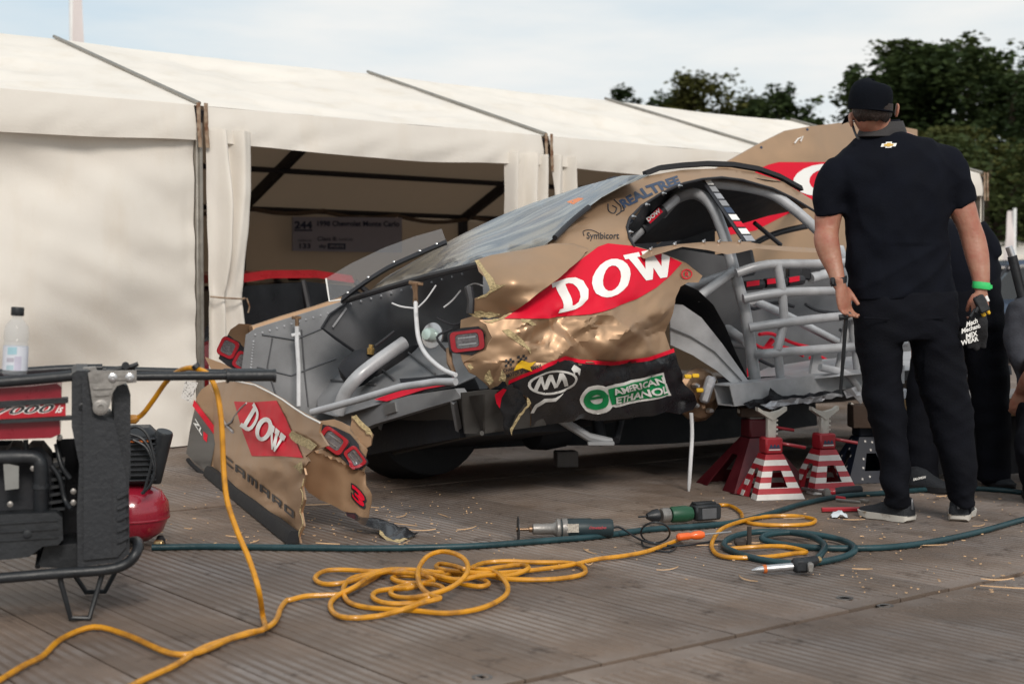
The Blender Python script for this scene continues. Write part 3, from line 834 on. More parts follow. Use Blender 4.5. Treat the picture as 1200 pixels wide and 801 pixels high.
# oval emblem with three letter As on the black band
mb = MB(); E = lambda cx, cy, a, b, n=24, t=-.15: [(cx + a * math.cos(k * 2 * PI / n) * math.cos(t) - b * math.sin(k * 2 * PI / n) * math.sin(t), cy + a * math.cos(k * 2 * PI / n) * math.sin(t) + b * math.sin(k * 2 * PI / n) * math.cos(t)) for k in range(n)]
patch(E(647, 448, 28, 14), L2, 3, [E(647, 448, 25, 11.5)], mb=mb)
for cx, ys in ((632, 452), (645, 450), (658, 448)):
    patch([(cx - 8, ys + 6), (cx - 1.5, ys - 11), (cx + 2.5, ys - 11), (cx + 8, ys + 4), (cx + 4.5, ys + 5), (cx + .5, ys - 4), (cx - 4, ys + 6)], L2, 3, mb=mb)
patch([(672, 443), (668, 432), (672, 427), (678, 432), (677, 440), (674, 436), (671, 436)], L2, 3, mb=mb)
patch([(622, 484), (626, 474), (636, 467), (650, 466), (660, 460), (650, 470), (638, 471), (629, 477), (626, 484)], L2, 3, mb=mb)
obj('oval_emblem', mb, M_wht, qp)
# green ethanol panel
mb = MB(); patch([(697, 456), (776, 436), (786, 463), (720, 477), (700, 470)], L2, 4, mb=mb); patch(E(699, 468, 20, 17, t=0), L2, 4, mb=mb)
obj('sticker_border', mb, M_wht, qp, smooth=60)
mb = MB(); patch([(712, 456), (774, 439), (783, 462), (716, 474)], L3, 4, mb=mb)
patch(E(698, 468, 15, 12, t=0), L3, 4, [E(699, 468, 7, 5.5, t=0)], mb=mb); patch([(690, 466), (712, 462), (713, 465), (691, 469)], L3, 4, mb=mb)
obj('green_panel', mb, M_green, qp, smooth=60)
L4 = lift(qsurf, nv, .017)
mb = MB(); text_on(mb, 'AMERICAN', [(719, 463), (777, 449), (774, 441), (716, 456)], L4, .035, sub=.3); obj('lettering', mb, M_wht, qp); mb = MB(); text_on(mb, 'ETHANOL', [(720, 473), (782, 460), (780, 451), (720, 465)], L4, .035, sub=.3)
obj('lettering', mb, M_wht, qp)
# torn fibre along the left tear
mb = MB()
rr = random.Random(5)
for P in ([(566, 376), (580, 374), (598, 367), (590, 373), (576, 379)], [(588, 386), (594, 384), (602, 392), (612, 398), (620, 408), (622, 414), (614, 407), (604, 399), (594, 393)], [(566, 444), (570, 432), (574, 436), (578, 448), (574, 452)], [(606, 372), (616, 374), (626, 380), (620, 381), (608, 376)], [(546, 428), (552, 426), (555, 432), (550, 434)], [(584, 446), (588, 432), (592, 440), (590, 448)]):
    obj('torn_fibre', patch(rag(P, 1.4, 5, rr.random()), L1, 4), M_foam, qp, smooth=False)
# hanging shred of black sill
hs_ = tps([(598, 452, CS(598, 452, -.02)), (612, 456, CS(612, 456, 0)), (594, 510, CS(594, 510, .1)), (616, 474, CS(616, 474, .02)), (585, 470, CS(585, 470, .05))])
sh_ = obj('hanging_shred', patch(rag([(583, 458), (600, 450), (612, 458), (617, 472), (604, 486), (597, 508), (592, 508), (590, 490), (584, 474)], 1.2, 8), lambda x, y: hs_(x, y) + nv * .02 * noise.noise(Vector((x * .08, y * .08, 1))), 5, thick=.004, n=nv), M_blk, car, smooth=60)
obj('torn_fibre', patch(rag([(614, 464), (618, 472), (606, 487), (598, 500), (595, 510), (594, 502), (604, 485), (613, 474)], .7, 4), lambda x, y: hs_(x, y) + nv * .03, 4), M_foam, sh_, smooth=False)
obj('red_edge', patch([(578, 462), (588, 455), (592, 456), (586, 466), (584, 478), (580, 472)], lambda x, y: hs_(x, y) + nv * .012, 4), M_red, sh_)
# --- upper shoulder flap
_f = tps([(px, py, CS(px, py, s)) for px, py, s in [(558, 308, .18), (610, 293, .15), (660, 285, .12), (684, 291, .08), (655, 320, -.03), (620, 342, -.08), (585, 366, .05), (553, 350, .1), (600, 330, -.06), (575, 335, .02)]])
def fsurf(x, y): return _f(x, y) + nv * (.02 * noise.noise(Vector((x * .02 + y * .03, y * .06, 2))) + .006 * noise.noise(Vector((x * .09, y * .12, 5))))
fl = obj('shoulder_flap', patch([(559, 305), (575, 299), (610, 293), (650, 285), (672, 285), (690, 291), (684, 300), (664, 318), (634, 342), (606, 362), (588, 372), (560, 372), (549, 364), (553, 350), (566, 346), (577, 340), (572, 328), (563, 318)], fsurf, 5, thick=.006, n=nv), M_gold, car, smooth=60)
obj('torn_fibre', patch(rag([(557, 304), (561, 305), (571, 319), (579, 332), (592, 334), (582, 339), (568, 348), (556, 351), (572, 341), (570, 330)], 1.2, 5), lift(fsurf, nv, .005), 4), M_foam, fl, smooth=False)
obj('torn_fibre', patch(rag([(548, 366), (562, 364), (575, 366), (586, 369), (572, 372), (556, 372)], 1.0, 5), lift(fsurf, nv, .005), 4), M_foam, fl, smooth=False)
# left tail lamp on the torn corner
def lamp(par, surf, n, cx, cy, a, b, rot, step=3):
    def ro(x, y): return (cx + x * math.cos(rot) - y * math.sin(rot), cy + x * math.sin(rot) + y * math.cos(rot))
    def rect(k):
        A, B = a * k, b * k; c = .45 * min(A, B); o = []
        for sx, sy, a0 in ((1, 1, 0), (-1, 1, 90), (-1, -1, 180), (1, -1, 270)):
            for q in range(4):
                t = R(a0 + q * 30); o.append(ro(sx * (A - c) + c * math.cos(t), sy * (B - c) + c * math.sin(t)))
        return o
    h = obj('tail_lamp', patch(rect(1), lift(surf, n, .006), step, thick=.012, n=n), M_bprint, par, smooth=False)
    obj('red_ring', patch(rect(.93), lift(surf, n, .016), step, [rect(.66)], thick=.012, n=n), M_lred, h, smooth=False)
    obj('lens', patch(rect(.64), lift(surf, n, .010), step), M_lens, h, smooth=False)
    mb = MB()
    for k in (-.3, .3):
        patch([ro(-a * .5, b * (k - .07)), ro(a * .5, b * (k - .07)), ro(a * .5, b * (k + .07)), ro(-a * .5, b * (k + .07))], lift(surf, n, .013), 3, mb=mb)
    obj('lens_bar', mb, M_steel, h, smooth=False)
    return h
def corner(x, y): return CL(x, y, .03) if False else CS(x, y, .10 + (566 - x) * .004)
nc = (nv - CU * .3).normalized()
obj('corner_skin', patch(rag([(541, 374), (556, 370), (566, 374), (572, 384), (577, 398), (570, 412), (556, 420), (543, 424), (538, 412)], .8, 8), corner, 5, thick=.006, n=nc), M_gold, car)
obj('lamp_recess', patch([(526, 390), (540, 384), (560, 382), (568, 392), (566, 408), (552, 416), (534, 414), (528, 408)], lift(corner, nc, .008), 5), M_bprint, car)
lamp(car, lift(corner, nc, .006), nc, 546, 399, 21, 13, -.12)
# --- pillar, roof side and belt
PO = [(638, 290), (652, 277), (672, 258), (690, 243), (706, 231), (728, 219), (760, 206), (800, 199), (850, 197), (885, 202), (918, 213), (958, 238), (958, 249), (930, 233), (905, 221), (870, 211), (845, 208), (822, 210), (800, 215), (775, 226), (752, 241), (738, 255), (734, 266), (737, 278), (743, 288), (715, 288), (700, 292), (684, 296), (660, 292)]
_p = tps([(px, py, CS(px, py, s)) for px, py, s in [(638, 290, .2), (690, 243, .42), (728, 219, .5), (760, 206, .46), (850, 197, .48), (918, 213, .46), (958, 243, .40), (845, 208, .36), (775, 226, .30), (734, 266, .18), (743, 288, .12), (684, 296, .10), (690, 268, .22)]])
def psurf(x, y): return _p(x, y) + nv * .004 * noise.noise(Vector((x * .03, y * .05, 2)))
pil = obj('roof_pillar', patch(PO, psurf, 6, thick=.008, n=nv), M_gold, car, smooth=50)
LP_ = lift(psurf, nv, .004)
mb = MB(); text_on(mb, 'REAL', [(731, 244), (765, 228), (757, 217), (724, 235)], LP_, .05, sub=.3); obj('lettering', mb, M_blue, pil); mb = MB(); text_on(mb, 'TREE', [(763, 228.5), (797, 214.5), (793, 205.5), (755, 218)], LP_, .05, sub=.3)
obj('lettering', mb, M_blue, pil)
mb = MB()
for pts in ([(712, 239), (713, 247), (719, 250), (722, 244), (717, 241)], [(722, 252), (727, 248), (727, 242), (723, 238), (719, 234)], [(727, 248), (731, 246), (729, 241)]):
    mb.tube(cr_spline([LP_(*p) for p in pts], 4), .0035, 5)
obj('antler_mark', mb, M_bprint, pil)
mb = MB(); text_on(mb, 'Symbicort', [(687, 282), (725, 282), (725, 272), (687, 272)], LP_, .01, sub=.4)
obj('lettering', mb, M_bprint, pil)
mb = MB(); mb.tube(cr_spline([LP_(*p) for p in [(684, 276), (683, 271), (690, 269), (697, 271), (702, 274)]], 4), .002, 5); obj('swirl', mb, M_bprint, pil)
# black window edging and fasteners
mb = MB(); EDG = [(743, 289), (737, 279), (734, 266), (738, 255), (752, 241), (775, 226), (800, 215), (822, 210), (845, 208), (870, 211), (905, 221), (930, 233), (958, 250)]
mb.tube([psurf(*p) + nv * .004 for p in EDG], .007, 6); obj('window_edge', mb, M_bprint, car)
for p in ((741, 254), (757, 240), (776, 227), (795, 218), (737, 272)):
    mb = MB(); q = psurf(*p); mb.lathe(q, nv, [(.008, 0), (.010, .008), (.005, .014), (.003, .03)], 8); obj('fastener', mb, M_steel, car)
# roof rail strip
mb = MB(); RLP = [(757, 207), (775, 200), (800, 197), (830, 195), (860, 196), (890, 201), (915, 210), (940, 224)]
a_ = [psurf(*p) for p in RLP]
mb.rings([[p + Z * .0 - nv * .02, p + Z * .028 - nv * .03, p + Z * .030 + nv * .0, p + Z * .004 + nv * .012] for p in a_]); obj('roof_rail', mb, M_rub, car, smooth=False)
# roof skin (seen from below through the openings)
_rf = tps([(px, py, CS(px, py, s)) for px, py, s in [(738, 266, .25), (760, 232, .40), (800, 213, .45), (870, 207, .45), (915, 214, .45), (957, 240, .42), (950, 242, 1.5), (900, 252, 1.5), (850, 268, 1.5), (800, 283, 1.5), (745, 297, 1.4)]])
obj('roof_skin', patch([(738, 266), (760, 232), (800, 213), (845, 205), (870, 207), (915, 214), (957, 240), (950, 243), (900, 253), (850, 268), (800, 281), (770, 284), (742, 286)], _rf, 8, thick=.004, n=-Z), M_dark, car)
# belt strip
_bs = tps([(px, py, CS(px, py, s)) for px, py, s in [(750, 296, .12), (830, 283, .10), (955, 290, .10), (852, 297, -.02), (955, 296, .06), (800, 288, .05)]])
obj('belt_strip', patch([(744, 296), (770, 290), (796, 286), (830, 283), (875, 283), (897, 287), (960, 291), (960, 296), (931, 295), (886, 291), (866, 296), (852, 298), (830, 293), (800, 289), (774, 297), (755, 303)], _bs, 5, thick=.004, n=nv), M_gold, car, smooth=50)
for p in ((762, 293), (790, 287), (824, 284), (842, 284), (866, 284)):
    mb = MB(); mb.lathe(_bs(*p), nv + Z, [(.008, 0), (.010, .008), (.005, .014), (.003, .02)], 8); obj('fastener', mb, M_steel, car)
# sticker strap across the window opening
_st = lambda x, y: CS(x, y, .40 - (y - 209) * .004)
stp = obj('window_strap', patch([(820, 209), (831, 209), (886, 283), (871, 283)], _st, 8, thick=.01, n=nv), M_bprint, car, smooth=False)
rr = random.Random(9)
for i in range(9):
    k0, k1 = (i + .12) / 9, (i + .9) / 9
    f0 = lambda k, e: (820 + 51 * k + (4 if e == 0 else 11 + 3.5 * k), 209 + 74 * k)
    mb = patch([f0(k0, 0), f0(k0, 1), f0(k1, 1), f0(k1, 0)], lift(_st, nv, .003), 8)
    obj('sticker', mb, (M_wht, M_panel2, M_alusk, M_wht, M_blue, M_wht, M_red, M_wht, M_alusk)[i] if i % 2 == 0 or i > 4 else M_panel2, stp, smooth=False)
# --- rear screen
_gl = tps([(440, 336, 7.4), (400, 352, 7.6), (500, 322, 6.95), (555, 311, 6.5), (655, 277, 6.75), (728, 209, 7.4), (690, 240, 7.05), (620, 241, 7.75), (560, 266, 7.75), (500, 298, 7.65), (680, 222, 7.7), (590, 285, 7.0)])
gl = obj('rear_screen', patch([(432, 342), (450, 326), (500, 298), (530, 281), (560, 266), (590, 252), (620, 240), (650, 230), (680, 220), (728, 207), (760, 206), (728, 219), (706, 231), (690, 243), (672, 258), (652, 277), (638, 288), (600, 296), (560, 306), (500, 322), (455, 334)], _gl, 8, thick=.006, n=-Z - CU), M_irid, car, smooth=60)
mb = MB(); mb.tube([_gl(x, y) for x, y in [(402, 353), (455, 337), (500, 324), (560, 310), (600, 300)]], .016, 8); obj('deck_edge', mb, M_bprint, car)
mb = MB(); mb.tube([_gl(x, y) + Vector((0, -.02, .005)) for x, y in [(650, 280), (662, 268), (674, 257), (690, 244)]], .014, 8); obj('screen_edge', mb, M_bprint, car)
obj('orange_mark', patch([(664, 237), (678, 232), (684, 233), (672, 240)], lift(_gl, Vector((0, -1, .3)), .006), 5), mat('orange_print', (.75, .22, .06), .5), gl)
# clear spoiler blade on a black riveted strip
_sp = lambda x, y: at(x, y, 7.42 - (x - 385) * .0016)
sp = obj('spoiler_blade', patch([(382, 326), (410, 309), (450, 290), (485, 277), (517, 268), (522, 282), (490, 296), (455, 312), (425, 330), (401, 346), (386, 353)], _sp, 8, thick=.005, n=Vector((-.5, -.8, .2))), M_clear, car)
mb = MB(); mb.tube([_sp(382, 326), _sp(386, 353), _sp(401, 351)], .005, 6); obj('blade_edge', mb, M_wht, sp)
mb = MB(); bp_ = [_sp(*p) for p in [(400, 351), (425, 332), (455, 313), (490, 297), (523, 283)]]
mb.rings([[p + Vector((0, -.005, .011)), p + Vector((0, -.02, -.008)), p + Vector((.006, 0, -.015)), p + Vector((0, .012, 0))] for p in cr_spline(bp_, 3)]); obj('blade_mount', mb, M_bprint, sp)
for p in ((408, 344), (432, 326), (462, 308), (492, 295), (512, 287)):
    mb = MB(); mb.lathe(_sp(*p) + Vector((0, -.02, .005)), (-.2, -.9, .3), [(.006, 0), (.006, .004), (.002, .006)], 8); obj('rivet', mb, M_steel, sp)
# tan edge of the far quarter panel
mb = MB(); e0 = [CS(x, y, 1.82) for x, y in [(294, 385), (330, 373), (370, 361), (403, 350)]]
mb.rings([[p + Z * .012 + CV * .03, p + Z * .014 - CV * .02, p - Z * .018 - CV * .03, p - Z * .02 + CV * .02] for p in e0]); obj('far_panel_edge', mb, M_gold, car)
# --- inside of the tail
inn = lambda x, y: CS(x, y, 1.78 + .03 * noise.noise(Vector((x * .012, y * .015, 1))) - (.05 if False else 0))
ip = obj('far_quarter_inner', patch([(288, 392), (300, 384), (403, 352), (440, 340), (500, 322), (560, 306), (640, 285), (640, 330), (600, 420), (560, 470), (380, 500), (300, 470), (282, 440)], inn, 12, thick=-.01, n=nv), M_panel2, car, smooth=60)
ip['label'] = 'grey inner face of the far quarter panel'
def in2(x, y): return CS(x, y, 1.55 - .0022 * abs(x - 450) + .04 * noise.noise(Vector((x * .02, y * .02, 5))))
obj('wheel_tub', patch([(404, 356), (430, 345), (470, 334), (520, 322), (566, 312), (566, 420), (520, 425), (470, 430), (440, 428), (415, 412), (392, 396), (376, 384), (386, 368)], in2, 9, thick=.008, n=nv), M_panel, car, smooth=60)
mb = MB(); mb.tube([in2(*p) + nv * .01 for p in [(404, 356), (386, 368), (376, 384), (392, 396), (415, 412), (440, 428)]], .008, 6); obj('tub_seam', mb, M_dark, car)
for P_ in ([(306, 392), (344, 398), (402, 374)], [(300, 430), (340, 440), (392, 420)], [(352, 386), (356, 440), (360, 476)], [(318, 396), (312, 430), (322, 462)]):
    mb = MB(); mb.tube([inn(*p) - CV * .012 for p in P_], .005, 4); obj('stiffening_bead', mb, M_panel, ip)
mb = MB()
for P_ in ([(298, 392), (400, 362)], [(296, 400), (292, 440)], [(404, 362), (388, 384)], [(410, 356), (552, 318)]):
    n_ = 12
    for k in range(n_):
        q = inn(P_[0][0] + (P_[1][0] - P_[0][0]) * k / n_, P_[0][1] + (P_[1][1] - P_[0][1]) * k / n_) - CV * .012
        if P_[0][0] > 403: q = in2(P_[0][0] + (P_[1][0] - P_[0][0]) * k / n_, P_[0][1] + (P_[1][1] - P_[0][1]) * k / n_) - CV * .012
        mb.lathe(q, -CV, [(.007, 0), (.005, .004)], 6)
tag(obj('rivets', mb, M_grey, car), kind='stuff')
# tail floor and sloping cell cover
def flo(x, y): return _flr(x, y)
_flr = tps([(430, 450, 7.3), (480, 400, 7.7), (545, 400, 7.0), (560, 440, 6.5), (500, 460, 6.75), (380, 480, 7.5)])
obj('cell_cover', patch([(372, 455), (382, 440), (430, 425), (470, 408), (500, 400), (555, 402), (560, 440), (533, 452), (480, 462), (395, 488), (372, 482)], _flr, 9, thick=.006, n=Vector((-.3, -.6, .7))), M_panel2, car, smooth=40)
mb = MB(); pp = [_flr(*p) + Vector((-.01, -.02, .01)) for p in [(430, 425), (446, 432), (372, 462)]]; 
for a, b in (((434, 424), (462, 446)), ((470, 408), (510, 440)), ((380, 446), (440, 452))): mb.tube([_flr(*a) + Vector((0, -.015, .01)), _flr(*b) + Vector((0, -.015, .01))], .006, 5)
obj('cover_rib', mb, M_panel, car)
obj('red_panel', patch([(440, 470), (480, 456), (520, 448), (533, 444), (534, 452), (500, 458), (455, 472)], lift(_flr, Vector((-.3, -.8, .5)), .02), 8), M_red, car)
obj('dark_strip', patch([(470, 446), (500, 444), (530, 440), (532, 445), (500, 449), (472, 452)], lift(_flr, Vector((-.3, -.8, .5)), .024), 8), M_dark, car)  # flat dark strip laid over the cell cover
# rear cross member: light top plate, then a ribbed lower skirt
cl = lambda x, y: CL(x, y, -.02)
xm = obj('cross_member', patch([(390, 488), (420, 479), (480, 463), (533, 455), (541, 466), (500, 478), (438, 497), (425, 503), (400, 500)], cl, 10, thick=.05, n=-CU), M_panel2, car, smooth=40)
obj('fixing_plate', patch([(450, 475), (464, 471), (466, 482), (453, 486)], lift(cl, -CU, .008), 10, thick=.008, n=-CU), mat('plate', (.25, .25, .25), .4, .5), xm, smooth=False)
cl2 = lambda x, y: CL(x, y, .02 + (y - 470) * .0035 + .012 * noise.noise(Vector((x * .04, y * .05, 3))))
M_skirt = mat('skirt_grey', (.07, .066, .062), .75, .0, var=.2, bump=.3, bscale=10)
obj('rear_skirt', patch([(405, 504), (438, 496), (500, 477), (541, 465), (566, 462), (566, 508), (500, 524), (434, 538), (424, 528)], cl2, 8, thick=.01, n=-CU), M_skirt, car, smooth=50)
for (a, b) in (((450, 496), (459, 530)), ((536, 470), (543, 510))):
    mb = MB(); p0, p1 = cl2(*a) - CU * .02, cl2(*b) - CU * .02; mb.tube([p0, p1], .016, 4); obj('skirt_rib', mb, M_panel2, car, smooth=False)
mb = MB(); mb.tube([cl2(x, y) - CU * .015 for x, y in [(436, 536), (500, 522), (543, 512), (568, 507)]], .012, 6); obj('skirt_hem', mb, M_skirt, car)
ss = lambda x, y: CS(x, y, .06 + (y - 460) * .003 + .015 * noise.noise(Vector((x * .04, y * .05, 3))))
obj('side_skirt', patch([(541, 460), (575, 456), (605, 458), (625, 470), (640, 496), (640, 498), (566, 508), (545, 508)], ss, 8, thick=.01, n=nv), M_skirt, car, smooth=50)
# frame tubes in the tail
def T(name, pts, r, m=M_grey, par=None, n=12, sp_=5, s=None):
    P = []
    for p in pts:
        P.append(CS(p[0], p[1], p[2]) if s is None else CS(p[0], p[1], s))
    mb = MB(); mb.tube(cr_spline(P, sp_) if len(P) > 2 else P, r, n); return obj(name, mb, m, par or car)
mb = MB(); mb.tube([at(365, 483, 6.75), at(420, 468, 6.65), at(470, 453, 6.5), at(512, 447, 6.38), at(534, 447, 6.3)], .017, 12); obj('bent_tail_tube', mb, M_grey, car)
mb = MB(); mb.tube(cr_spline([at(396, 484, 7.1), at(404, 462, 7.08), at(418, 443, 7.05), at(440, 425, 7.1), at(474, 401, 7.2)], 5), .034, 14); obj('frame_tube', mb, M_grey, car)
mb = MB(); mb.tube(cr_spline([at(487, 352, 6.9), at(488, 375, 6.85), at(491, 398, 6.75), at(500, 416, 6.6), at(518, 432, 6.45), at(534, 439, 6.35)], 5), .011, 10); hs0 = obj('vent_hose', mb, M_whose, car)
mb = MB(); mb.tube([at(486, 332, 6.9), at(487, 342, 6.9), at(487, 356, 6.9)], [.018, .012, .014], 8); mb.tube([at(479, 331, 6.9), at(496, 333, 6.9)], .01, 6); obj('hose_fitting', mb, M_hub, car)
for pts in ([(459, 355), (470, 359), (485, 361)], [(511, 334), (500, 350), (490, 360)], [(520, 360), (530, 352), (540, 340)], [(545, 337), (556, 332), (566, 335)]):
    mb = MB(); mb.tube(cr_spline([at(x, y, 6.8) for x, y in pts], 4), .004, 5); obj('cut_cable', mb, M_whose, car)
mb = MB(); mb.tube([at(348, 382, 7.6), at(348, 400, 7.6), at(350, 430, 7.55), at(350, 476, 7.5)], .012, 8); mb.tube([at(342, 393, 7.6), at(352, 391, 7.6)], .01, 6); obj('prop_rod', mb, M_whose, car)
mb = MB(); mb.tube([at(348, 370, 7.6), at(348, 384, 7.6)], .011, 8); mb.tube([at(342, 372, 7.6), at(353, 372, 7.6)], .008, 6); obj('rod_clamp', mb, M_hub, car)
mb = MB(); fc = at(507, 393, 6.85); ax = Vector((-.55, -.8, .15)); mb.lathe(fc, ax, [(.03, -.05), (.062, -.002), (.064, .0), (.062, .006), (.045, .008)], 28); fd = obj('filler_flange', mb, M_steel, car)
mb = MB(); mb.lathe(fc + ax * .008, ax, [(.034, 0), (.034, .03), (.028, .045), (.02, .048)], 10); obj('filler_cap', mb, mat('cap_green_white', (.5, .62, .58), .35, .3), fd)
mb = MB(); bc = at(424, 431, 7.25); mb.lathe(bc - Vector((.08, 0, .05)), Vector((.8, .1, .62)), [(.02, -.02), (.07, .0), (.085, .05), (.085, .12), (.06, .17), (.025, .2)], 18); obj('extinguisher', mb, M_dark, car)
mb = MB(); mb.lathe(at(434, 415, 7.2), Vector((.1, 0, 1)), [(.018, 0), (.02, .03), (.012, .035), (.012, .05)], 10); obj('brass_valve', mb, mat('brass', (.5, .33, .12), .35, .9), car)
mb = MB(); mb.tube([at(549, 337, 6.35), at(552, 352, 6.33), at(551, 367, 6.33)], [.02, .016, .018], 6); obj('broken_bracket', mb, M_bprint, car)
mb = MB(); mb.tube([at(526, 408, 6.5), at(527, 425, 6.48), at(532, 436, 6.45)], [.014, .014, .01], 8); obj('fuel_coupling', mb, M_hub, car)
for pts in ([(530, 385), (512, 395), (524, 412)], [(512, 372), (532, 380), (548, 372)], [(440, 405), (452, 396), (462, 388)]):
    mb = MB(); mb.tube(cr_spline([at(x, y, 6.75) for x, y in pts], 4), .006, 6); obj('loose_cable', mb, M_bprint, car)
# --- wheel arch and rear brake
_ar = tps([(px, py, CS(px, py, s)) for px, py, s in [(798, 336, .12), (830, 352, .12), (850, 385, .12), (876, 446, .13), (795, 360, .40), (830, 390, .30), (785, 395, .5)]])
obj('wheel_arch_flange', patch([(796, 336), (803, 333), (818, 340), (836, 357), (850, 382), (862, 412), (877, 444), (870, 446), (850, 416), (832, 388), (810, 366), (794, 358), (786, 360), (788, 350)], _ar, 7, thick=.004, n=nv), M_dark, car, smooth=50)
_al = tps([(px, py, CS(px, py, s)) for px, py, s in [(785, 360, .22), (820, 380, .16), (876, 446, .10), (868, 452, .10), (835, 432, .16), (786, 402, .26)]])
obj('wheel_house_panel', patch([(785, 356), (800, 357), (822, 372), (846, 402), (877, 446), (868, 452), (858, 449), (840, 434), (812, 416), (786, 404)], _al, 8, thick=.006, n=nv), M_grey, car, smooth=40)
mb = MB(); mb.tube([_al(*p) + nv * .008 for p in [(784, 384), (808, 394), (836, 412), (868, 446)]], .004, 5); obj('panel_seam', mb, M_panel, car)
mb = MB(); hc = CS(820, 462, .22)
mb.lathe(hc, nv, [(.10, -.08), (.14, -.02), (.14, .0), (.12, .02), (.05, .03), (.045, .07), (.03, .08)], 16); hb = obj('rear_hub', mb, M_hub, car, smooth=30)
for a in range(5):
    p = hc + nv * .03 + (CU * math.cos(a * 1.257) + Z * math.sin(a * 1.257)) * .085
    mb = MB(); mb.lathe(p, nv, [(.014, 0), (.014, .03), (.008, .04)], 6); obj('wheel_stud', mb, M_steel, hb, smooth=False)
for px, py in ((806, 441), (815, 440), (820, 457)):
    mb = MB(); mb.box(CS(px, py, .10), (.035, .03, .02), bev=.004); obj('yellow_fitting', mb, M_yel, hb)
mb = MB(); mb.box(CS(829, 456, .14), (.05, .06, .14), Matrix.Rotation(.3, 3, 'Y'), .012); obj('brake_caliper', mb, M_alusk, hb)
mb = MB(); mb.tube(cr_spline([CS(810, 484, .12), CS(811, 510, .13), CS(809, 545, .12), CS(807, 576, .13)], 5), [.010] * 14 + [.008, .004], 8); obj('hanging_cable', mb, M_whose, car)
# --- roll cage
RC = .0245
T('cage_rear_stay', [(732, 288, .55), (757, 264, .50), (793, 232, .48)], RC)
mb = MB(); mb.tube([CS(752, 268, .50), CS(777, 246, .48)], .034, 10); pd = obj('cage_padding', mb, M_bprint, car)
obj('red_label', patch([(757, 257), (772, 243), (777, 248), (762, 262)], lambda x, y: CS(x, y, .44), 6), M_red, pd)
mb = MB(); text_on(mb, 'DOW', [(760, 260), (775, 248), (772, 244), (757, 256)], lambda x, y: CS(x, y, .437), .04, sub=2); obj('lettering', mb, M_wht, pd)
T('cage_main_hoop', [(776, 250, .7), (793, 232, .55), (815, 227, .45), (833, 240, .36), (846, 268, .30), (855, 297, .26), (863, 327, .22), (874, 369, .20), (885, 446, .2)], .031, sp_=7)
T('cage_roof_bar', [(828, 214, .5), (850, 216, .48), (878, 220, .46), (905, 228, .42), (930, 245, .36), (955, 267, .30), (980, 292, .26), (992, 320, .24), (1000, 350, .24)], .029, sp_=6)
T('cage_door_bar', [(863, 320, .14), (900, 310, .08), (963, 309, .08), (1030, 306, .10), (1060, 308, .12)], RC)
T('cage_door_bar', [(871, 350, .14), (916, 343, .06), (976, 341, .06), (1060, 340, .08)], RC)
T('cage_door_bar', [(878, 384, .14), (920, 378, .05), (984, 371, .06), (1060, 366, .08)], RC)
T('cage_door_bar', [(888, 415, .16), (912, 413, .07), (1003, 406, .08), (1060, 402, .1)], RC)
for a in ([(911, 310, .07), (917, 344, .06)], [(917, 344, .06), (919, 376, .06)], [(919, 376, .06), (911, 410, .07)], [(911, 410, .07), (915, 445, .1)]): T('cage_upright', a, RC * .95)
T('cage_diagonal', [(817, 349, .2), (860, 317, .2)], RC); T('cage_diagonal', [(795, 340, .35), (858, 320, .22)], RC)
T('cage_diagonal', [(852, 384, .6), (876, 402, .3)], RC); T('cage_diagonal', [(850, 402, .6), (880, 406, .3)], RC * .8)
T('cage_cross_brace', [(882, 352, .7), (915, 366, .9), (950, 384, 1.1), (990, 404, 1.2), (1030, 420, 1.3)], RC)
T('cage_far_bar', [(950, 326, 1.3), (993, 314, 1.3), (1040, 300, 1.3)], .034)
T('cage_far_bar', [(860, 300, 1.5), (905, 275, 1.5), (960, 262, 1.5)], .02, M_bprint)
T('cage_far_bar', [(884, 261, 1.2), (915, 287, 1.2)], .014, M_bprint)
T('cage_front_leg', [(995, 370, .14), (982, 440, .14)], RC); T('cage_front_leg', [(999, 372, .10), (1006, 440, .1)], RC)
T('cage_front_leg', [(984, 290, .3), (994, 330, .2), (999, 372, .1)], RC)
T('step_tube', [(961, 430, .0), (990, 437, -.02), (1000, 446, -.03), (1006, 456, -.03)], .02)
mb = MB(); mb.prism([CS(x, y, .12) for x, y in [(954, 414), (962, 414), (966, 440), (950, 440)]], CV * .02); obj('gusset', mb, M_grey, car, smooth=False)
# sill box section, open at its torn end
def sb(x, y, s): return CS(x, y, s)
mb = MB()
A0 = [sb(855, 451, .02), sb(861, 476, .02), sb(1060, 449, .02), sb(1060, 428, .02)]
off = CV * .12
th_ = CV * .006
p0, p1, p2, p3 = A0
mb.prism([p0, p1, p2, p3], th_)
mb.prism([p + off for p in (p0, p1, p2, p3)], th_)
mb.prism([p0 + th_, p3 + th_, p3 + off, p0 + off], -Z * .006); mb.prism([p1 + th_, p2 + th_, p2 + off, p1 + off], Z * .006)
sill = obj('sill_box', mb, M_grey, car, smooth=False)
def skf(x, y): return CS(x, y, -.01 + .03 * noise.noise(Vector((x * .09, y * .12, 3))))
obj('torn_skin', patch(rag([(872, 474), (885, 468), (900, 464), (903, 455), (912, 462), (930, 463), (960, 460), (988, 456), (1004, 452), (1000, 462), (985, 466), (960, 470), (930, 475), (900, 478), (880, 479)], 1.6, 6, 4), skf, 5, thick=.004, n=nv), M_dark, car, smooth=False)
obj('torn_skin', patch(rag([(890, 473), (915, 467), (940, 466), (975, 461), (990, 462), (960, 470), (925, 475), (900, 479)], 1.6, 6, 14), lambda x, y: skf(x, y) + nv * .012, 5, thick=.004, n=nv), M_alusk, car, smooth=False)
obj('torn_skin', patch(rag([(984, 458), (1000, 452), (1012, 455), (1012, 464), (1004, 472), (996, 464), (987, 465)], 1.2, 6, 7), lambda x, y: skf(x, y) + nv * .03, 5, thick=.004, n=nv), M_alusk, car, smooth=False)
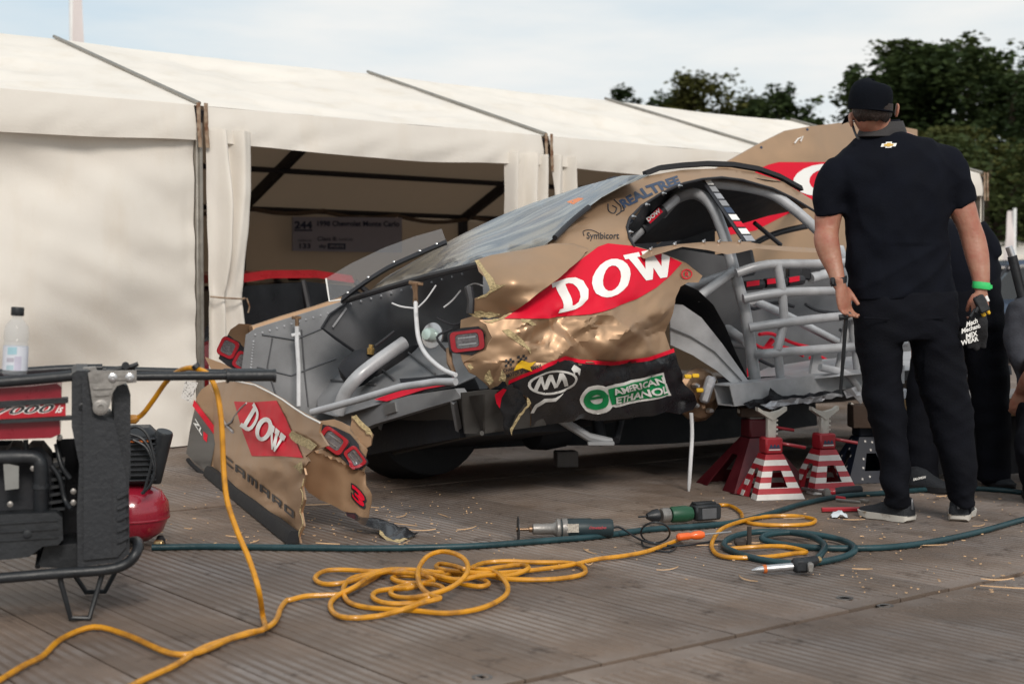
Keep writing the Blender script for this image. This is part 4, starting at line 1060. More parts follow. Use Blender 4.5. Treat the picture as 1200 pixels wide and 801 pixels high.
# cabin floor, tunnel, far side, seat
obj('cabin_floor', patch([(868, 445), (900, 430), (950, 422), (1080, 410), (1080, 432), (1000, 438), (870, 452)], tps([(868, 450, CS(868, 450, .15)), (1080, 430, CS(1080, 430, .15)), (900, 428, CS(900, 428, 1.4)), (1080, 405, CS(1080, 405, 1.4)), (980, 420, CS(980, 420, .8))]), 14, thick=.004, n=Z), M_grey, car)
obj('far_door_inner', patch([(845, 330), (870, 318), (1100, 296), (1100, 430), (880, 440), (850, 440)], lambda x, y: CS(x, y, 1.68 + .01 * noise.noise(Vector((x * .05, y * .05, 1)))), 14, thick=-.01, n=nv), M_panel, car)
obj('rear_bulkhead', patch([(746, 300), (800, 292), (850, 300), (866, 330), (870, 352), (876, 446), (850, 430), (820, 400), (790, 372), (770, 340)], lambda x, y: CS(x, y, .95 - (x - 760) * .004), 14, thick=.006, n=nv), M_panel, car)
obj('dark_interior_side', patch([(738, 262), (760, 250), (800, 262), (838, 268), (838, 300), (745, 300)], lambda x, y: CS(x, y, 1.45), 14, [[(766, 276), (775, 272), (779, 282), (770, 287)], [(784, 268), (797, 264), (799, 278), (786, 281)], [(803, 264), (812, 263), (809, 274), (801, 276)]], thick=.01, n=nv), M_dark, car)
mb = MB(); mb.box(CS(846, 366, .75), (.22, .25, .26), bev=.03); ob = obj('oil_tank', mb, M_bprint, car)
mb = MB(); text_on(mb, '50', [(844, 371), (853, 370), (852, 362), (844, 363)], lambda x, y: at(x, y, CS(846, 366, .75).y - .16), .03, sub=4); obj('lettering', mb, M_wht, ob)
mb = MB(); mb.box(CS(852, 312, .9), (.3, .2, .16), Matrix.Rotation(-.2, 3, 'Y'), .02); obj('head_rest', mb, M_bprint, car)
for x0, x1, y in ((872, 893, 333), (896, 920, 330), (922, 940, 328)):
    mb = MB(); mb.tube([CS(x0, y + 2, 1.0), CS(x1, y, 1.0)], .03, 8); pd = obj('far_padding', mb, M_bprint, car)
    obj('red_label', patch([(x0 + 3, y - 3), (x1 - 3, y - 5), (x1 - 3, y + 1), (x0 + 3, y + 3)], lambda x, y_: CS(x, y_, .96), 8), M_red, pd)
rr = random.Random(3)
for i in range(7):
    x = rr.uniform(860, 985); y = rr.uniform(352, 425)
    mb = MB(); mb.tube(cr_spline([CS(x, y, 1.1), CS(x + 15, y + rr.uniform(-8, 12), 1.15), CS(x + 40, y + rr.uniform(-5, 20), 1.2), CS(x + 62, y + rr.uniform(0, 25), 1.2)], 4), .011, 6); obj('wiring_loom', mb, M_dark if i % 3 else M_red, car)
for i in range(6):
    x = 930 + i * 11; mb = MB(); mb.box(CS(x, 318 - i, 1.35), (.09, .1, rr.uniform(.05, .13)), bev=.01); obj('dash_unit', mb, M_dark if i % 2 else M_bprint, car)
mb = MB(); mb.tube([CS(868, 447, 1.2), CS(905, 398, 1.2)], .02, 6); obj('red_harness', mb, M_red, car)
# --- underbody, suspension, tyre
mb = MB()
def hexa(l0, l1, s0, s1, h0, h1, m=None):
    v = [CB(l, s, h) for l in (l0, l1) for s in (s0, s1) for h in (h0, h1)]
    mb.add(v, [(0, 1, 3, 2), (4, 6, 7, 5), (0, 4, 5, 1), (2, 3, 7, 6), (0, 2, 6, 4), (1, 5, 7, 3)])
hexa(.25, 4.2, .32, 1.75, .24, .30); obj('floor_pan', mb, M_dark, car, smooth=False)
mb = MB(); hexa(.1, .75, .3, 1.5, .08, .30); obj('fuel_cell', mb, M_dark, car, smooth=False)
mb = MB(); mb.tube([CB(1.05, .2, .16), CB(1.05, 1.7, .16)], .05, 10); mb.lathe(CB(1.05, .95, .14), CU, [(.02, -.14), (.11, -.1), (.12, 0), (.11, .1), (.02, .14)], 14); obj('rear_axle', mb, M_dark, car)
mb = MB(); mb.tube([CS(652, 488, .3), CS(690, 512, .25), CS(716, 518, .22)], .022, 8); mb.box(CS(704, 519, .22), (.13, .06, .02), bev=.004); obj('lower_arm', mb, M_panel2, car)
mb = MB(); mb.tube([CS(700, 492, .4), CS(705, 518, .3)], .03, 10); mb.tube([CS(728, 490, .4), CS(722, 516, .3)], .02, 8); obj('damper', mb, M_dark, car)
def tyre(c, ax, r, w_, par, rim=True):
    mb = MB(); pr = [(r * .6, -w_ / 2), (r * .93, -w_ / 2), (r * .985, -w_ * .46), (r, -w_ * .40), (r, w_ * .40), (r * .985, w_ * .46), (r * .93, w_ / 2), (r * .6, w_ / 2)]
    mb.lathe(c, ax, pr, 40, caps=False); t = obj('tyre', mb, M_rub, par)
    mb = MB(); mb.lathe(c, ax, [(r * .6, -w_ * .48), (r * .58, -w_ * .3), (r * .2, -w_ * .2), (r * .15, -w_ * .25), (.01, -w_ * .25)], 30, caps=False); mb.lathe(c, ax, [(r * .6, -w_ * .48), (r * .6, w_ * .48)], 30, caps=False)
    obj('wheel_rim', mb, M_dark, par)
wc = G(505, 566); wc.z = .35
tyre(wc + CV * .15 + Vector((-.02, .1, 0)), CVr, .35, .34, car)
mb = MB(); mb.grid(lambda u, v: CA + CV * (1.72 + .05 * v) + CU * (.3 + 3.6 * u) + Z * (.05 + .03 * math.sin(u * 7) + .40 * v), 20, 3); obj('far_side_light_block', mb, M_dark, car)  # far panel added low down to block light reaching under the car

# ------------------------------------------------------------------ raised bonnet behind the car
def hdf(x, y):
    s = 2.25 + (.10 if x < 952 else .10 + (x - 952) * .0022) + (200 - y) * .001
    if y < 176 + abs(x - 952) * .18: s += .002 * (176 + abs(x - 952) * .18 - y)
    return CS(x, y, s)
bon = thing('bonnet', 'gold bonnet with red diamond lettering standing upright behind the wrecked car', 'car bonnet', CS(950, 420, 2.3))
obj('bonnet_skin', patch([(836, 200), (855, 188), (887, 170), (921, 153), (950, 148), (985, 144), (1030, 143), (1075, 152), (1080, 320), (836, 320)], hdf, 10, thick=.02, n=nv), M_gold, bon, smooth=30)
obj('red_diamond', patch([(846, 268), (868, 222), (887, 199), (900, 193), (912, 190), (1010, 190), (1050, 240), (950, 240), (920, 252), (885, 270), (850, 276)], lift(hdf, nv, .004), 10), M_red, bon, smooth=30)
mb = MB()
for ch, q in (('D', [(862, 258), (900, 244), (908, 206), (886, 212)]), ('O', [(932, 232), (1000, 226), (1000, 190), (925, 196)])):
    qm = quadmap(q); wd_, P, H = SLAB[ch]; patch([qm(*p) for p in densify(P, .25)], lift(hdf, nv, .008), 8, [[qm(*p) for p in densify(h, .25)] for h in H], mb=mb); obj('letter', mb, M_wht, bon, smooth=30); mb = MB()
for p in ((892, 173), (946, 152), (1000, 150)): mb = MB(); mb.lathe(hdf(*p), nv, [(.012, 0), (.012, .004), (.003, .006)], 8); obj('hinge_pin', mb, M_blue, bon)
mb = MB(); mb.tube([lift(hdf, nv, .01)(*p) for p in [(930, 168), (934, 163), (940, 160), (937, 166)]], .006, 5); obj('paint_chip', mb, M_wht, bon)
for p in ((880, 310), (1050, 310)): mb = MB(); q = hdf(*p); mb.tube([q - nv * .05, Vector((q.x, q.y, 0)) - nv * .05], .02, 8); obj('stand_leg', mb, M_panel, bon)

# ------------------------------------------------------------------ torn rear bumper cover
b0, b1 = G(249, 557), G(350, 637)
bn = Vector((-(b1 - b0).y, (b1 - b0).x, 0)).normalized()
if bn.y > 0: bn = -bn
bn = bn if bn.dot(Vector((0, -1, 0))) > 0 else -bn
bd = (b1 - b0).normalized()
def bsf(x, y):
    p = onpl(x, y, b0, bn)
    lean = -.22 * p.z
    t = (p - b0).dot(bd)
    bow = .06 * math.sin(max(0, min(1, t / 2)) * PI)
    wv = .012 * noise.noise(Vector((x * .03, y * .03, 4))) + .004 * noise.noise(Vector((x * .1, y * .1, 4)))
    rib = .014 * max(0, 1 - abs((y - (470 + (x - 250) * .72)) / 12)) if x > 255 else 0
    return onpl(x, y, b0 + bn * (lean * .6 + bow * .4 + wv + rib * .6), bn)
bum = thing('bumper_cover', 'torn gold rear bumper cover hanging off the tail onto the trackway', 'car bumper', (b0 + b1) / 2)
BO = [(244, 450), (262, 447), (290, 447), (304, 452), (318, 460), (332, 468), (345, 478), (360, 486), (376, 495), (374, 506), (384, 522), (366, 528), (358, 534), (362, 540), (356, 548), (358, 556), (354, 570), (357, 585), (353, 600), (356, 616), (350, 628), (352, 636), (340, 626), (300, 593), (262, 562), (248, 552), (252, 520), (246, 480)]
bm_ = obj('cover_skin', patch(BO, bsf, 5, thick=.008, n=bn), M_gold, bum, smooth=50)
B1 = lift(bsf, bn, .004); B2 = lift(bsf, bn, .010)
RDB = [(275, 470), (296, 471), (325, 469), (336, 490), (356, 536), (330, 534), (296, 534), (285, 505)]
obj('red_diamond', patch(RDB, B1, 5), M_red, bm_, smooth=50)
mb = MB()
for ch, q in (('D', [(283, 499), (296, 508), (308, 486), (300, 471)]), ('O', [(298, 510), (314, 520), (326, 496), (309, 484)]), ('W', [(318, 524), (327, 531), (338, 511), (318, 494)])):
    qm = quadmap(q); wd_, P, H = SLAB[ch]; mb = patch([qm(*p) for p in densify(P, .25)], B2, 4, [[qm(*p) for p in densify(h, .25)] for h in H]); obj('letter', mb, M_wht, bm_, smooth=50)
mb = MB(); sx = 262
for i, ch in enumerate('CAMARO'):
    x0 = 262 + i * 14.4; y0 = 531 + i * 11.6
    q = [(x0, y0 + 9), (x0 + 11.5, y0 + 9 + 9.6), (x0 + 11.5, y0 + 9.2), (x0, y0)]
    qm = quadmap(q)
    W_ = .26
    if ch == 'C': P = [(0, .1), (.1, 0), (1, 0), (1, W_), (.24, W_), (.24, 1 - W_), (1, 1 - W_), (1, 1), (.1, 1), (0, .9)]; H = []
    if ch == 'A': P = [(0, 0), (.24, 0), (.24, .3), (.76, .3), (.76, 0), (1, 0), (1, .9), (.9, 1), (.1, 1), (0, .9)]; H = [[(.24, .52), (.76, .52), (.76, .78), (.24, .78)]]
    if ch == 'M': P = [(0, 0), (.2, 0), (.2, .78), (.4, .78), (.4, 0), (.6, 0), (.6, .78), (.8, .78), (.8, 0), (1, 0), (1, .9), (.9, 1), (0, 1)]; H = []
    if ch == 'R': P = [(0, 0), (.24, 0), (.24, .3), (.6, .3), (.76, 0), (1, 0), (.85, .35), (1, .45), (1, .9), (.9, 1), (0, 1)]; H = [[(.24, .52), (.76, .52), (.76, .78), (.24, .78)]]
    if ch == 'O': P = [(0, .1), (.1, 0), (.9, 0), (1, .1), (1, .9), (.9, 1), (.1, 1), (0, .9)]; H = [[(.24, W_), (.76, W_), (.76, 1 - W_), (.24, 1 - W_)]]
    mb = patch([qm(*p) for p in P], B1, 4, [[qm(*p) for p in h] for h in H]); obj('letter', mb, M_bprint, bm_, smooth=50)
# side return with the grey badge panel
sdf = lambda x, y: at(x, y, bsf(250, y).y + .0035 * (250 - x) * 2.2)
sp_ = obj('side_return', patch([(245, 450), (236, 456), (230, 466), (224, 500), (219, 532), (228, 541), (248, 557), (251, 540), (256, 518), (258, 500), (254, 470)], sdf, 5, thick=.006, n=bn), M_gold, bum, smooth=50)
nb = (bn - Vector((.5, 0, 0))).normalized()
obj('grey_badge_panel', patch([(230, 474), (224, 500), (219, 531), (228, 541), (246, 554), (250, 534), (254, 514)], lift(sdf, nb, .004), 5), mat('grey_band', (.11, .105, .10), .45, .2), sp_)
obj('red_stripe', patch([(229, 468), (255, 502), (254, 511), (227, 475)], lift(sdf, nb, .007), 5), M_red, sp_)
mb = MB(); text_on(mb, 'ZL', [(228, 495), (238, 510), (240, 505), (230, 489)], lift(sdf, nb, .008), .03, sub=2); obj('lettering', mb, M_wht, sp_)
mb = MB(); text_on(mb, '1', [(240, 514), (244, 518), (245, 509), (240, 505)], lift(sdf, nb, .008), .05, sub=2); obj('lettering', mb, M_red, sp_)
mb = MB(); mb.tube(cr_spline([sdf(220, 536) - Z * .01, sdf(226, 545), sdf(240, 556) - Z * .0, Vector((b0.x, b0.y, .015))], 4), .012, 8); obj('side_lip', mb, M_rub, sp_)
# black lip along the bottom edge
mb = MB(); rg = []
for k in range(13):
    t = k / 12; p = b0 + (b1 - b0) * t
    q = p + bn * .03
    rg.append([q + Z * .055, q + bn * .012 + Z * .04, q + bn * .02 + Z * .004, q - bn * .03 + Z * .002, q - bn * .03 + Z * .05])
mb.rings(rg); obj('lower_lip', mb, M_rub, bum, smooth=30)
# torn fibre on the break
obj('torn_fibre', patch(rag([(340, 508), (346, 505), (360, 512), (374, 520), (368, 528), (356, 522), (344, 514)], 1.2, 5, 2), B2, 4), M_foam, bm_, smooth=False)
obj('torn_fibre', patch(rag([(347, 546), (356, 540), (359, 548), (356, 556)], 1.0, 5, 3), B2, 4), M_foam, bm_, smooth=False)
mb = MB(); mb.tube([B1(*p) for p in rag([(357, 560), (354, 572), (356, 585), (353, 600), (356, 614), (350, 628), (352, 636)], .8, 4, 5)[:16]], .0025, 5); obj('frayed_edge', mb, M_foam, bm_)
mb = MB(); mb.tube([B1(*p) for p in [(276, 446), (300, 451), (318, 460), (332, 468), (346, 478), (360, 487), (376, 495)]], .004, 5); obj('bright_edge', mb, M_wht, bm_)
mb = MB(); mb.tube([B1(*p) for p in [(262, 500), (272, 494), (283, 478), (290, 472)]], .006, 5); mb.tube([B1(*p) for p in [(262, 492), (268, 500), (274, 506)]], .008, 5); obj('scrape', mb, M_alusk, bm_)
# second torn piece with the near tail lamps
_b2 = tps([(374, 492, 6.08), (431, 608, 5.88), (430, 540, 5.93), (400, 596, 5.92), (357, 577, 6.0), (356, 545, 6.04), (392, 545, 5.97)])
n2_ = Vector((-.25, -.95, .15)).normalized()
b2f = lambda x, y: _b2(x, y) + n2_ * (.006 * noise.noise(Vector((x * .06, y * .06, 7))) + (.02 * max(0, 1 - abs(y - (522 + (x - 358) * .42)) / 4)) - (.018 if y < 522 + (x - 358) * .42 else 0))
pb = obj('torn_corner_skin', patch(rag([(374, 492), (390, 491), (411, 500), (421, 518), (429, 526), (426, 538), (428, 552), (429, 568), (436, 580), (434, 590), (431, 608), (416, 604), (400, 597), (376, 585), (362, 577), (354, 562), (356, 548), (358, 536), (368, 526), (384, 522)], .7, 6, 8), b2f, 4, thick=.008, n=n2_), M_gold, bum, smooth=50)
obj('standing_flap', patch(rag([(411, 500), (412, 487), (418, 488), (437, 509), (434, 522), (428, 526), (421, 518)], .8, 6), lambda x, y: at(x, y, 6.0), 4, thick=.012, n=n2_), M_gold, pb)
obj('torn_fibre', patch(rag([(412, 488), (417, 486), (436, 506), (437, 512), (430, 508), (420, 497)], 1.0, 4), lambda x, y: at(x, y, 5.985), 4), M_foam, pb, smooth=False)
obj('lamp_recess', patch([(374, 496), (392, 500), (410, 508), (420, 520), (424, 538), (426, 550), (410, 544), (398, 534), (384, 526), (374, 514)], lift(b2f, n2_, .014), 4), M_bprint, pb, smooth=50)
lamp(pb, lift(b2f, n2_, .014), n2_, 391, 516, 18, 12, .62)
lamp(pb, lift(b2f, n2_, .014), n2_, 417, 536, 14, 9, .95)
mb = MB(); text_on(mb, '3', [(412, 583), (428, 600), (432, 580), (411, 563)], lift(b2f, n2_, .006), .09, sub=.2); obj('numeral_outline', mb, M_bprint, pb, smooth=50)
mb = MB(); text_on(mb, '3', [(414, 582), (427, 596), (430, 580), (413, 566)], lift(b2f, n2_, .012), .03, sub=.2); obj('numeral', mb, M_red, pb, smooth=50)
tl = G(484, 627)
_tl = tps([(408, 598, 5.86), (431, 608, 5.86), (444, 608, 5.9), (488, 624, G(488, 628).y), (470, 631, G(470, 632).y), (448, 624, 5.78), (420, 612, 5.8)])
obj('trailing_lip', patch(rag([(400, 597), (431, 606), (446, 607), (466, 615), (490, 624), (484, 629), (462, 632), (452, 628), (444, 620), (430, 617), (412, 606)], .8, 5, 9), lambda x, y: _tl(x, y) + Z * .01 * noise.noise(Vector((x * .1, y * .1, 3))), 4, thick=.006, n=n2_), M_blk, pb, smooth=50)
obj('torn_fibre', patch(rag([(446, 620), (452, 627), (462, 632), (486, 629), (470, 635), (456, 634), (446, 626)], 1.0, 4, 11), lambda x, y: _tl(x, y) + n2_ * .01, 4), M_foam, pb, smooth=False)
# far end curl with the far tail lamps
n3_ = Vector((-.35, -.9, .2)).normalized()
cf = lambda x, y: at(x, y, 7.55 + .004 * (x - 270) + .06 * math.sin((y - 380) * .05))
cp = obj('far_corner_skin', patch([(270, 386), (280, 379), (294, 380), (300, 385), (291, 392), (296, 404), (301, 416), (299, 428), (300, 436), (274, 434), (256, 420), (262, 402)], cf, 5, thick=.01, n=n3_), M_gold, bum, smooth=50)
obj('lamp_recess', patch([(268, 392), (283, 404), (297, 415), (300, 430), (290, 437), (272, 433), (257, 420), (262, 404)], lift(cf, n3_, .004), 5), M_bprint, cp)
lamp(cp, lift(cf, n3_, .004), n3_, 269, 408, 11.5, 12, .45)
lamp(cp, lift(cf, n3_, .004), n3_, 287, 424, 11.5, 11, .5)
obj('torn_shard', patch([(240, 418), (262, 426), (276, 434), (274, 440), (252, 440), (246, 430)], lambda x, y: at(x, y, 7.5), 5, thick=.01, n=n3_), M_gold, cp)
obj('paper_tag', patch([(217, 446), (232, 448), (224, 472), (212, 466)], lambda x, y: at(x, y, 7.3), 8), mat('tag_print', (.6, .58, .55), .7, col2='5a5450', scale=120, pos=(.55, .6)), bum)
# ================================================================== things around the car
M_jred = mat('jack_red', (.36, .018, .028), .4, 0, var=.12, scale=12, coat=.2)
M_jdred = mat('jack_dark_red', (.075, .006, .010), .5, 0, var=.2, scale=12)
M_jwht = mat('jack_white', (.62, .59, .56), .5, var=.1, scale=15)
M_jnavy = mat('jack_navy', (.006, .009, .020), .5, var=.2)
M_bone = mat('jack_post', (.52, .49, .44), .5, .1, var=.15, scale=25, bump=.1)
M_hose = mat('green_rubber_hose', (.012, .042, .05), .42, 0, var=.3, scale=9, bump=.15, bscale=40)
M_cord = mat('yellow_cord', (.62, .27, .01), .42, 0, col2=(.36, .15, .012), scale=14, pos=(.45, .66), coat=.15, rvar=.05)
M_plast = mat('black_plastic', (.016, .018, .021), .45, 0, var=.25, scale=10, bump=.15, bscale=60)
M_plast2 = mat('charcoal_cover', (.019, .021, .025), .5, 0, var=.3, scale=6, bump=.2, bscale=70, col2=(.034, .036, .04), pos=(.55, .8))
M_castal = mat('cast_aluminium', (.27, .255, .24), .42, .6, var=.15, scale=20, bump=.15, bscale=60)
M_tank = mat('tank_red', (.22, .006, .018), .3, 0, var=.2, coat=.5)
M_wood = mat('pale_wood', 'a88a63', .7, var=.2, scale=4, stretch=(1, 8, 8), bump=.2)
M_shav = mat('wood_shaving', (.52, .33, .18), .8, var=.35, scale=3)
GRP = 'jack stands under the sill'
def jack(px, pyb, Y, h_top, w_, label, kind, rot=0.0, s=1.0, wf=1.0):
    base = at(px, pyb, Y); base.z = 0
    th = thing('jack_stand', label, 'jack stand', base, GRP)
    Rm = Matrix.Rotation(rot, 3, 'Z')
    hb_ = .21 * s; wb, wt = .125 * s * wf, .045 * s      # half widths
    body = {'stripe': M_jred, 'red': M_jdred, 'star': M_jnavy}[kind]
    # folded plate frame: four tapered sides with an arched opening in each face
    for side in range(4):
        M = Rm @ Matrix.Rotation(side * PI / 2, 3, 'Z')
        def P(x, z, o=0):
            k = 1 - z / hb_; y = -(wt + (wb - wt) * k) - o
            return base + M @ Vector((x, y, z))
        def half(z): return wt + (wb - wt) * (1 - z / hb_)
        def fp(x, y): z = hb_ - y; return P(x, z)
        outl = [(-wt, 0), (wt, 0), (half(0), hb_), (half(0) * .42 if side % 2 else half(0), hb_)]
        z0, z1 = (.055 * s, .135 * s) if side % 2 == 0 else (0, .14 * s)
        hole = [(-half(z0) * .42, z0), (half(z0) * .42, z0), (half(z1) * .30, z1), (-half(z1) * .30, z1)]
        # quads round the opening, split in stripes
        nst = 8
        zs = sorted(set([hb_ * i / nst for i in range(nst + 1)] + [z0, z1]))
        mbs = {0: MB(), 1: MB()}
        for a, b in zip(zs[:-1], zs[1:]):
            zc = (a + b) / 2; par = int(zc / hb_ * nst) % 2
            xa, xb = half(a), half(b)
            if z0 <= zc <= z1:
                f = lambda z: half(z0) * .42 + (half(z1) * .30 - half(z0) * .42) * (z - z0) / (z1 - z0)
                segs = [(-xa, -f(a), -xb, -f(b)), (f(a), xa, f(b), xb)]
            else: segs = [(-xa, xa, -xb, xb)]
            for q in segs:
                pts = [P(q[0], a), P(q[1], a), P(q[3], b), P(q[2], b)]
                n_ = (pts[1] - pts[0]).cross(pts[3] - pts[0]).normalized()
                mbs[par].prism(pts, n_ * -.003)
        if kind == 'stripe':
            obj('frame_side', mbs[1], body, th, smooth=False); o = obj('white_stripes', mbs[0], M_jwht, th, smooth=False)
        else:
            mm = MB(); mm.add(mbs[0].v, mbs[0].f); mm.add(mbs[1].v, mbs[1].f); o = obj('frame_side', mm, body, th, smooth=False)
            if kind == 'star' and side in (0, 3, 1):
                for (x, z) in ((-.03, .03), (.035, .03), (0, .15), (-.07, .02), (.075, .02), (-.055, .07), (.055, .07), (-.045, .11), (.045, .12), (.015, .185), (-.02, .19)):
                    pts = [P(x * s + (.008 if q % 2 == 0 else .0035) * math.sin(q * PI / 5), z * s + (.008 if q % 2 == 0 else .004) * math.cos(q * PI / 5), .002) for q in range(10)]
                    mm = MB(); mm.add(pts, [list(range(10))]); obj('star', mm, M_jwht, o, smooth=False)
    if kind != 'red':
        for sx in (-1, 1):
            mb = MB(); mb.prism([base + Rm @ Vector((sx * wb * .9, .0, 0)), base + Rm @ Vector((sx * wb * 1.35, wb * 1.0, 0)), base + Rm @ Vector((sx * wb * 1.05, wb * 1.0, 0)), base + Rm @ Vector((sx * wt, wt, hb_ * .9))], Rm @ Vector((0, .004, 0))); obj('rear_leg', mb, body, th, smooth=False)
    mb = MB(); mb.box(base + Z * (hb_ + .04 * s), (wt * 2, wt * 2, .08 * s), Rm, .008); col = obj('collar', mb, body, th)
    if kind == 'stripe':
        mb = MB(); q0 = base + Rm @ Vector((0, -wt - .002, hb_ + .035 * s))
        for k in (-1, 0, 1):
            c = q0 + Rm @ Vector((k * .018, 0, 0)); mb.add([c + Rm @ Vector((-.011, 0, -.006)), c + Rm @ Vector((-.003, 0, .012)), c + Rm @ Vector((.003, 0, .012)), c + Rm @ Vector((.011, 0, -.006))], [(0, 1, 2, 3)])
        obj('badge', mb, M_blue, col, smooth=False)
        mb = MB(); mb.box(q0 - Z * .013, (.06, .001, .006), Rm); obj('badge_bar', mb, M_jwht, col, smooth=False)
    z0 = hb_ + .08 * s
    mb = MB(); mb.box(base + Z * ((z0 - .05 + h_top - .02) / 2), (.045 * s, .035 * s, h_top - .02 - z0 + .05), Rm, .006)
    for k in range(4): mb.box(base + Rm @ Vector((.024 * s, 0, z0 + .015 + k * .022)), (.016, .03 * s, .011), Rm, .003)
    ps = obj('ratchet_post', mb, M_bone, th)
    mb = MB(); rg = []
    for x, z, d in ((-.075, .012, .018), (-.05, -.004, .022), (0, -.016, .024), (.05, -.004, .022), (.075, .012, .018)):
        c = Vector((x * s, 0, h_top + z)); rg.append([base + Rm @ (c + Vector((0, -d, 0))), base + Rm @ (c + Vector((0, d, 0))), base + Rm @ (c + Vector((0, d, -.018 - (.02 if x == 0 else 0)))), base + Rm @ (c + Vector((0, -d, -.018 - (.02 if x == 0 else 0))))])
    mb.rings(rg); obj('saddle', mb, M_bone, th, smooth=False)
    mb = MB(); mb.tube(cr_spline([base + Rm @ Vector((wt, -wt * .6, hb_ + .05 * s)), base + Rm @ Vector((wt + .03, -wt * .9, hb_ + .045 * s)), base + Rm @ Vector((wt + .11 * s, -wt * 1.3, hb_ + .03 * s))], 3), .008, 8); obj('release_lever', mb, M_jred, th)
    return th
jack(903, 583, 6.92, .425, .12, 'red and white striped jack stand nearest the torn end of the sill', 'stripe', .22)
jack(884, 572, 7.28, .385, .2, 'plain dark red jack stand standing behind the nearest striped one', 'red', .3, 1.2, 1.5)
jack(965, 576, 7.12, .412, .12, 'second striped jack stand halfway to the mechanic feet', 'stripe', .3)
jack(1012, 560, 7.55, .40, .12, 'navy jack stand with white stars beside the mechanic leg', 'star', .2, 1.1, 1.15)
mb = MB(); p = at(1014, 487, 7.5); mb.box(p, (.16, .14, .12), bev=.004); tag(obj('wood_block', mb, mat('dark_wood', '3b2c22', .8, bump=.2)), 'dark wooden block on top of the starred jack stand', 'wood block')
mb = MB(); mb.box(at(884, 482, 7.28), (.16, .12, .05), bev=.004); tag(obj('wood_block', mb, bpy.data.materials['dark_wood']), 'dark wooden packer on the plain dark red jack stand', 'wood block')

def gpath(pts, z=.013, closed=False, n=5, jit=0, seed=0):
    rr = random.Random(seed)
    return cr_spline([G(p[0], p[1], (p[2] if len(p) > 2 else z) + rr.uniform(0, jit)) for p in pts], n, closed)
# --- green air hoses
mb = MB(); mb.tube(gpath([(178, 641), (240, 640), (330, 641), (430, 642), (500, 641), (560, 639), (640, 633), (700, 628), (760, 620), (820, 616), (858, 612), (900, 602), (940, 590), (985, 581), (1040, 577), (1090, 573), (1140, 572), (1200, 577), (1260, 590)], .012), .0125, 10)
tag(obj('air_hose', mb, M_hose), 'long dark green air hose running from the compressor past the jack stands', 'hose')
def zz(pts, ox, oy, sc): return [(ox + p[0] / sc, oy + p[1] / sc) + tuple(p[2:]) for p in pts]
mb = MB(); mb.tube(gpath([(1260, 592), (1200, 608), (1150, 622), (1100, 633), (1050, 640), (1000, 642), (950, 641), (915, 637), (893, 631, .02), (905, 625, .03), (940, 624, .03), (985, 632, .02), (1002, 643, .03), (985, 653, .014), (940, 660), (890, 655), (858, 645), (848, 638), (858, 629, .02), (885, 623, .025), (920, 623, .03), (950, 628, .035), (966, 638, .035), (963, 648, .03), (955, 656, .02)], .012), .0125, 10)
ah = obj('air_hose', mb, M_hose); tag(ah, 'coiled dark green air hose with an air tool at its end', 'hose')
# --- yellow extension cord: bundle on the ground
zc = [(0, 275), (60, 260), (140, 256), (200, 252), (250, 230), (310, 200), (370, 160), (330, 163), (200, 157), (130, 163), (97, 190), (130, 212), (210, 208), (300, 182), (370, 158, .025), (470, 157), (560, 165), (660, 175), (740, 190), (775, 212), (730, 222), (640, 207), (560, 188), (450, 181), (398, 190), (440, 207), (500, 208), (560, 200, .03), (520, 178, .03), (430, 168, .03), (330, 172), (240, 190), (208, 232), (225, 280), (290, 303), (400, 312), (500, 318), (600, 327), (700, 318), (780, 295), (840, 258), (850, 225, .02), (830, 190, .03), (795, 162, .03), (740, 155, .03), (690, 162), (600, 180), (480, 225, .02), (400, 232), (335, 243), (326, 268), (380, 288), (480, 286), (550, 262, .03), (600, 238, .03), (570, 216, .03), (480, 214), (410, 228), (393, 250), (430, 265), (500, 263, .03), (600, 238, .04), (660, 205, .05), (692, 165, .07), (688, 125, .08), (650, 97, .09), (595, 86, .09), (540, 102, .08), (505, 145, .06), (500, 190, .05), (520, 235, .04), (560, 260, .03), (585, 268, .03), (520, 285, .02), (440, 312, .03), (350, 336), (240, 345), (175, 330), (157, 290), (190, 255), (250, 225, .03), (340, 172, .03), (480, 158, .03), (640, 195, .03), (760, 178, .03), (860, 180), (930, 152, .02), (900, 138), (800, 150), (740, 165), (820, 190), (960, 196), (1080, 188), (1150, 170), (1140, 142), (1080, 130), (960, 128), (840, 124), (750, 132), (690, 155, .03), (640, 142, .03), (585, 134), (572, 148), (620, 160, .02), (760, 170, .02), (880, 165), (1000, 152), (1100, 138), (1200, 115)]
YP = [(50, 768), (72, 748), (110, 734), (150, 744), (200, 765), (235, 763), (270, 748), (305, 738), (322, 728, .012), (329, 712), (336, 703)] + zz(zc, 340, 620, 3.333) + [(730, 651), (760, 645), (790, 634), (800, 630)]
mb = MB(); mb.tube(gpath([(-30, 815), (10, 790), (30, 778)] + YP, .0095, n=4, jit=.006, seed=4), .0085, 8)
tag(obj('extension_cord', mb, M_cord), 'tangled yellow extension cord lying in loops on the foreground boards', 'cord')
yc = thing('extension_cord', 'yellow cord hanging from the generator handle down to the boards', 'cord', G(309, 735))
Yg = 4.75
P_ = [at(154, 491, 4.72), at(166, 486, 4.72), at(180, 468, 4.7), at(194, 448, 4.66), at(206, 437, 4.6), at(220, 431, 4.53), at(234, 433, 4.5), at(245, 440, 4.47), at(255, 462, 4.45), at(260, 500, 4.43), at(262, 545, 4.42), at(266, 585, 4.38), at(278, 622, 4.33), at(292, 655, 4.28), at(303, 690, 4.22)] 
P_ += [G(308, 722, .012), G(310, 736, .02), G(290, 741, .012), G(262, 750, .012), G(235, 760, .012), G(205, 779, .012), G(160, 800, .012), G(110, 830, .012)]
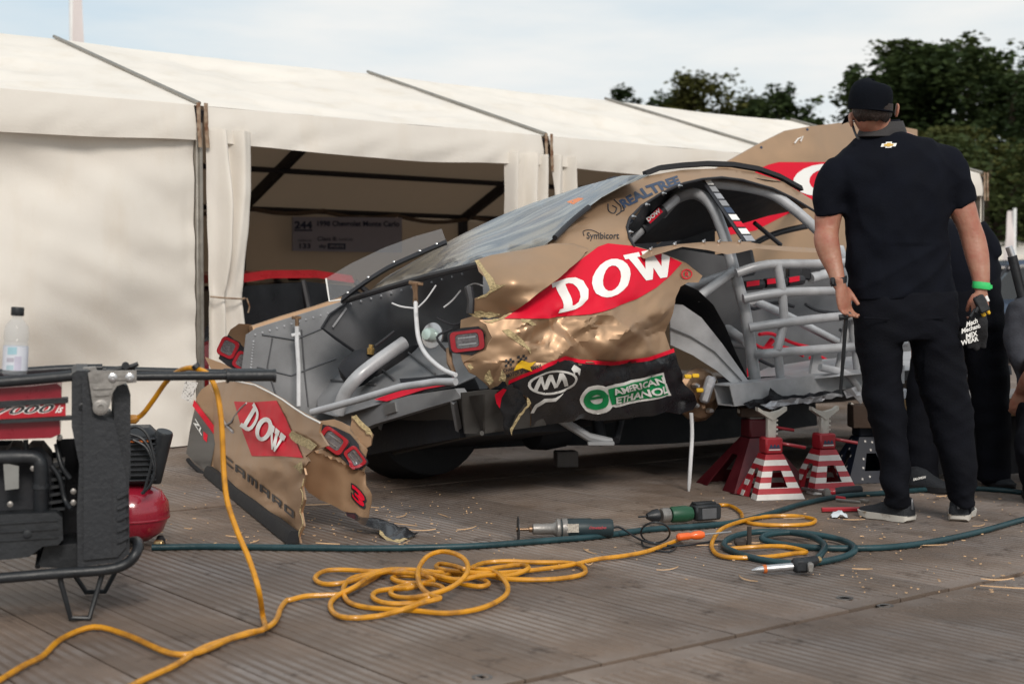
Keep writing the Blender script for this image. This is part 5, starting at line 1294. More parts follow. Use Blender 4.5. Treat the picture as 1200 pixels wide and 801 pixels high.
mb = MB(); mb.tube(cr_spline(P_, 5), .0085, 8); obj('cord', mb, M_cord, yc)
mb = MB(); mb.tube([at(148, 491, 4.72), at(158, 491, 4.72), at(162, 489, 4.72)], [.016, .016, .010], 8); obj('plug', mb, mat('orange_plug', (.45, .2, .03), .5), yc)
mb = MB(); mb.tube([at(228, 427, 4.5), at(231, 431, 4.5)], .013, 8); obj('cable_tie', mb, M_plast, yc)
mb = MB(); mb.tube(gpath([(826, 596), (838, 592), (855, 592), (868, 600), (872, 610), (890, 614), (925, 615), (950, 613), (954, 608), (930, 604), (895, 605), (870, 610, .02), (848, 618, .03), (838, 628, .02), (834, 640), (842, 650), (865, 653), (900, 652), (930, 648), (945, 646), (920, 640), (890, 640, .02), (850, 643)], .0095), .0085, 8)
tag(obj('extension_cord', mb, M_cord), 'yellow cord looping around the drill and under the green hose coil', 'cord')

# --- small tools on the boards
def V(px, py, z): return G(px, py, z)
def gl_(px, py_base, h):          # a point h metres above the ground spot under (px, py_base)
    return G(px, py_base, 0) + Z * h
th = thing('die_grinder', 'electric die grinder with a cutting disc lying in front of the car', 'power tool', G(665, 631))
yb = 631; ax = (gl_(720, yb - 1, .04) - gl_(605, yb + 1, .04)).normalized(); g0 = gl_(605, yb + 1, .042)
Lg = (gl_(720, yb - 1, .04) - g0).length
f_ = lambda t: g0 + ax * Lg * t
mb = MB(); mb.lathe(f_(.02), ax, [(.006, -.003), (.052, -.0015), (.052, .0015), (.006, .003)], 28); obj('cutting_disc', mb, M_plast, th)
mb = MB(); mb.lathe(f_(.0), ax, [(.009, 0), (.009, .012), (.006, .014), (.006, .05), (.012, .052), (.012, .068)], 12); obj('spindle', mb, M_hub, th)
mb = MB(); mb.lathe(f_(.16), ax, [(.014, 0), (.022, .004), (.023, .085), (.030, .095), (.040, .10), (.041, .11), (.034, .118), (.042, .122), (.044, .14), (.038, .145)], 18); obj('nose_housing', mb, M_castal, th)
mb = MB(); mb.lathe(f_(.45), ax, [(.036, 0), (.041, .01), (.041, .12), (.037, .13), (.038, .20), (.033, .212), (.012, .214)], 16); bd_ = obj('motor_body', mb, mat('tool_teal', (.014, .027, .032), .45), th)
mb = MB(); sd_ = (O - f_(.6)).normalized(); sd_ = (sd_ - ax * sd_.dot(ax)).normalized(); up_ = ax.cross(sd_); up_ = up_ if up_.z > 0 else -up_
for t0, t1, h0, h1, m_ in ((.50, .62, -.016, .018, mat('tool_label', (.42, .38, .32), .6, col2='8a8078', scale=150)), (.72, .90, -.004, .008, M_jred)):
    mb = MB(); mb.add([f_(t0) + sd_ * .0425 + up_ * h0, f_(t1) + sd_ * .0425 + up_ * h0, f_(t1) + sd_ * .0425 + up_ * h1, f_(t0) + sd_ * .0425 + up_ * h1], [(0, 1, 2, 3)])
    if m_ is M_jred:
        mb = MB(); vs, fs = text_tris('//metabo', .02, .2, 3); mb.add([f_(t0 + (t1 - t0) * u) + sd_ * .0425 + up_ * (h0 + (h1 - h0) * v) for u, v in vs], fs); obj('lettering', mb, M_lred, bd_, smooth=False)
    else: obj('rating_label', mb, m_, bd_, smooth=False)
cab = thing('power_lead', None, None, G(760, 630)); bpy.data.objects.remove(cab)
mb = MB(); mb.tube(cr_spline([f_(.98), f_(1.06), G(745, 629, .02), G(756, 634, .02), G(775, 638, .012), G(800, 639, .012), G(835, 634, .008), G(850, 634, .006)], 5), .0045, 6)
obj('power_lead', mb, M_plast, th)
ldr = []
for k in range(26):
    a = k / 25 * 2 * PI * 1.15
    ldr.append(gl_(768 + 17 * math.sin(a), 640 - 3 * math.cos(a), .055 - .05 * math.cos(a)))
mb = MB(); mb.tube(ldr, .004, 6); mb.tube(gpath([(752, 634), (756, 640), (778, 642), (792, 640), (784, 646), (762, 644)], .006), .004, 6); obj('lead_loop', mb, M_plast, th)
# drill
th = thing('cordless_drill', 'green and black cordless drill lying beside the orange screwdriver', 'power tool', G(800, 615))
d0 = gl_(758, 617, .045); d1_ = gl_(843, 611, .045); ax = (d1_ - d0).normalized(); LD = (d1_ - d0).length
f_ = lambda t: d0 + ax * LD * t
mb = MB(); mb.lathe(f_(0), ax, [(.004, -.04), (.004, .0), (.012, .0), (.027, .03), (.030, .05), (.026, .055)], 14); obj('chuck', mb, M_plast, th)
mb = MB(); mb.lathe(f_(.19), ax, [(.027, 0), (.032, .006), (.032, .035), (.028, .04)], 14); obj('collar', mb, M_castal, th)
mb = MB(); mb.lathe(f_(.32), ax, [(.03, 0), (.035, .01), (.036, .07), (.030, .10)], 14); obj('housing', mb, mat('tool_green', (.014, .07, .035), .45), th)
Rz = Matrix.Rotation(math.atan2(ax.y, ax.x), 3, 'Z')
mb = MB(); mb.box(f_(.80) + Z * .004, (.125, .07, .068), Rz, .008); mb.box(f_(.78) + Z * .041, (.10, .05, .012), Rz, .004); obj('battery', mb, M_plast, th)
mb = MB(); mb.box(f_(.80) - Rz @ Vector((0, .0365, 0)), (.07, .003, .045), Rz, .001); obj('battery_rib', mb, M_panel, th)
# screwdriver
th = thing('screwdriver', 'screwdriver with an orange handle lying across the green hose', 'screwdriver', G(815, 632))
s0, s1 = G(793, 629, .035), G(824, 626, .04); ax = (s1 - s0).normalized()
mb = MB(); mb.lathe(s0, ax, [(.008, 0), (.015, .008), (.015, .05), (.012, .06), (.017, .075), (.018, .10), (.012, .115)], 10); obj('handle', mb, mat('orange_handle', (.8, .13, .02), .35, coat=.4), th)
mb = MB(); mb.tube([s1, s1 + ax * .12], .0035, 6); obj('shaft', mb, M_steel, th)
# air tool
th = thing('air_tool', 'small chrome and black air tool joined to the coiled hose', 'power tool', G(925, 668))
a0, a1 = G(887, 667, .022), G(933, 663, .03); ax = (a1 - a0).normalized()
mb = MB(); mb.lathe(a0, ax, [(.002, -.02), (.010, .0), (.012, .02), (.014, .025), (.014, .15), (.017, .16)], 12); obj('barrel', mb, M_steel, th)
mb = MB(); mb.lathe(a0 + ax * .022, ax, [(.0155, 0), (.0155, .012)], 12); obj('orange_band', mb, mat('orange_band', (.5, .12, .02), .4), th)
mb = MB(); mb.box(a1 + Vector((.015, 0, .004)), (.06, .045, .05), Matrix.Rotation(.2, 3, 'Z'), .01); mb.tube([a1 + Vector((.02, 0, .01)), G(955, 656, .025)], [.022, .017], 10); obj('grip', mb, M_plast, th)
mb = MB(); mb.box(a1 + Vector((.045, -.02, .0)), (.02, .03, .035), bev=.004); obj('end_cap', mb, M_castal, th)
mb = MB(); mb.lathe(G(953, 657, .025), Vector((.5, .6, .0)), [(.010, 0), (.013, .006), (.013, .02), (.009, .03), (.012, .035), (.012, .045)], 8); obj('hose_coupling', mb, mat('brass_coupling', (.45, .32, .16), .35, .8), th)
# dark connector standing under the coil
mb = MB(); mb.tube([gl_(878, 642, .0), gl_(878, 642, .085)], .009, 8); mb.box(gl_(868, 641, .02), (.05, .04, .03), bev=.008); tag(obj('hose_clip', mb, mat('dark_clip', (.04, .03, .025), .6)), 'short dark clip standing upright inside the coiled green hose', 'hose clip')
# spanner, ratchet, red bar, socket driver by the mechanic feet
th = thing('ratchet_handle', 'chrome ratchet with a black and red grip lying beside the second striped jack stand', 'hand tool', G(965, 580))
mb = MB(); mb.tube([G(940, 572, .02), G(967, 576, .025)], .008, 8); obj('shaft', mb, M_steel, th)
mb = MB(); mb.lathe(G(967, 577, .025), Vector((.3, -.95, 0)), [(.02, 0), (.024, .01), (.02, .03)], 12); obj('head', mb, M_castal, th)
mb = MB(); mb.tube([G(976, 576, .03), G(985, 575, .03), G(1008, 573, .03)], [.016, .022, .02], 10); obj('grip', mb, M_plast, th)
mb = MB(); mb.tube([G(972, 576, .03), G(978, 576, .03)], .02, 10); obj('red_collar', mb, M_jred, th)
th = thing('combination_spanner', 'small chrome spanner lying just left of the mechanic shoe', 'spanner', G(1006, 589))
mb = MB(); mb.tube([G(980, 585, .008), G(1008, 588, .008)], .006, 6); mb.lathe(G(1013, 588, .0), Z, [(.022, .002), (.024, .012), (.012, .012), (.010, .002)], 14); obj('spanner_body', mb, M_castal, th)
mb = MB(); mb.tube([G(974, 582, .01), G(990, 584, .01)], .010, 6); obj('red_sleeve', mb, M_jred, th)
mb = MB(); mb.tube([G(963, 597, .012), G(1018, 596, .012)], .011, 6); tag(obj('red_bar', mb, M_jred), 'thin dark red bar lying on the boards behind the mechanic left shoe', 'bar')
mb = MB(); random.seed(6)
mb.grid(lambda u, v: G(975, 607, 0) + Vector((u * .07, v * .05, .004 + .03 * abs(noise.noise(Vector((u * 5, v * 5, 2)))) + .02 * math.sin(u * PI) * math.sin(v * PI))), 6, 6)
tag(obj('paper_scrap', mb, mat('scrap_white', (.55, .6, .64), .6)), 'crumpled pale scrap lying left of the mechanic shoes', 'scrap')

# --- debris
random.seed(12)
mb = MB()
def sliver(p, L_, a, curl, wd_):
    d = Vector((math.cos(a), math.sin(a), 0)); s_ = Vector((-d.y, d.x, 0)); n = 4; rg = []
    for i in range(n + 1):
        t = i / n - .5; c = p + d * (L_ * t) + s_ * curl * (t * t - .1) + Z * (.003 + abs(curl) * .25 * t * t)
        w2 = wd_ * (1 - (2 * t) ** 2 * .7)
        rg.append([c - s_ * w2, c + s_ * w2, c + Z * .003])
    mb.rings(rg, True)
ar = [((170, 560), (580, 640), 100), ((440, 590), (560, 625), 20), ((560, 640), (900, 680), 25), ((820, 570), (1200, 640), 140), ((950, 640), (1200, 700), 60), ((350, 585), (520, 640), 40)]
for (x0, y0), (x1, y1), n in ar:
    for k in range(n):
        p = G(random.uniform(x0, x1), random.uniform(y0, y1), .001); big = random.random() < .06
        sliver(p, random.uniform(.06, .13) if big else random.uniform(.004, .016), random.uniform(-1.5, 1.5), random.uniform(-.06, .06) if big else .003, random.uniform(.0015, .004) if big else random.uniform(.001, .003))
for (x, y, l, a) in ((495, 622, .14, .1), (275, 630, .09, -.5), (222, 620, .05, .9), (375, 592, .2, .3), (455, 623, .12, .1), (890, 637, .12, .2), (905, 640, .05, -.4), (1185, 690, .25, -.3), (1170, 680, .15, .1), (1090, 640, .16, .1), (1010, 668, .09, -.1), (1000, 610, .12, 0), (930, 608, .12, .1), (548, 620, .16, .9), (690, 662, .04, 0)):
    sliver(G(x, y, .002), l * .8, a, random.choice((-1, 1)) * random.uniform(.03, .09), .0035)
tag(obj('wood_shavings', mb, M_shav, smooth=False), 'pale wood shavings and splinters scattered over the boards', 'shavings', kind='stuff')
# concrete-grey block beneath the car seen through the gap
mb = MB(); mb.box(G(663, 537, .045), (.125, .1, .09), Matrix.Rotation(.2, 3, 'Z'), .006); tag(obj('support_block', mb, mat('block_grey', (.2, .18, .17), .8, bump=.3)), 'grey block standing on the boards in the shadow under the car', 'block')

# ------------------------------------------------------------------ generator
E1 = Vector((.955, .296, 0)); E2 = Vector((-E1.y, E1.x, 0)); GB = at(95, 560, 4.27)
def gp(px, py, d=0.0): return onpl(px, py, GB + E2 * d, E2)
gang = math.atan2(E1.y, E1.x); GR = Matrix.Rotation(gang, 3, 'Z')
gen = thing('generator', 'black and red petrol generator in a tube frame at the left edge', 'generator', Vector((gp(95, 560).x, gp(95, 560).y, 0)))
gn = -E2
def plate(name, outl, d, th_, m, par=None, holes=(), step=40, sm=False):
    return obj(name, patch(outl, lambda x, y: gp(x, y, d), step, holes, thick=th_, n=gn), m, par or gen, smooth=sm)
def gtube(name, pts, r, m=M_plast, par=None, n=12):
    P = [gp(p[0], p[1], p[2] if len(p) > 2 else 0) for p in pts]; mb = MB(); mb.tube(cr_spline(P, 5) if len(P) > 2 else P, r, n); return obj(name, mb, m, par or gen)
gtube('frame_tube', [(-60, 682), (60, 672), (125, 667), (148, 660), (158, 650), (162, 640, .03), (160, 634, .12), (150, 636, .3), (146, 640, .5)], .0165)
gtube('frame_tube', [(-60, 470 + 148, .5), (30, 640, .5), (140, 640, .5)], .016)
gtube('frame_tube', [(-60, 452), (30, 445), (84, 440)], .0165)
gtube('frame_tube', [(-60, 442, .45), (60, 433, .45), (120, 431, .45)], .014)
# charcoal end cover with real depth
CO = [(84, 438), (90, 434), (104, 434), (109, 470), (112, 482), (122, 488), (134, 492), (139, 520), (151, 545), (152, 648), (140, 658), (91, 664), (90, 600), (93, 545), (88, 520), (84, 500)]
plate('end_cover', CO, .0, .42, M_plast2, step=20, sm=30)
plate('end_cover_face', [(96, 440), (102, 440), (108, 488), (134, 496), (142, 530), (148, 560), (148, 640), (138, 652), (98, 656), (98, 560)], -.012, .012, M_plast2, step=20)
rg = plate('rear_shroud', [(133, 455), (140, 448), (150, 452), (153, 462), (153, 560), (148, 566), (141, 530), (134, 500)], .04, .3, M_plast2, sm=40)
for k in range(5): plate('vent_louvre', [(137, 580 + k * 13), (141, 578 + k * 13), (151, 574 + k * 13), (151, 578 + k * 13), (142, 583 + k * 13), (137, 584 + k * 13)], -.024, .012, M_plast2)
plate('service_line', [(131, 560), (132, 560), (132, 648), (131, 648)], -.014, .003, M_bprint)
mb = MB(); mb.lathe(gp(96, 476, -.0), gn, [(.011, 0), (.011, .005), (.006, .006), (.005, .002)], 12); obj('cover_screw', mb, M_plast, gen)
# cast bracket and handle
br_ = plate('handle_bracket', [(103, 437), (108, 434), (160, 434), (160, 448), (146, 449), (137, 452), (132, 460), (129, 474), (125, 483), (118, 486), (111, 482), (108, 470)], -.03, .018, M_castal, step=12)
for x, y, r_ in ((118, 477, .018), (132, 442, .010), (152, 442, .010)):
    mb = MB(); mb.lathe(gp(x, y, -.03), gn, [(r_ * 1.3, 0), (r_ * 1.3, .006), (r_, .007), (r_, .012), (r_ * .5, .013), (r_ * .5, .008)], 16); obj('bolt', mb, M_steel if r_ < .015 else M_castal, br_, smooth=30)
for q in ([(108, 451), (133, 450), (131, 455), (109, 456)], [(110, 460), (129, 459), (128, 463), (111, 464)], [(136, 439), (148, 439), (148, 445), (136, 445)]): plate('bracket_rib', q, -.036, .006, M_castal, br_)
gtube('handle_bar', [(158, 441, -.015), (270, 440, -.015)], .0135)
gtube('handle_grip', [(266, 440, -.015), (322, 439.5, -.015)], .0185)
gtube('grip_collar', [(265, 440, -.015), (268, 440, -.015)], .023); gtube('grip_collar', [(320, 440, -.015), (323, 440, -.015)], .021)
gtube('handle_bar', [(120, 433, .4), (270, 437, .42)], .0125); gtube('handle_grip', [(262, 437, .42), (306, 437, .42)], .016)
gtube('folded_stay', [(125, 434, .1), (150, 430, .1), (162, 426, .1)], .007); gtube('folded_stay', [(136, 432, .12), (158, 430, .12)], .008)
mb = MB(); mb.lathe(gp(147, 428, .1), gn, [(.012, 0), (.012, .02)], 8); obj('stay_knob', mb, M_plast, gen)
plate('alloy_cap', [(98, 431), (112, 430), (114, 434), (96, 434)], .1, .06, M_castal)
# red tank, badge, engine
tk = plate('fuel_tank', [(-60, 458), (40, 452), (66, 449), (72, 453), (72, 466), (-60, 474)], .03, .4, M_tank, step=20, sm=40)
plate('fuel_tank_lower', [(-60, 494), (70, 488), (71, 508), (60, 513), (-60, 517)], .03, .4, M_tank, step=20, sm=40)
plate('frame_band', [(-60, 474), (80, 466), (80, 472), (-60, 480)], .0, .06, M_plast)
bdg = plate('badge_strip', [(-60, 478), (77, 470), (77, 487), (-60, 494)], .01, .03, mat('badge_red', (.42, .008, .02), .35, coat=.3))
plate('frame_band', [(-60, 495), (84, 488), (84, 492), (-60, 499)], .0, .06, M_plast)
gsf = lambda d: (lambda x, y: gp(x, y, d))
mb = MB(); text_on(mb, '7000', [(-8, 487), (63, 483.5), (65, 472.5), (-5, 476)], gsf(.0095), .05, .25, sub=3); obj('numeral_outline', mb, M_wht, bdg, smooth=False)
mb = MB(); text_on(mb, '7000', [(-7.5, 486), (62.3, 482.6), (64.2, 473.6), (-4.8, 477)], gsf(.0085), .012, .25, sub=3); obj('numerals', mb, M_bprint, bdg, smooth=False)
mb = MB(); text_on(mb, 'is', [(64.5, 483.5), (73, 483), (75, 474.5), (67, 475)], gsf(.0085), .02, .3, sub=3); obj('letters', mb, M_wht, bdg, smooth=False)
plate('inner_bulkhead', [(-60, 517), (26, 516), (26, 530), (66, 530), (66, 515), (88, 514), (92, 540), (92, 640), (60, 648), (-60, 655)], .36, .02, M_dark)
plate('engine_block', [(-60, 532), (6, 530), (12, 524), (22, 524), (30, 530), (36, 524), (50, 524), (60, 536), (64, 560), (60, 600), (-60, 605)], .12, .22, M_dark, sm=30)
gtube('intake_pipe', [(-10, 536, .05), (30, 535, .05), (44, 538, .05), (48, 550, .05), (48, 598, .08)], .022, M_plast)
gtube('intake_collar', [(48, 566, .065), (48, 572, .065)], .027, M_plast)
plate('metal_plate', [(3, 532), (8, 532), (9, 543), (22, 546), (22, 572), (6, 574)], .04, .01, mat('grey_plate', (.22, .22, .21), .5, .3))
for k in range(7): plate('cooling_fin', [(56 + k * 1, 596 - k * 9), (76, 594 - k * 9), (76, 597 - k * 9), (56 + k, 600 - k * 9)], .10, .12, M_plast)
for pts in ([(60, 545, .08), (70, 560, .08), (76, 585, .08), (84, 596, .05)], [(30, 515, .1), (31, 530, .1), (34, 540, .1)], [(66, 520, .12), (72, 545, .1), (82, 560, .1)], [(58, 600, .1), (48, 640, .15), (44, 664, .1)]): gtube('engine_hose', pts, .008)
for x, y in ((39, 548), (70, 512), (86, 575), (86, 588), (12, 590)):
    mb = MB(); mb.lathe(gp(x, y, .06), gn, [(.009, 0), (.009, .012), (.004, .014)], 8); obj('engine_bolt', mb, M_castal, gen)
mf = plate('muffler_cover', [(-60, 606), (-10, 603), (66, 600), (73, 606), (74, 632), (68, 638), (50, 640), (34, 652), (10, 655), (-60, 660)], .03, .25, M_plast, step=20, sm=40)
for y in (612, 622, 632): plate('cover_rib', [(-60, y + 4), (68, y - 4), (68, y - 2), (-60, y + 6)], .024, .006, M_plast, mf)
mb = MB(); mb.lathe(gp(32, 625, .024), gn, [(.012, 0), (.012, .006), (.008, .007)], 12); obj('cover_bolt', mb, M_plast, mf)
plate('mount_foot', [(44, 664), (52, 640), (90, 636), (92, 666)], .1, .2, M_plast)
for d, y0, yb_ in ((.02, 668, 732), (.40, 662, 697)):
    x0 = (70 if d < .1 else 88); 
    P = [gp(x0, y0, d), gp(x0 + 1, y0 + 14, d), gp(x0 + 13, yb_ - 3, d), gp(x0 + 35, yb_ - 4, d), gp(x0 + 51, y0, d)]
    zz_ = min(p.z for p in P); P = [p - Z * (zz_ - .009) * max(0, min(1, (.16 - p.z) / .14)) for p in P]
    mb = MB(); mb.tube([P[0], P[1], P[2], P[3], P[4]], .009, 8); obj('leg', mb, M_plast, gen)
wl = gp(-75, 640, .1); mb = MB(); mb.lathe(Vector((wl.x, wl.y, .13)), E2, [(.05, -.03), (.12, -.03), (.13, -.02), (.13, .02), (.12, .03), (.05, .03)], 24); obj('wheel', mb, M_rub, gen)
for p in ((88, 664), (108, 662)): mb = MB(); mb.lathe(gp(*p) - Z * .006, -Z, [(.012, 0), (.012, .012)], 8); obj('foot_nut', mb, M_plast, gen)

# bottle on the generator
bb = gp(17, 441, .06); bb2 = gp(17, 362, .06)
th = thing('water_bottle', 'clear plastic water bottle with a black cap standing on the generator', 'bottle', bb)
H_ = (bb2 - bb).z / .97; r0 = .036
M_pet = glass_mat('clear_plastic', (.6, .64, .67), .2, .06)
tl_ = Vector((.06, 0, 1)).normalized()
mb = MB(); mb.lathe(bb, tl_, [(.001, .004), (r0 * .8, 0), (r0, .008), (r0, .06), (r0 * .98, .10), (r0 * .92, .106), (r0, .112), (r0 * 1.02, .13), (r0 * .94, .15), (r0 * .6, .168), (r0 * .42, .176), (r0 * .42, H_ - .02)], 24, caps=False); bo = obj('bottle_body', mb, M_pet, th)
mb = MB(); mb.lathe(bb, tl_, [(r0 * 1.015, .02), (r0 * 1.015, .092)], 24, caps=False); lb = obj('label', mb, mat('bottle_label', (.62, .64, .70), .5, var=.1), th)
sdb = -tl_.cross(Vector((1, 0, 0))).normalized() * 1
for (z0, z1, a0, a1, c_) in ((.068, .090, -1.9, -1.15, (.35, .55, .62)), (.046, .058, -1.95, -1.35, (.42, .40, .46)), (.022, .036, -1.95, -1.35, (.38, .5, .55)), (.02, .062, -1.3, -.75, (.5, .48, .58))):
    mb = MB(); mb.rings([[bb + tl_ * z + Vector((math.cos(a), math.sin(a), 0)) * r0 * 1.03 for a in [a0 + (a1 - a0) * k / 6 for k in range(7)]] for z in (z0, z1)], caps=False, closed=False); obj('label_print', mb, mat('label_tint', c_, .5), lb)
mb = MB(); mb.lathe(bb + tl_ * (H_ - .026), tl_, [(r0 * .5, 0), (r0 * .53, .003), (r0 * .53, .022), (r0 * .5, .026), (.001, .026)], 24); obj('cap', mb, M_plast, th)

# ------------------------------------------------------------------ compressor behind the generator
cb = G(168, 645); comp = thing('air_compressor', 'red tank air compressor with a black motor standing behind the generator', 'air compressor', cb)
tc_ = Vector((cb.x, cb.y, .0)) + Vector((-.075, .12, 0))
k_ = 5.57 / 1667
zc_ = 1 - (610 - 341) * 5.6 / 1667
rt = 34 * 5.6 / 1667
M_tank2 = mat('compressor_red', (.30, .012, .03), .28, 0, var=.1, coat=.7)
mb = MB(); mb.lathe(Vector((tc_.x + .0, tc_.y, .0)), Z, [(.02, .02), (rt * .6, .022), (rt * 1.05, .055), (rt * 1.28, .12), (rt * 1.24, .17), (rt * 1.0, .215), (rt * .6, .24), (.02, .25)], 36); tk2 = obj('tank', mb, M_tank2, comp)
mb = MB(); mb.lathe(tc_ + Z * .108, Z, [(rt * 1.285, 0), (rt * 1.295, .004), (rt * 1.285, .008)], 36, caps=False); obj('weld_seam', mb, M_tank2, comp)
for a in (0.2, 1.8, 3.6, 5.2):
    q = tc_ + Vector((math.cos(a), math.sin(a), 0)) * rt * .95; mb = MB(); mb.lathe(q, Z, [(.02, 0), (.018, .02), (.01, .035)], 10); obj('foot', mb, M_rub, comp)
mt = tc_ + Z * .36 + Vector((.0, 0, 0))
mb = MB(); mb.box(mt + Vector((.02, 0, 0)), (.16, .2, .22), Matrix.Rotation(.2, 3, 'Z'), .03); mh = obj('motor_housing', mb, M_plast, comp)
for k in range(9): mb = MB(); mb.box(mt + Vector((.02, -.02, -.09 + k * .02)), (.165, .19, .007), Matrix.Rotation(.2, 3, 'Z'), .002); obj('cooling_fin', mb, M_plast2, mh)
mb = MB(); mb.box(mt + Vector((.03, -.115, .062)), (.14, .01, .006), Matrix.Rotation(.2, 3, 'Z')); obj('orange_line', mb, bpy.data.materials['orange_band'], mh)
mb = MB(); mb.lathe(mt + Vector((.09, -.03, -.1)), Vector((.3, -.2, 1)), [(.035, 0), (.035, .2), (.03, .21)], 14); obj('fan_guard', mb, M_plast, mh)
for pts in ([(152, 508), (168, 515), (178, 535), (172, 565), (168, 578)], [(156, 515), (172, 525), (181, 550), (176, 568), (166, 578)], [(150, 502), (162, 500), (174, 512), (182, 545), (178, 560)]):
    mb = MB(); mb.tube(cr_spline([at(x, y, 5.42) for x, y in pts], 5), .006, 8); obj('pressure_pipe', mb, M_plast, comp)
mb = MB(); mb.lathe(at(182, 636, 5.5), Vector((.8, -.3, 0)), [(.012, 0), (.014, .01), (.014, .03), (.01, .035)], 8); obj('drain_valve', mb, bpy.data.materials['brass_coupling'], comp)

# ------------------------------------------------------------------ bench with timber, far right
bx = thing('trestle_bench', 'low bench of pale timber over black cloth behind the mechanics', 'bench', at(1140, 560, 7.4))
B0 = at(1050, 468, 7.45); 
mb = MB(); p0 = at(1048, 478, 7.55); p1 = at(1300, 476, 7.2); d_ = (p1 - p0); mb.prism([p0 + Z * .045, p0 - Z * .045, p1 - Z * .045, p1 + Z * .045], Vector((.03, .04, 0))); obj('front_rail', mb, M_wood, bx, smooth=False)
mb = MB(); mb.prism([p0 + Z * .044 + Vector((.0, .04, 0)), p1 + Z * .044 + Vector((0, .04, 0)), p1 + Vector((0, .75, .044)), p0 + Vector((.1, .75, .044))], -Z * .02); obj('bench_top', mb, mat('bench_top', (.16, .14, .13), .6), bx, smooth=False)
mb = MB(); mb.grid(lambda u, v: p0 + d_ * (u * .98 + .12) + Vector((0, .06, -.045)) + Z * (-v * (p0.z - .07)) + Vector((0, .02 * math.sin(u * 40) * v, 0)), 40, 6); obj('black_cloth', mb, M_dark, bx)
for t in (.15, .5, .95): mb = MB(); q = p0 + d_ * t + Vector((0, .1, 0)); mb.box(Vector((q.x, q.y, (p0.z - .05) / 2)), (.05, .05, p0.z - .05)); obj('leg', mb, M_wood, bx, smooth=False)
for px, c_, n in ((1060, (.55, .56, .6), 'rag'), (1072, (.35, .06, .05), 'rag')):
    q = at(px, 460, 7.6); mb = MB(); mb.grid(lambda u, v: q + Vector(((u - .5) * .1, (v - .5) * .12, .05 * math.sin(u * PI) * math.sin(v * PI) + .02 * noise.noise(Vector((u * 6, v * 6, px))) - .03)), 8, 8)
    tag(obj('rag', mb, mat('rag_cloth_%s' % ('white' if px == 1060 else 'red'), c_, .9)), ('crumpled white rag' if px == 1060 else 'crumpled dark red rag') + ' lying on the timber bench between the mechanic legs', 'rag')
# steel pipe with dark sleeve leaning at the far right
th = thing('lever_pipe', 'grey steel pipe with a bright tip leaning up at the right edge', 'pipe', at(1215, 420, 6.9))
mb = MB(); mb.tube([at(1186, 300, 6.9), at(1216, 420, 6.9)], .024, 10); obj('dark_sleeve', mb, M_plast, th)
mb = MB(); mb.tube([at(1182, 289, 6.9), at(1187, 303, 6.9)], .018, 10); obj('bright_tip', mb, M_steel, th)

# ------------------------------------------------------------------ cars and tents far away
def simple_car(name, label, cat, org, ang_, L_, W_, H_, m, par_mats=None):
    th = thing(name, label, cat, org); Mr = Matrix.Rotation(ang_, 3, 'Z')
    def W(x, y, z): return org + Mr @ Vector((x, y, z))
    prof = [(-.5, .28, .62), (-.48, .2, .78), (-.3, .18, .86), (0, .18, .88), (.25, .18, .84), (.42, .2, .70), (.5, .28, .55)]
    mb = MB(); rg = []
    for x, lo, hi in prof:
        ring = []
        hz = hi * H_ * .72; lz = lo * H_ * .9
        for y, z in ((-.46, lz), (-.5, (lz + hz) * .5), (-.47, hz * .93), (-.38, hz), (0, hz * 1.02), (.38, hz), (.47, hz * .93), (.5, (lz + hz) * .5), (.46, lz)): ring.append(W(x * L_, y * W_, z))
        rg.append(ring)
    mb.rings(rg); bd = obj('body', mb, m, th, smooth=30)
    gh = [(-.36, .62, .44), (-.22, .97, .36), (-.05, 1.0, .36), (.08, .97, .36), (.24, .62, .44)]
    mb = MB(); mb.rings([[W(x * L_, -yw * W_, .58 * H_), W(x * L_, -yw * W_ * .98 if z < .7 else -.36 * W_, z * H_ * .955), W(x * L_, (yw * W_ * .98 if z < .7 else .36 * W_), z * H_ * .955), W(x * L_, yw * W_, .58 * H_)] for x, z, yw in gh]); obj('window', mb, mat('car_window', (.02, .022, .025), .1, coat=.5) if 'car_window' not in bpy.data.materials else bpy.data.materials['car_window'], th, smooth=20)
    mb = MB(); mb.rings([[W(x * L_, -.355 * W_, z * H_ - .01), W(x * L_, -.33 * W_, z * H_ + .05), W(x * L_, .33 * W_, z * H_ + .05), W(x * L_, .355 * W_, z * H_ - .01)] for x, z in ((-.23, .955), (-.15, .985), (-.02, .99), (.09, .955))]); obj('roof', mb, m, th, smooth=30)
    for s_ in (-1, 1):
        for x0, z0, x1, z1 in ((-.36, .6, -.23, .96), (.24, .6, .09, .96), (-.06, .6, -.06, .96)):
            mb = MB(); mb.tube([W(x0 * L_, s_ * .445 * W_, z0 * H_), W(x1 * L_, s_ * .355 * W_, z1 * H_)], .022, 6); obj('pillar', mb, M_bprint, th)
    for x in (-.32, .31):
        for s_ in (-1, 1):
            mb = MB(); mb.lathe(W(x * L_, s_ * .42 * W_, .31), Mr @ Vector((0, s_, 0)), [(.14, -.1), (.29, -.1), (.31, -.08), (.31, .07), (.29, .09), (.2, .095), (.19, .07), (.02, .08)], 24); obj('wheel', mb, M_rub, th)
    return th
M_rc = mat('race_red', (.32, .008, .014), .3, coat=.5)
oc = at(322, 400, 11.3); rcar = simple_car('race_car', 'bright red race car parked inside the dim marquee bay', 'car', Vector((oc.x + .08, 11.2, 0)), ang, 3.0, 1.8, 1.12, M_rc)
for px in (292, 345):
    mb = MB(); q = at(px, 325, 11.0); mb.box(q + Z * .0, (.09, .09, .05), bev=.01); obj('roof_vent', mb, M_plast, rcar)
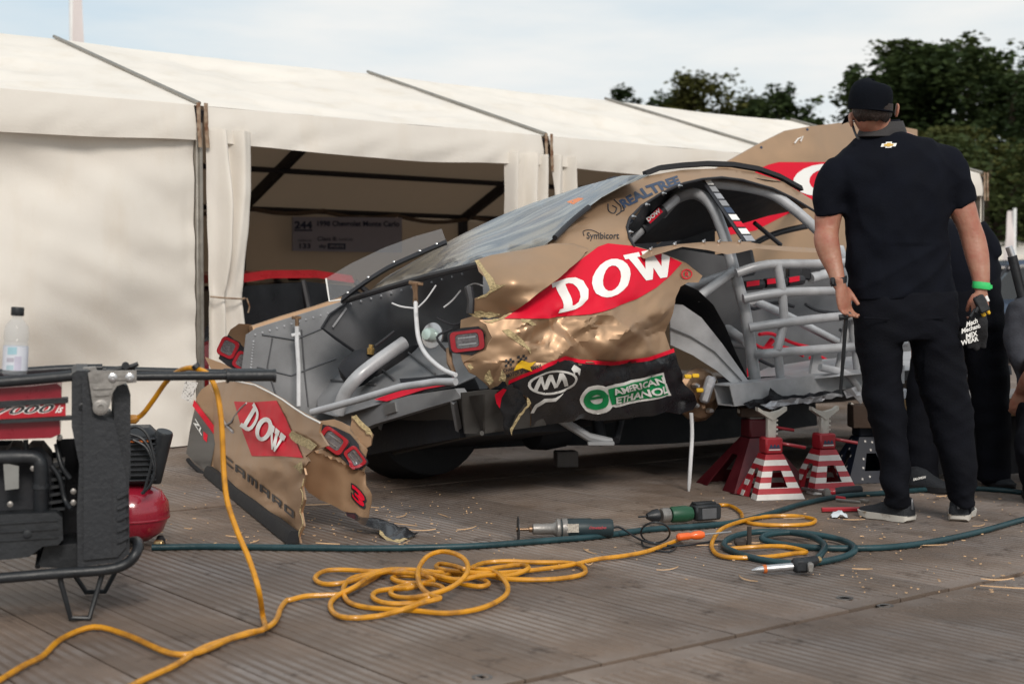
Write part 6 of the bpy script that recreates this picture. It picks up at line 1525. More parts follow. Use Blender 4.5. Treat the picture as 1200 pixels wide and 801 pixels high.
simple_car('parked_car', 'dark blue car parked far off at the right edge below the flag', 'car', Vector((at(1215, 341, 21).x, 21, 0)), .3, 4.2, 1.8, 1.42, mat('car_blue', (.03, .05, .09), .25, coat=.6))
simple_car('parked_car', 'white car parked farther off behind the dark blue one at right', 'car', Vector((at(1190, 341, 30).x, 30, 0)), .1, 4.2, 1.8, 1.45, mat('car_white', (.6, .6, .6), .3, coat=.5))
def small_tent(label, px0, px1, pye, pyr, Y):
    a = at(px0, 341, Y); b = at(px1, 341, Y); ze = at(px0, pye, Y).z; zr = at(px0, pyr, Y).z
    th = thing('marquee', label, 'tent', Vector(((a.x + b.x) / 2, Y, 0)), 'distant marquees')
    mb = MB(); mb.grid(lambda u, v: Vector((a.x + (b.x - a.x) * u, Y + 3 * v, ze + (zr - ze) * v - .05 * abs(math.sin(u * 9)))), 12, 3); obj('roof_panel', mb, M_canvas, th)
    mb = MB(); mb.grid(lambda u, v: Vector((a.x + (b.x - a.x) * u, Y - .02, ze - .4 * v)), 12, 2); obj('valance', mb, M_canvas, th)
    mb = MB(); mb.grid(lambda u, v: Vector((a.x + (b.x - a.x) * u, Y + 4, ze * v)), 4, 2); obj('back_wall_panel', mb, M_canvas_shade, th)
    for k in range(4): mb = MB(); q = a.lerp(b, k / 3); mb.tube([Vector((q.x, Y, 0)), Vector((q.x, Y, ze))], .04, 8); obj('post', mb, M_alu, th)
small_tent('low cream marquee far off at the right edge under the small flag', 1150, 1400, 298, 276, 34)
q = at(1188, 341, 32); b_ = Vector((q.x, 32, 0)); th = thing('feather_flag', 'small white feather flag on a pole in front of the trees at right', 'flag', b_)
zt = at(1188, 244, 32).z
mb = MB(); mb.tube([b_, b_ + Z * zt], .04, 6); obj('pole', mb, M_white, th)
mb = MB(); mb.grid(lambda u, v: b_ + Vector((-.02 - u * .28 * (1 - v * .55), .05 * math.sin(v * 8), zt * .42 + v * zt * .56)), 5, 16); obj('banner', mb, bpy.data.materials['flag_cloth'], th)
# ================================================================== people
M_skin = mat('skin', (.39, .20, .135), .5, var=.10, scale=16, sss=.12, bump=.3, bscale=40, col2=(.34, .12, .08), pos=(.35, .7))
M_polo = mat('navy_black_cloth', (.0062, .0072, .0115), .9, var=.2, scale=8, bump=.25, bscale=160, spec=.1)
M_trou = mat('black_trouser_cloth', (.0055, .006, .009), .85, var=.25, scale=6, bump=.25, bscale=120, spec=.12)
M_coll = mat('collar_cloth', (.040, .037, .038), .85, var=.1, bump=.3, bscale=150)
M_hair = mat('dark_hair', (.022, .013, .010), .6, var=.4, scale=40, bump=.8, bscale=120, stretch=(1, 1, .3))
M_capm = mat('cap_cloth', (.005, .006, .009), .95, var=.2, bump=.3, bscale=140, spec=.08)
M_sole = mat('shoe_sole', (.55, .52, .47), .7, col2=(.25, .19, .13), scale=14, pos=(.55, .7))
M_shoe = mat('shoe_mesh', (.012, .014, .018), .7, bump=.5, bscale=200)
M_gshirt = mat('slate_cloth', (.045, .047, .058), .85, var=.2, bump=.3, bscale=120)
def loft(mb, secs, n=20, axis=Vector((1, 0, 0)), sq=2.0, flat=False):
    """secs: (centre, half width, half depth); rings square to the path, wide along axis; sq>2 squarer"""
    C_ = [Vector(s[0]) for s in secs]; rg = []
    for i, c in enumerate(C_):
        t = (C_[min(i + 1, len(C_) - 1)] - C_[max(i - 1, 0)]).normalized()
        a = axis - t * axis.dot(t)
        if a.length < .05: a = t.orthogonal()
        a.normalize(); b = t.cross(a)
        if flat: a = axis; b = Vector((0, 1, 0))
        ring = []
        for k in range(n):
            an = 2 * PI * k / n; ca, sa = math.cos(an), math.sin(an)
            e = 2 / sq
            ring.append(c + a * secs[i][1] * math.copysign(abs(ca) ** e, ca) + b * secs[i][2] * math.copysign(abs(sa) ** e, sa))
        rg.append(ring)
    return mb.rings(rg)
def smooth_secs(secs, n=4):
    P = cr_spline([s[0] for s in secs], n)
    w_ = cr_spline([(s[1], s[2], 0) for s in secs], n)
    return [(p, max(.002, q.x), max(.002, q.y)) for p, q in zip(P, w_)]
def remesh_obj(name, mb, m, parent, vox, disp=None, smooth_it=3, wrinkle=None):
    me = bpy.data.meshes.new('tmp'); me.from_pydata(mb.v, [], mb.f)
    bm = bmesh.new(); bm.from_mesh(me); bmesh.ops.recalc_face_normals(bm, faces=bm.faces); bm.to_mesh(me); bm.free()
    o = bpy.data.objects.new('tmp', me); C.objects.link(o)
    md = o.modifiers.new('r', 'REMESH'); md.mode = 'VOXEL'; md.voxel_size = vox
    if smooth_it: ms = o.modifiers.new('s', 'SMOOTH'); ms.factor = .5; ms.iterations = smooth_it
    bpy.context.view_layer.update()
    dg = bpy.context.evaluated_depsgraph_get()
    m2 = bpy.data.meshes.new_from_object(o.evaluated_get(dg))
    bpy.data.objects.remove(o); bpy.data.meshes.remove(me)
    if wrinkle:
        m2.update()
        no = [v.normal.copy() for v in m2.vertices]
        for v, n_ in zip(m2.vertices, no): v.co += n_ * wrinkle(v.co)
    base = wloc(parent)
    m2.transform(Matrix.Translation(-base)); m2.materials.clear(); m2.name = name
    m2.materials.append(m)
    m2.polygons.foreach_set('material_index', [0] * len(m2.polygons))
    m2.polygons.foreach_set('use_smooth', [True] * len(m2.polygons))
    ob_ = bpy.data.objects.new(name, m2); C.objects.link(ob_); ob_.parent = parent
    return ob_
def finger(mb, pts, r):
    pts = cr_spline(pts, 3); n = len(pts)
    mb.tube(pts, [r * (1 - .25 * i / (n - 1)) for i in range(n)], 8)
def hand(mb, wrist, dirv, palmn, side, curl, s=1.0, ww=.026):
    """palm, four unequal fingers and a thumb; dirv: along the hand, palmn: the way the palm faces, side: towards the thumb"""
    d = dirv.normalized(); p = (palmn - d * palmn.dot(d)).normalized(); t = d.cross(p).normalized()
    if t.dot(side) < 0: t = -t
    L_ = .095 * s
    loft(mb, smooth_secs([(wrist - d * .03 * s, ww, ww * .72), (wrist, ww * s, .019 * s), (wrist + d * .035 * s + p * .003, .037 * s, .019 * s), (wrist + d * .07 * s + p * .006, .043 * s, .016 * s), (wrist + d * L_ + p * .008, .041 * s, .012 * s)], 3), 16, t)
    for k, (off, ln, r_) in enumerate(((.031, .072, .0088), (.0105, .080, .0092), (-.0105, .074, .0088), (-.030, .058, .0078))):
        c = curl + k * .08
        b0_ = wrist + d * (L_ - .012) * 1.0 + t * off * s + p * .006
        q = [b0_]; a = 0
        for sg, st in ((.42, .5), (.32, .9), (.26, .7)):
            a += c * st
            q.append(q[-1] + (d * math.cos(a) + p * math.sin(a)) * ln * sg * s)
        finger(mb, q, r_ * s)
    b0_ = wrist + d * .02 * s + t * .028 * s + p * .006
    finger(mb, [b0_, b0_ + (t * .4 + d * .85 + p * .35) * .03 * s, b0_ + (t * .42 + d * 1.6 + p * .8) * .032 * s, b0_ + (t * .3 + d * 2.2 + p * 1.3) * .032 * s], .0115 * s)
def shoe(par, heel, toe, s=1.0, sole=True, logo=False):
    d = (toe - heel).normalized(); t = Vector((-d.y, d.x, 0)); L_ = (toe - heel).length
    mb = MB(); rg = []
    for u, w_, z0 in ((0, .028, .012), (.04, .036, .004), (.25, .038, .001), (.45, .038, .003), (.7, .050, .001), (.88, .042, .006), (.97, .025, .016), (1, .01, .022)):
        c = heel + d * L_ * u; rg.append([c + t * w_ * s + Z * z0, c + t * (w_ + .004) * s + Z * .030, c - t * (w_ + .004) * s + Z * .030, c - t * w_ * s + Z * z0])
    mb.rings(rg); so = obj('sole', mb, M_sole if sole else M_rub, par, smooth=50)
    mb = MB(); rg = []
    for u, w_, h in ((0.0, .026, .075), (.05, .036, .112), (.2, .040, .118), (.35, .040, .108), (.5, .042, .082), (.7, .047, .058), (.87, .040, .048), (.97, .022, .040), (1, .008, .034)):
        c = heel + d * L_ * u; ring = []
        for k in range(9):
            a = PI * k / 8; ring.append(c + t * math.cos(a) * w_ * s * (1 if 0 < k < 8 else 1) + Z * (.026 + (h - .026) * math.sin(a) ** .7))
        rg.append(ring)
    mb.rings(rg); up_ = obj('upper', mb, M_shoe, par, smooth=60)
    mb = MB(); q = heel + Z * .05 - d * .003; mb.box(q + Z * .03, (.008, .012, .05), Matrix.Rotation(math.atan2(d.y, d.x), 3, 'Z'), .003); obj('heel_tab', mb, M_panel, par)
    return so

# ---------------- standing mechanic in the foreground
YM = 6.15
def m(px, py, dy=0.0): return at(px, py, YM + dy)
K = YM / 1667
man = thing('person', 'man in black polo, trousers and cap seen from behind looking at the wrecked car', 'person', Vector((m(1080, 600).x, YM, 0)))
# skin: head, neck, arms and hands, hidden trunk and legs, all one body
mb = MB()
loft(mb, smooth_secs([(m(1021, 101, -.01), .035, .04), (m(1021, 106, -.01), .062, .075), (m(1021, 116, -.01), .078, .092), (m(1021, 130, -.01), .079, .095), (m(1023, 141, .0), .072, .075), (m(1029, 151, .02), .064, .062), (m(1034, 163, .05), .070, .068)], 3), 22)
loft(mb, smooth_secs([(m(1014, 148, .10), .030, .03), (m(1013, 142, .10), .045, .04), (m(1013, 128, .09), .055, .04)], 2), 12)
for px, py in ((997, 140), (1051, 129)):       # ears
    loft(mb, [(m(px, py - 8), .005, .014), (m(px - (1 if px < 1020 else -1), py - 4), .008, .022), (m(px, py + 3), .008, .020), (m(px + (1 if px < 1020 else -1), py + 9), .004, .010)], 8)
loft(mb, smooth_secs([(m(1034, 160, .05), .08, .07), (m(1042, 180, .06), .15, .08), (m(1055, 215, .05), .18, .10), (m(1058, 300, .02), .17, .10), (m(1060, 350, .0), .17, .10), (m(1062, 374, .0), .15, .09)], 3), 24)
# left arm (nearer the car): upper arm, elbow, forearm
LA = [(m(990, 200, .02), .05, .05), (m(976, 225, .03), .062, .060), (m(971, 250, .03), .060, .056), (m(969, 270, .02), .052, .050), (m(968.5, 282, -.01), .054, .047), (m(972.5, 298, -.02), .049, .043), (m(978, 314, -.04), .038, .034), (m(982, 328, -.06), .031, .026), (m(984.5, 336, -.07), .028, .022)]
loft(mb, smooth_secs(LA, 4), 20)
hand(mb, m(985, 334, -.07), m(990, 372, -.05) - m(985, 334, -.07), Vector((.5, -.6, 0)), Vector((.6, -.5, 0)), .62, 1.06)
RA = [(m(1095, 196, .03), .05, .05), (m(1116, 222, .02), .062, .060), (m(1127, 243, .01), .060, .054), (m(1135, 264, .0), .051, .048), (m(1141, 282, -.01), .053, .044), (m(1145.5, 302, -.03), .050, .041), (m(1149, 322, -.05), .040, .033), (m(1150.5, 338, -.06), .033, .026)]
loft(mb, smooth_secs(RA, 4), 20)
hand(mb, m(1150, 340, -.06), m(1149, 372, -.07) - m(1150, 340, -.06), Vector((-.2, .9, 0)), Vector((-.9, -.2, 0)), .85, 1.0)
for sgn, pts in ((-1, [(1035, 385), (1040, 450), (1048, 520), (1052, 585)]), (1, [(1090, 385), (1105, 450), (1122, 520), (1129, 585)])):
    loft(mb, smooth_secs([(m(x, y), w_, w_) for (x, y), w_ in zip(pts, (.072, .052, .036, .028))], 3), 14)
    ft = m(*pts[-1]); loft(mb, [(ft, .028, .03), (Vector((ft.x, ft.y + .03, .07)), .03, .034), (Vector((ft.x - .03 * (1 if sgn < 0 else -1), ft.y + .05, .045)), .025, .025)], 10)
body = remesh_obj('body', mb, M_skin, man, .0055, smooth_it=2)
# polo shirt: trunk and two sleeves in one cloth
mb = MB()
def span(y, x0, x1, dep, dy=0.02): return (m((x0 + x1) / 2, y, dy), (x1 - x0) / 2 * K, dep)
TR = [span(151, 1013, 1056, .070, .05), span(155, 1010, 1064, .085, .05), span(160, 1004, 1084, .105, .05), span(167, 994, 1100, .122, .05), span(178, 982, 1110, .14, .04), span(192, 973, 1119, .155, .03), span(215, 979, 1117, .160, .02), span(245, 987, 1113, .158, .02), span(275, 990, 1113, .150, .02), span(305, 990, 1117, .148, .02), (m(1056, 328, .02), 64 * K, .150), (m(1059, 345, .02), 65 * K, .152), (m(1061, 353, .02), 63 * K, .148)]
loft(mb, smooth_secs(TR, 4), 40, sq=2.35, flat=True)
loft(mb, smooth_secs([(m(1004, 196, .04), .07, .08), (m(985, 204, .03), .088, .095), (m(975, 220, .03), .088, .092), (m(971.5, 240, .03), .075, .080), (m(971.5, 254, .03), .068, .074)], 4), 24)
loft(mb, smooth_secs([(m(1082, 184, .04), .08, .08), (m(1103, 191, .03), .092, .10), (m(1118, 212, .02), .088, .09), (m(1126, 230, .01), .074, .078), (m(1131, 243, .01), .066, .070)], 4), 24)
def shirt_w(p):
    q = p - wloc(man)
    a = .010 * noise.noise(Vector((q.x * 5 + q.z * 3, q.y * 4, q.z * 4)))
    b = .006 * noise.noise(Vector((q.x * 14 - q.z * 9, q.y * 8, q.z * 7 + 4)))
    arm = abs(q.x + .02) > .19
    c = (.006 if arm else .002) * noise.noise(Vector((q.x * 8 + q.z * 9, q.y * 8, q.z * 15)))
    d = .012 * max(0, 1 - abs(q.x - .02) * 4.5) * max(0, 1 - abs(q.z - 1.25) * 2) * -1      # hollow along the spine
    hem = .008 * noise.noise(Vector((q.x * 18, q.y * 8, 2))) * max(0, 1 - abs(q.z - 1.0) * 5)
    fold = .007 * abs(noise.noise(Vector((q.x * 7 + q.z * 6, q.y * 3, q.z * 2 - q.x * 5 + 9)))) + .006 * abs(noise.noise(Vector((q.x * 6 - q.z * 8, q.y * 3, q.z * 3 + 19)))) * (1.6 if q.z < 1.2 else .6)
    return a + b + c + d + hem - fold * 2.4
po = remesh_obj('polo_shirt', mb, M_polo, man, .0095, smooth_it=6, wrinkle=shirt_w)
mb = MB(); mb.rings([[m(1034 + 27 * math.cos(a) * r_, y + 3.5 * math.sin(a * 1) * 0 - (x_ := 0) + dyy * math.cos(a), .035 - .085 * math.sin(a) * r_) for a in [2 * PI * k / 26 for k in range(26)]] for r_, y, dyy in ((.86, 144, -1.5), (.9, 143, -1.5), (1.0, 150, -1.0), (1.12, 159, -.5), (1.08, 160, -.5), (.92, 150, -1))], caps=False)
obj('collar', mb, M_coll, man, smooth=60)
mb = MB(); mb.rings([[m(1033 + 27 * math.cos(a) * r_, y - 1.5 * math.cos(a), .035 - .085 * math.sin(a) * r_) for a in [2 * PI * k / 26 for k in range(26)]] for r_, y in ((.84, 144), (.80, 141), (.78, 142), (.8, 150))], caps=False); obj('collar_stand', mb, M_polo, man, smooth=60)
# bow tie badge below the collar
bx_, by_ = 1041.5, 169.5
def bk_(x, y): return m(x, y, -.135)
def btie(s_, dy): return [m(bx_ + x * s_, by_ + y * s_, dy) for x, y in ((-9.5, 2.6), (-8, -1.2), (-4, -1.2), (-3, -3.2), (4, -3.4), (3.6, -1.5), (9.5, -1.7), (8, 2), (4, 2), (3, 3.6), (-4, 3.8), (-3.6, 2.2))]
from mathutils.bvhtree import BVHTree
def shirt_hit(objx, px, py, off=.004):
    bvh = BVHTree.FromPolygons([v.co[:] for v in objx.data.vertices], [p_.vertices[:] for p_ in objx.data.polygons])
    return bvh
_bv = shirt_hit(po, 0, 0); _bo = wloc(man)
def onshirt(px, py, off=.003):
    d = ray(px, py).normalized(); h = _bv.ray_cast(O - _bo, d)
    return (h[0] + _bo - d * off) if h[0] else m(px, py, -.14)
for nm, s_, off, mm in (('badge', 1.0, .003, M_wht), ('badge_gold', .62, .006, mat('badge_gold', (.6, .38, .08), .4))):
    P = [(bx_ + x * s_, by_ + y * s_) for x, y in ((-9.5, 2.6), (-8, -1.2), (-4, -1.2), (-3, -3.2), (4, -3.4), (3.6, -1.5), (9.5, -1.7), (8, 2), (4, 2), (3, 3.6), (-4, 3.8), (-3.6, 2.2))]
    obj(nm, patch(P, lambda x, y: onshirt(x, y, off), 3), mm, po, smooth=False)
# trousers
mb = MB()
loft(mb, smooth_secs([(m(1060, 342, .02), 61 * K, .140), (m(1061, 365, .02), 62 * K, .150), (m(1062, 388, .02), 62.5 * K, .148), (m(1063, 400, .02), 62 * K, .130)], 3), 34, sq=2.3)
loft(mb, smooth_secs([(m(1028, 380, .02), 27 * K, .125), (m(1030.5, 405, .02), 29 * K, .125), (m(1033, 440, .02), 25.5 * K, .110), (m(1038, 475, .02), 23 * K, .10), (m(1045, 515, .02), 20.5 * K, .095), (m(1049, 550, .02), 18.5 * K, .095), (m(1050.5, 578, .02), 17.5 * K, .092), (m(1051, 589, .03), 17.5 * K, .085)], 4), 26)
loft(mb, smooth_secs([(m(1094, 380, .02), 28 * K, .125), (m(1097, 405, .02), 31 * K, .125), (m(1103, 440, .02), 31 * K, .11), (m(1111, 475, .02), 28 * K, .10), (m(1119, 515, .02), 24 * K, .095), (m(1125, 550, .02), 19 * K, .092), (m(1127.5, 575, .02), 17 * K, .088), (m(1128.5, 589, .03), 16.5 * K, .082)], 4), 26)
def trou_w(p):
    q = p - wloc(man); z = q.z
    kn = math.exp(-((z - .52) / .14) ** 2); an = math.exp(-((z - .12) / .12) ** 2); se = math.exp(-((z - .88) / .09) ** 2)
    a = (.003 + .007 * kn + .014 * an + .006 * se) * noise.noise(Vector((q.x * 9 + z * 5, q.y * 6, z * (9 + 6 * an))))
    b = .007 * noise.noise(Vector((q.x * 9 + z * 8, q.y * 7, z * 5)))
    s1 = 1 if q.x < -.02 else -1
    cr_ = abs(noise.noise(Vector((q.x * 5 + s1 * z * 9, q.y * 3, z * 4 + 5)))) * (.010 + .012 * kn + .014 * an) + abs(noise.noise(Vector((q.x * 9 - s1 * z * 14, q.y * 3, z * 5 + 15)))) * .010
    return a + b - cr_
remesh_obj('trousers', mb, M_trou, man, .010, smooth_it=4, wrinkle=trou_w)
for pts in (((1012, 372), (1042, 374), (1042, 377)), ((1080, 374), (1108, 372), (1109, 376))):
    mb = MB(); mb.tube([m(x, y, -.125) for x, y in pts[:2]], .0035, 6); obj('pocket_seam', mb, M_trou, man)
# cap, hair, glasses strap
mb = MB(); rg = []
cx0 = 1021
for t_, w_, d_ in ((94.2, .020, .03), (95.5, .050, .06), (99, .074, .088), (105, .086, .104), (113, .091, .110), (120, .091, .111), (126, .089, .109), (130, .088, .108)):
    rg.append([m(cx0 - (t_ - 110) * .12, t_, -.02) + Vector((math.cos(a) * w_, math.sin(a) * d_, .0 + .012 * math.sin(a) + .010 * -math.cos(a))) for a in [2 * PI * k / 32 for k in range(32)]])
mb.rings(rg, caps=True); cp_ = obj('cap', mb, M_capm, man, smooth=60)
mb = MB(); mb.tube([m(cx0, 129, -.02) + Vector((math.cos(a) * .0895, math.sin(a) * .1095, .012 * math.sin(a) - .010 * math.cos(a))) for a in [2 * PI * k / 32 for k in range(33)]], .004, 6); obj('cap_band', mb, M_capm, cp_)
mb = MB()
for k in range(6):
    a = PI * k / 6; mb.tube([m(cx0 - (y - 110) * .12, y, -.02) + Vector((math.cos(a + s_) * w_, math.sin(a + s_) * d_, .012 * math.sin(a + s_) - .010 * math.cos(a + s_))) for s_, y, w_, d_ in [(0, 94.2, .018, .028), (0, 99, .0745, .0885), (0, 105, .0865, .1045), (0, 113, .0915, .1105), (0, 121, .0915, .1115), (0, 129, .0885, .1085)]], .0015, 5)
mb.lathe(m(cx0 + 2, 93.8, -.02), Z, [(.007, -.002), (.007, .003), (.003, .005)], 10); obj('cap_seam', mb, M_capm, cp_)
mb = MB(); mb.grid(lambda u, v: m(cx0 - 8, 124, .08) + Vector(((u - .5) * .15, .02 + v * .085, -.02 - .02 * (2 * u - 1) ** 2 - v * .03)), 12, 5); obj('peak', mb, M_capm, cp_)
mb = MB(); rg = []
for y, w_, d_, z_ in ((124, .0865, .104, 0), (131, .085, .104, 0), (137, .080, .098, 0), (142, .068, .088, 0), (144.5, .055, .080, 0)):
    rg.append([m(1022, y, -.02) + Vector((math.cos(a) * w_, -abs(math.sin(a)) * d_ if True else 0, .018 * -math.cos(a) * 0 + .008 * noise.noise(Vector((a * 3, y, 1))))) for a in [PI * k / 26 for k in range(27)]])
mb.rings(rg, caps=False, closed=False); obj('hair', mb, M_hair, man, smooth=60)
mb = MB(); mb.tube(cr_spline([m(998, 141, .02), m(1000, 150, .0), m(1004, 160, -.04), m(1007, 163, -.06)], 3), .005, 6); obj('glasses_cord', mb, M_plast, man)
# watch, wristband
mb = MB(); wc_ = m(983, 329.5, -.062); mb.rings([[wc_ + Vector((math.cos(a) * .034, math.sin(a) * .029, z + .010 * math.cos(a))) for a in [2 * PI * k / 20 for k in range(20)]] for z in (-.014, .014)], caps=False); wt = obj('watch_strap', mb, M_plast, man)
mb = MB(); mb.box(wc_ + Vector((-.03, -.012, 0)), (.018, .03, .034), bev=.005); obj('watch_case', mb, M_plast, wt)
mb = MB(); wc_ = m(1150, 334.5, -.058); mb.rings([[wc_ + Vector((math.cos(a) * (.036 + e), math.sin(a) * (.030 + e), z - .004 * math.cos(a))) for a in [2 * PI * k / 24 for k in range(24)]] for z, e in ((-.015, .001), (-.005, .003), (.005, .002), (.015, .001))], caps=False)
mb.prism([m(1158, 333, -.075), m(1163, 334, -.08), m(1163, 338, -.08), m(1158, 339, -.075)], (0, .002, 0)); obj('wristband', mb, mat('band_green', (.05, .62, .17), .45), man)
# shoes
for a_, b_2 in (((1068, 612), (1008, 603)), ((1122, 611), (1150, 597))):
    hl, to = G(*a_), G(*b_2); to = hl + (to - hl).normalized() * .27
    if a_[0] > 1100: hl = G(1123, 611); to = hl + Vector((.10, .24, 0)) ; to = hl + (to - hl).normalized() * .28
    mid = obj_ = None
    shoe(man, hl, to, 1.15)
for x, y in ((1052, 600), (1127, 600)):
    mb = MB(); loft(mb, [(m(x, 575, .02), .05, .055), (m(x, 592, .04), .042, .05), (m(x, 598, .05), .040, .05)], 14); obj('sock', mb, M_trou, man)
# rod held in the left hand
mb = MB(); mb.tube([m(992, 366, -.07), m(989.5, 400, -.05), m(985, 461, .0)], [.009, .0085, .0075], 8)
rod = thing('pry_bar', 'thin black bar hanging down from the left hand of the capped mechanic', 'bar', m(985, 461)); obj('bar', mb, M_plast, rod)
mb = MB(); mb.tube([m(983, 372, -.075), m(990, 371, -.08), m(997, 368, -.075)], .012, 8); obj('handle_end', mb, M_plast, rod)
# two-way radio and gloves held in the right hand
th = thing('two_way_radio', 'small black radio gripped in the right hand of the capped mechanic', 'radio', m(1153, 360, -.09))
mb = MB(); Rr = Matrix.Rotation(-.45, 3, 'Y'); mb.box(m(1150, 356, -.115), (.045, .03, .075), Rr, .006); rb = obj('radio_body', mb, M_plast, th)
mb = MB(); mb.box(m(1157, 350, -.128), (.012, .006, .026), Rr, .002); obj('screen', mb, M_wht, rb)
mb = MB(); mb.tube([m(1143, 362, -.115), m(1137, 371, -.115)], .007, 8); mb.tube([m(1146, 360, -.12), m(1143, 366, -.12)], .009, 8); obj('knob', mb, M_plast, rb)
gv = thing('work_gloves', 'pair of black work gloves with white lettering hanging from the right hand', 'gloves', m(1145, 385, -.06))
mb = MB()
for k, (bx2, by2) in enumerate(((1128, 400), (1136, 408), (1144, 411), (1152, 408))):
    loft(mb, smooth_secs([(m(1150, 364, -.06), .018, .012), (m((1150 + bx2) / 2, 380, -.05 - .012 * k), .026, .014), (m(bx2, by2 - 8, -.05), .018, .012), (m(bx2 + 1, by2, -.05), .010, .009)], 4), 12)
loft(mb, smooth_secs([(m(1150, 362, -.06), .024, .016), (m(1146, 374, -.06), .040, .018), (m(1142, 388, -.055), .048, .020), (m(1140, 400, -.05), .040, .014)], 4), 16)
g_ = remesh_obj('glove_pair', mb, mat('glove_black', (.012, .012, .014), .8, bump=.4, bscale=120), gv, .006, smooth_it=2, wrinkle=lambda p: .003 * noise.noise(p * 40))
gs = lambda x, y: m(x, y, -.095)
mb = MB()
for s_, q in (('Mech', [(1132, 384), (1146, 378), (1145, 372), (1133, 377)]), ('Mechanix', [(1127, 391), (1151, 383), (1150, 378), (1127, 385)]), ('MIX', [(1132, 398), (1146, 393), (1145, 387), (1132, 391)]), ('WEAR', [(1126, 405), (1147, 399), (1146, 394), (1126, 399)])):
    text_on(mb, s_, q, gs, .03, sub=4)
obj('lettering', mb, M_wht, g_, smooth=False)
mb = MB(); mb.box(m(1152, 367, -.09), (.018, .012, .03), Rr, .004); mb.box(m(1158, 365, -.085), (.014, .012, .026), Rr, .004); obj('yellow_trim', mb, M_yel, g_)

# ---------------- second mechanic leaning forward behind the first
Y2 = 7.25; K2 = Y2 / 1667
def s2(px, py, dy=0.0): return at(px, py, Y2 + dy)
p2 = thing('person', 'man in black leaning over the car, mostly hidden behind the standing mechanic', 'person', Vector((s2(1120, 570).x, Y2, 0)))
mb = MB()
loft(mb, smooth_secs([(s2(1040, 240, .25), .05, .06), (s2(1045, 252, .22), .08, .09), (s2(1052, 268, .2), .07, .08), (s2(1065, 275, .15), .06, .06), (s2(1085, 285, .1), .14, .10), (s2(1110, 310, .05), .17, .11), (s2(1130, 350, 0), .16, .11)], 3), 20)
for hx, fx in ((1085, 1080), (1148, 1162)): loft(mb, smooth_secs([(s2(hx, 370), .08, .08), (s2((hx + fx) / 2, 460), .06, .06), (s2(fx, 562), .045, .045)], 3), 14)
loft(mb, smooth_secs([(s2(1090, 290, -.1), .05, .05), (s2(1062, 340, -.12), .045, .045), (s2(1038, 390, .02), .035, .03)], 3), 12); hand(mb, s2(1038, 392, .02), Vector((-.1, .1, -1)), Vector((0, 1, 0)), Vector((1, 0, 0)), .6)
loft(mb, smooth_secs([(s2(1130, 300, .15), .05, .05), (s2(1110, 350, .3), .045, .045), (s2(1108, 400, .35), .035, .03)], 3), 12); hand(mb, s2(1108, 402, .35), Vector((-.1, .1, -1)), Vector((0, 1, 0)), Vector((1, 0, 0)), .6)
remesh_obj('body', mb, M_skin, p2, .010, smooth_it=2)
mb = MB()
loft(mb, smooth_secs([(s2(1092, 256, .1), .10, .10), (s2(1096, 264, .08), .16, .15), (s2(1110, 285, .05), 42 * K2, .17), (s2(1123, 310, .02), 49 * K2, .17), (s2(1128, 328, 0), 42 * K2, .16), (s2(1128, 345, 0), 42 * K2, .15)], 4), 30, flat=True)
loft(mb, smooth_secs([(s2(1140, 268, .0), .07, .08), (s2(1155, 288, -.02), .070, .08), (s2(1163, 304, -.03), .052, .07)], 3), 16)
remesh_obj('polo_shirt', mb, M_polo, p2, .012, smooth_it=4, wrinkle=lambda p: .008 * noise.noise(p * 9))
mb = MB()
loft(mb, smooth_secs([(s2(1132, 322), 38 * K2, .15), (s2(1132, 350), 42 * K2, .16), (s2(1132, 385), 43 * K2, .15)], 3), 26)
loft(mb, smooth_secs([(s2(1108, 370), 30 * K2, .12), (s2(1090, 430), 24 * K2, .10), (s2(1081, 500), 20 * K2, .09), (s2(1080, 566), 19 * K2, .095)], 4), 20)
loft(mb, smooth_secs([(s2(1150, 370), 26 * K2, .12), (s2(1156, 420), 25 * K2, .11), (s2(1161, 480), 22 * K2, .10), (s2(1165, 530), 20 * K2, .09), (s2(1165, 564), 19 * K2, .095)], 4), 20)
remesh_obj('trousers', mb, M_trou, p2, .013, smooth_it=4, wrinkle=lambda p: .010 * noise.noise(Vector((p.x * 7, p.y * 6, p.z * 15))))
for hl_, to_ in ((G(1064, 572), G(1098, 576)), (G(1158, 566), G(1184, 575))): to_ = hl_ + (to_ - hl_).normalized() * .27; shoe(p2, hl_, to_, 1.15, sole=False)
mb = MB(); vs, fs = text_tris('SALOMON', .03, .2, 3); mb.add([at(1070 + 15 * u, 563 - 3 * v - 3 * u, 6.98) for u, v in vs], fs); obj('shoe_lettering', mb, M_wht, p2, smooth=False)

# ---------------- crouching man at the right edge
Y3 = 6.9; K3 = Y3 / 1667
def s3(px, py, dy=0.0): return at(px + (9 if py < 600 else 0), py, Y3 + dy)
p3 = thing('person', 'crouching man in slate grey shirt resting a hand on the timber bench', 'person', Vector((s3(1225, 560).x, Y3, 0)))
mb = MB()
loft(mb, smooth_secs([(s3(1222, 292, -.05), .05, .06), (s3(1222, 303, -.05), .08, .09), (s3(1222, 322, -.04), .075, .09), (s3(1222, 340, 0), .06, .06), (s3(1225, 360, 0), .16, .12), (s3(1228, 420, 0), .17, .13), (s3(1232, 480, 0), .17, .14)], 3), 20)
loft(mb, smooth_secs([(s3(1190, 370, 0), .06, .06), (s3(1200, 410, -.1), .052, .05), (s3(1206, 430, -.2), .048, .045), (s3(1196, 447, -.12), .044, .04), (s3(1188, 458, .02), .030, .026)], 4), 18)
hand(mb, s3(1189, 456, .02), Vector((-.12, .25, -1)), Vector((.2, 1, 0)), Vector((1, .1, 0)), .5, 1.1)
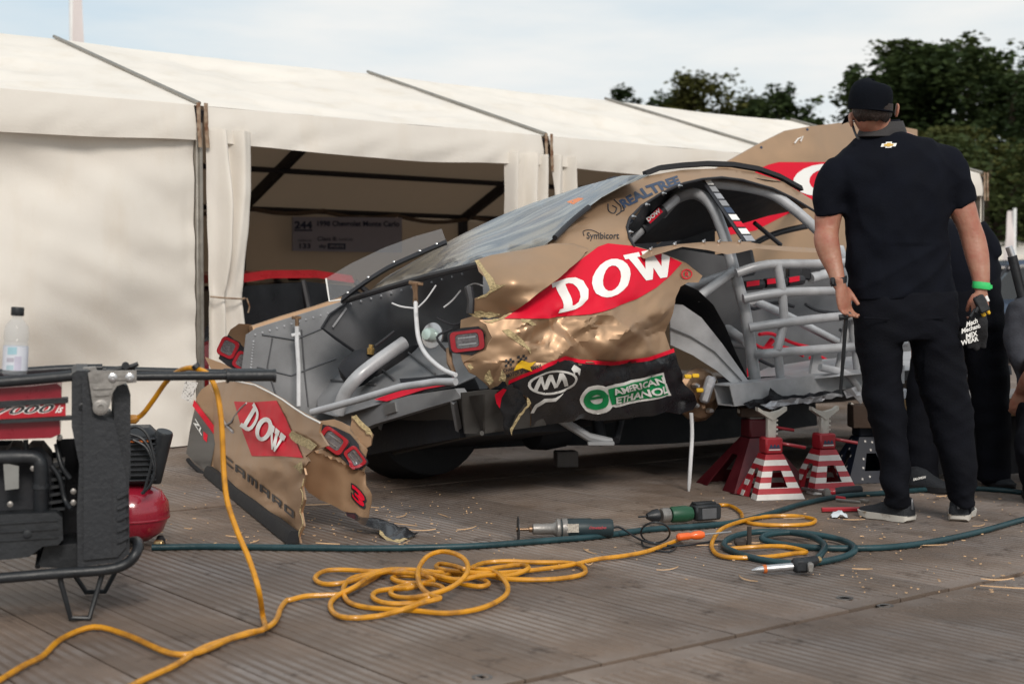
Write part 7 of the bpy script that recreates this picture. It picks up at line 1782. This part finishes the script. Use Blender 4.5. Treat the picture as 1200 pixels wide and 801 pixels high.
loft(mb, smooth_secs([(s3(1262, 370, 0), .06, .06), (s3(1275, 420, -.1), .05, .05), (s3(1262, 458, -.15), .04, .035)], 4), 14); hand(mb, s3(1262, 458, -.15), Vector((-.3, .3, -1)), Vector((.2, 1, 0)), Vector((-1, .1, 0)), .5)
for a_, b_2, c_ in (((1222, 495), (1208, 522), (1208, 568)), ((1250, 495), (1268, 522), (1262, 568))): loft(mb, smooth_secs([(s3(*a_), .09, .09), (s3(b_2[0], b_2[1], -.35), .07, .07), (s3(c_[0], c_[1], -.1), .05, .05)], 4), 14)
remesh_obj('body', mb, M_skin, p3, .009, smooth_it=2)
mb = MB()
loft(mb, smooth_secs([(s3(1222, 340, .02), .09, .08), (s3(1222, 348, .02), .17, .13), (s3(1224, 365, .02), 52 * K3, .16), (s3(1226, 400, .0), 54 * K3, .18), (s3(1230, 440, .02), 46 * K3, .17), (s3(1234, 470, .05), 42 * K3, .16)], 4), 30)
loft(mb, smooth_secs([(s3(1195, 360, .02), .09, .09), (s3(1190, 385, .0), .085, .10), (s3(1192, 410, -.05), .078, .09), (s3(1198, 430, -.12), .062, .07)], 4), 20)
loft(mb, smooth_secs([(s3(1255, 360, .02), .09, .09), (s3(1270, 400, .0), .085, .10), (s3(1272, 425, -.05), .07, .08)], 4), 20)
remesh_obj('shirt', mb, M_gshirt, p3, .011, smooth_it=3, wrinkle=lambda p: .012 * noise.noise(Vector((p.x * 7 + p.z * 5, p.y * 6, p.z * 9))) + .005 * noise.noise(p * 22))
mb = MB()
for a_, b_2, c_ in (((1222, 490), (1206, 520), (1208, 572)), ((1250, 490), (1270, 520), (1262, 572))): loft(mb, smooth_secs([(s3(*a_), .13, .13), (s3(b_2[0], b_2[1], -.33), .10, .10), (s3((b_2[0] + c_[0]) / 2, 548, -.25), .085, .09), (s3(c_[0], c_[1], -.1), .075, .075)], 4), 18)
loft(mb, smooth_secs([(s3(1232, 470), 46 * K3, .18), (s3(1232, 505), 48 * K3, .2), (s3(1232, 525, .03), 40 * K3, .16)], 3), 24)
remesh_obj('trousers', mb, M_trou, p3, .013, smooth_it=3, wrinkle=lambda p: .010 * noise.noise(p * 12))
for x in (1203, 1262): q = s3(x, 570, -.1); hl_ = Vector((q.x, q.y + .06, 0)); shoe(p3, hl_, hl_ + Vector((-.03, -.27, 0)), 1.1, sole=False)

# ---------------- person inside the marquee, only the cap shows over the car roof
Y4 = 9.6
p4 = thing('person', 'person in a dark cap standing inside the marquee just above the car roof line', 'person', Vector((at(722, 341, Y4).x, Y4, 0)))
def s4(px, py, dy=0.0): return at(px, py, Y4 + dy)
zt = s4(722, 207).z; cx4 = s4(722, 207).x
def w4(x, y, z): return Vector((cx4 + x, Y4 + y, zt + z))
mb = MB()
loft(mb, smooth_secs([(w4(0, 0, -.02), .05, .06), (w4(0, 0, -.07), .078, .095), (w4(0, 0, -.14), .075, .09), (w4(0, -.01, -.21), .06, .07), (w4(0, .02, -.26), .055, .055), (w4(0, .03, -.32), .16, .09), (w4(0, .03, -.42), .20, .11), (w4(0, .03, -.8), .16, .10), (w4(0, .03, -.95), .17, .11)], 3), 20)
loft(mb, [(w4(0, -.095, -.12), .012, .012), (w4(0, -.108, -.145), .014, .016), (w4(0, -.095, -.155), .014, .01)], 8)
for s_ in (-1, 1):
    loft(mb, smooth_secs([(w4(s_ * .2, .03, -.38), .055, .055), (w4(s_ * .26, .03, -.62), .042, .042), (w4(s_ * .27, -.06, -.85), .028, .025)], 3), 12); hand(mb, w4(s_ * .27, -.06, -.86), Vector((0, -.2, -1)), Vector((-s_, 0, 0)), Vector((0, -1, 0)), .4)
    loft(mb, smooth_secs([(w4(s_ * .09, .03, -.9), .085, .09), (w4(s_ * .10, .02, -1.3), .06, .065), (Vector((cx4 + s_ * .11, Y4 + .04, .08)), .04, .045)], 3), 14)
    loft(mb, smooth_secs([(w4(s_ * .082, 0, -.10), .006, .014), (w4(s_ * .084, 0, -.13), .007, .018), (w4(s_ * .082, 0, -.16), .005, .010)], 2), 8)
remesh_obj('body', mb, M_skin, p4, .009, smooth_it=2)
mb = MB(); loft(mb, smooth_secs([(w4(0, .03, -.27), .07, .07), (w4(0, .03, -.32), .19, .11), (w4(0, .03, -.45), .215, .13), (w4(0, .03, -.8), .185, .125), (w4(0, .03, -.95), .19, .13)], 3), 26)
for s_ in (-1, 1): loft(mb, smooth_secs([(w4(s_ * .18, .03, -.36), .07, .07), (w4(s_ * .245, .03, -.56), .062, .062)], 3), 14)
remesh_obj('polo_shirt', mb, M_polo, p4, .012, smooth_it=3)
mb = MB()
for s_ in (-1, 1): loft(mb, smooth_secs([(w4(s_ * .09, .03, -.88), .10, .11), (w4(s_ * .10, .02, -1.3), .08, .085), (Vector((cx4 + s_ * .11, Y4 + .04, .06)), .07, .08)], 3), 16)
loft(mb, smooth_secs([(w4(0, .03, -.86), .18, .12), (w4(0, .03, -1.0), .18, .12)], 2), 20)
remesh_obj('trousers', mb, M_trou, p4, .013, smooth_it=3)
mb = MB(); mb.rings([[w4(math.cos(a) * w_, math.sin(a) * d_, z) for a in [2 * PI * k / 24 for k in range(24)]] for z, w_, d_ in ((.0, .02, .03), (-.012, .06, .07), (-.04, .084, .10), (-.09, .088, .106))]); c4 = obj('cap', mb, mat('cap_navy', (.014, .016, .03), .7), p4)
mb = MB(); mb.grid(lambda u, v: w4((u - .5) * .15, -.09 - v * .08, -.075 - .015 * (2 * u - 1) ** 2 - v * .02), 10, 4); obj('peak', mb, bpy.data.materials['cap_navy'], c4)
mb = MB(); mb.box(w4(.05, -.088, -.045), (.03, .006, .02), Matrix.Rotation(.5, 3, 'Z'), .001); obj('cap_logo', mb, M_wht, c4)
for s_ in (-1, 1): hl_ = Vector((cx4 + s_ * .11, Y4 + .08, 0)); shoe(p4, hl_, hl_ + Vector((0, -.27, 0)), 1.1, sole=False)
print('tris', sum(sum(len(p.vertices) - 2 for p in me.polygons) for me in bpy.data.meshes))
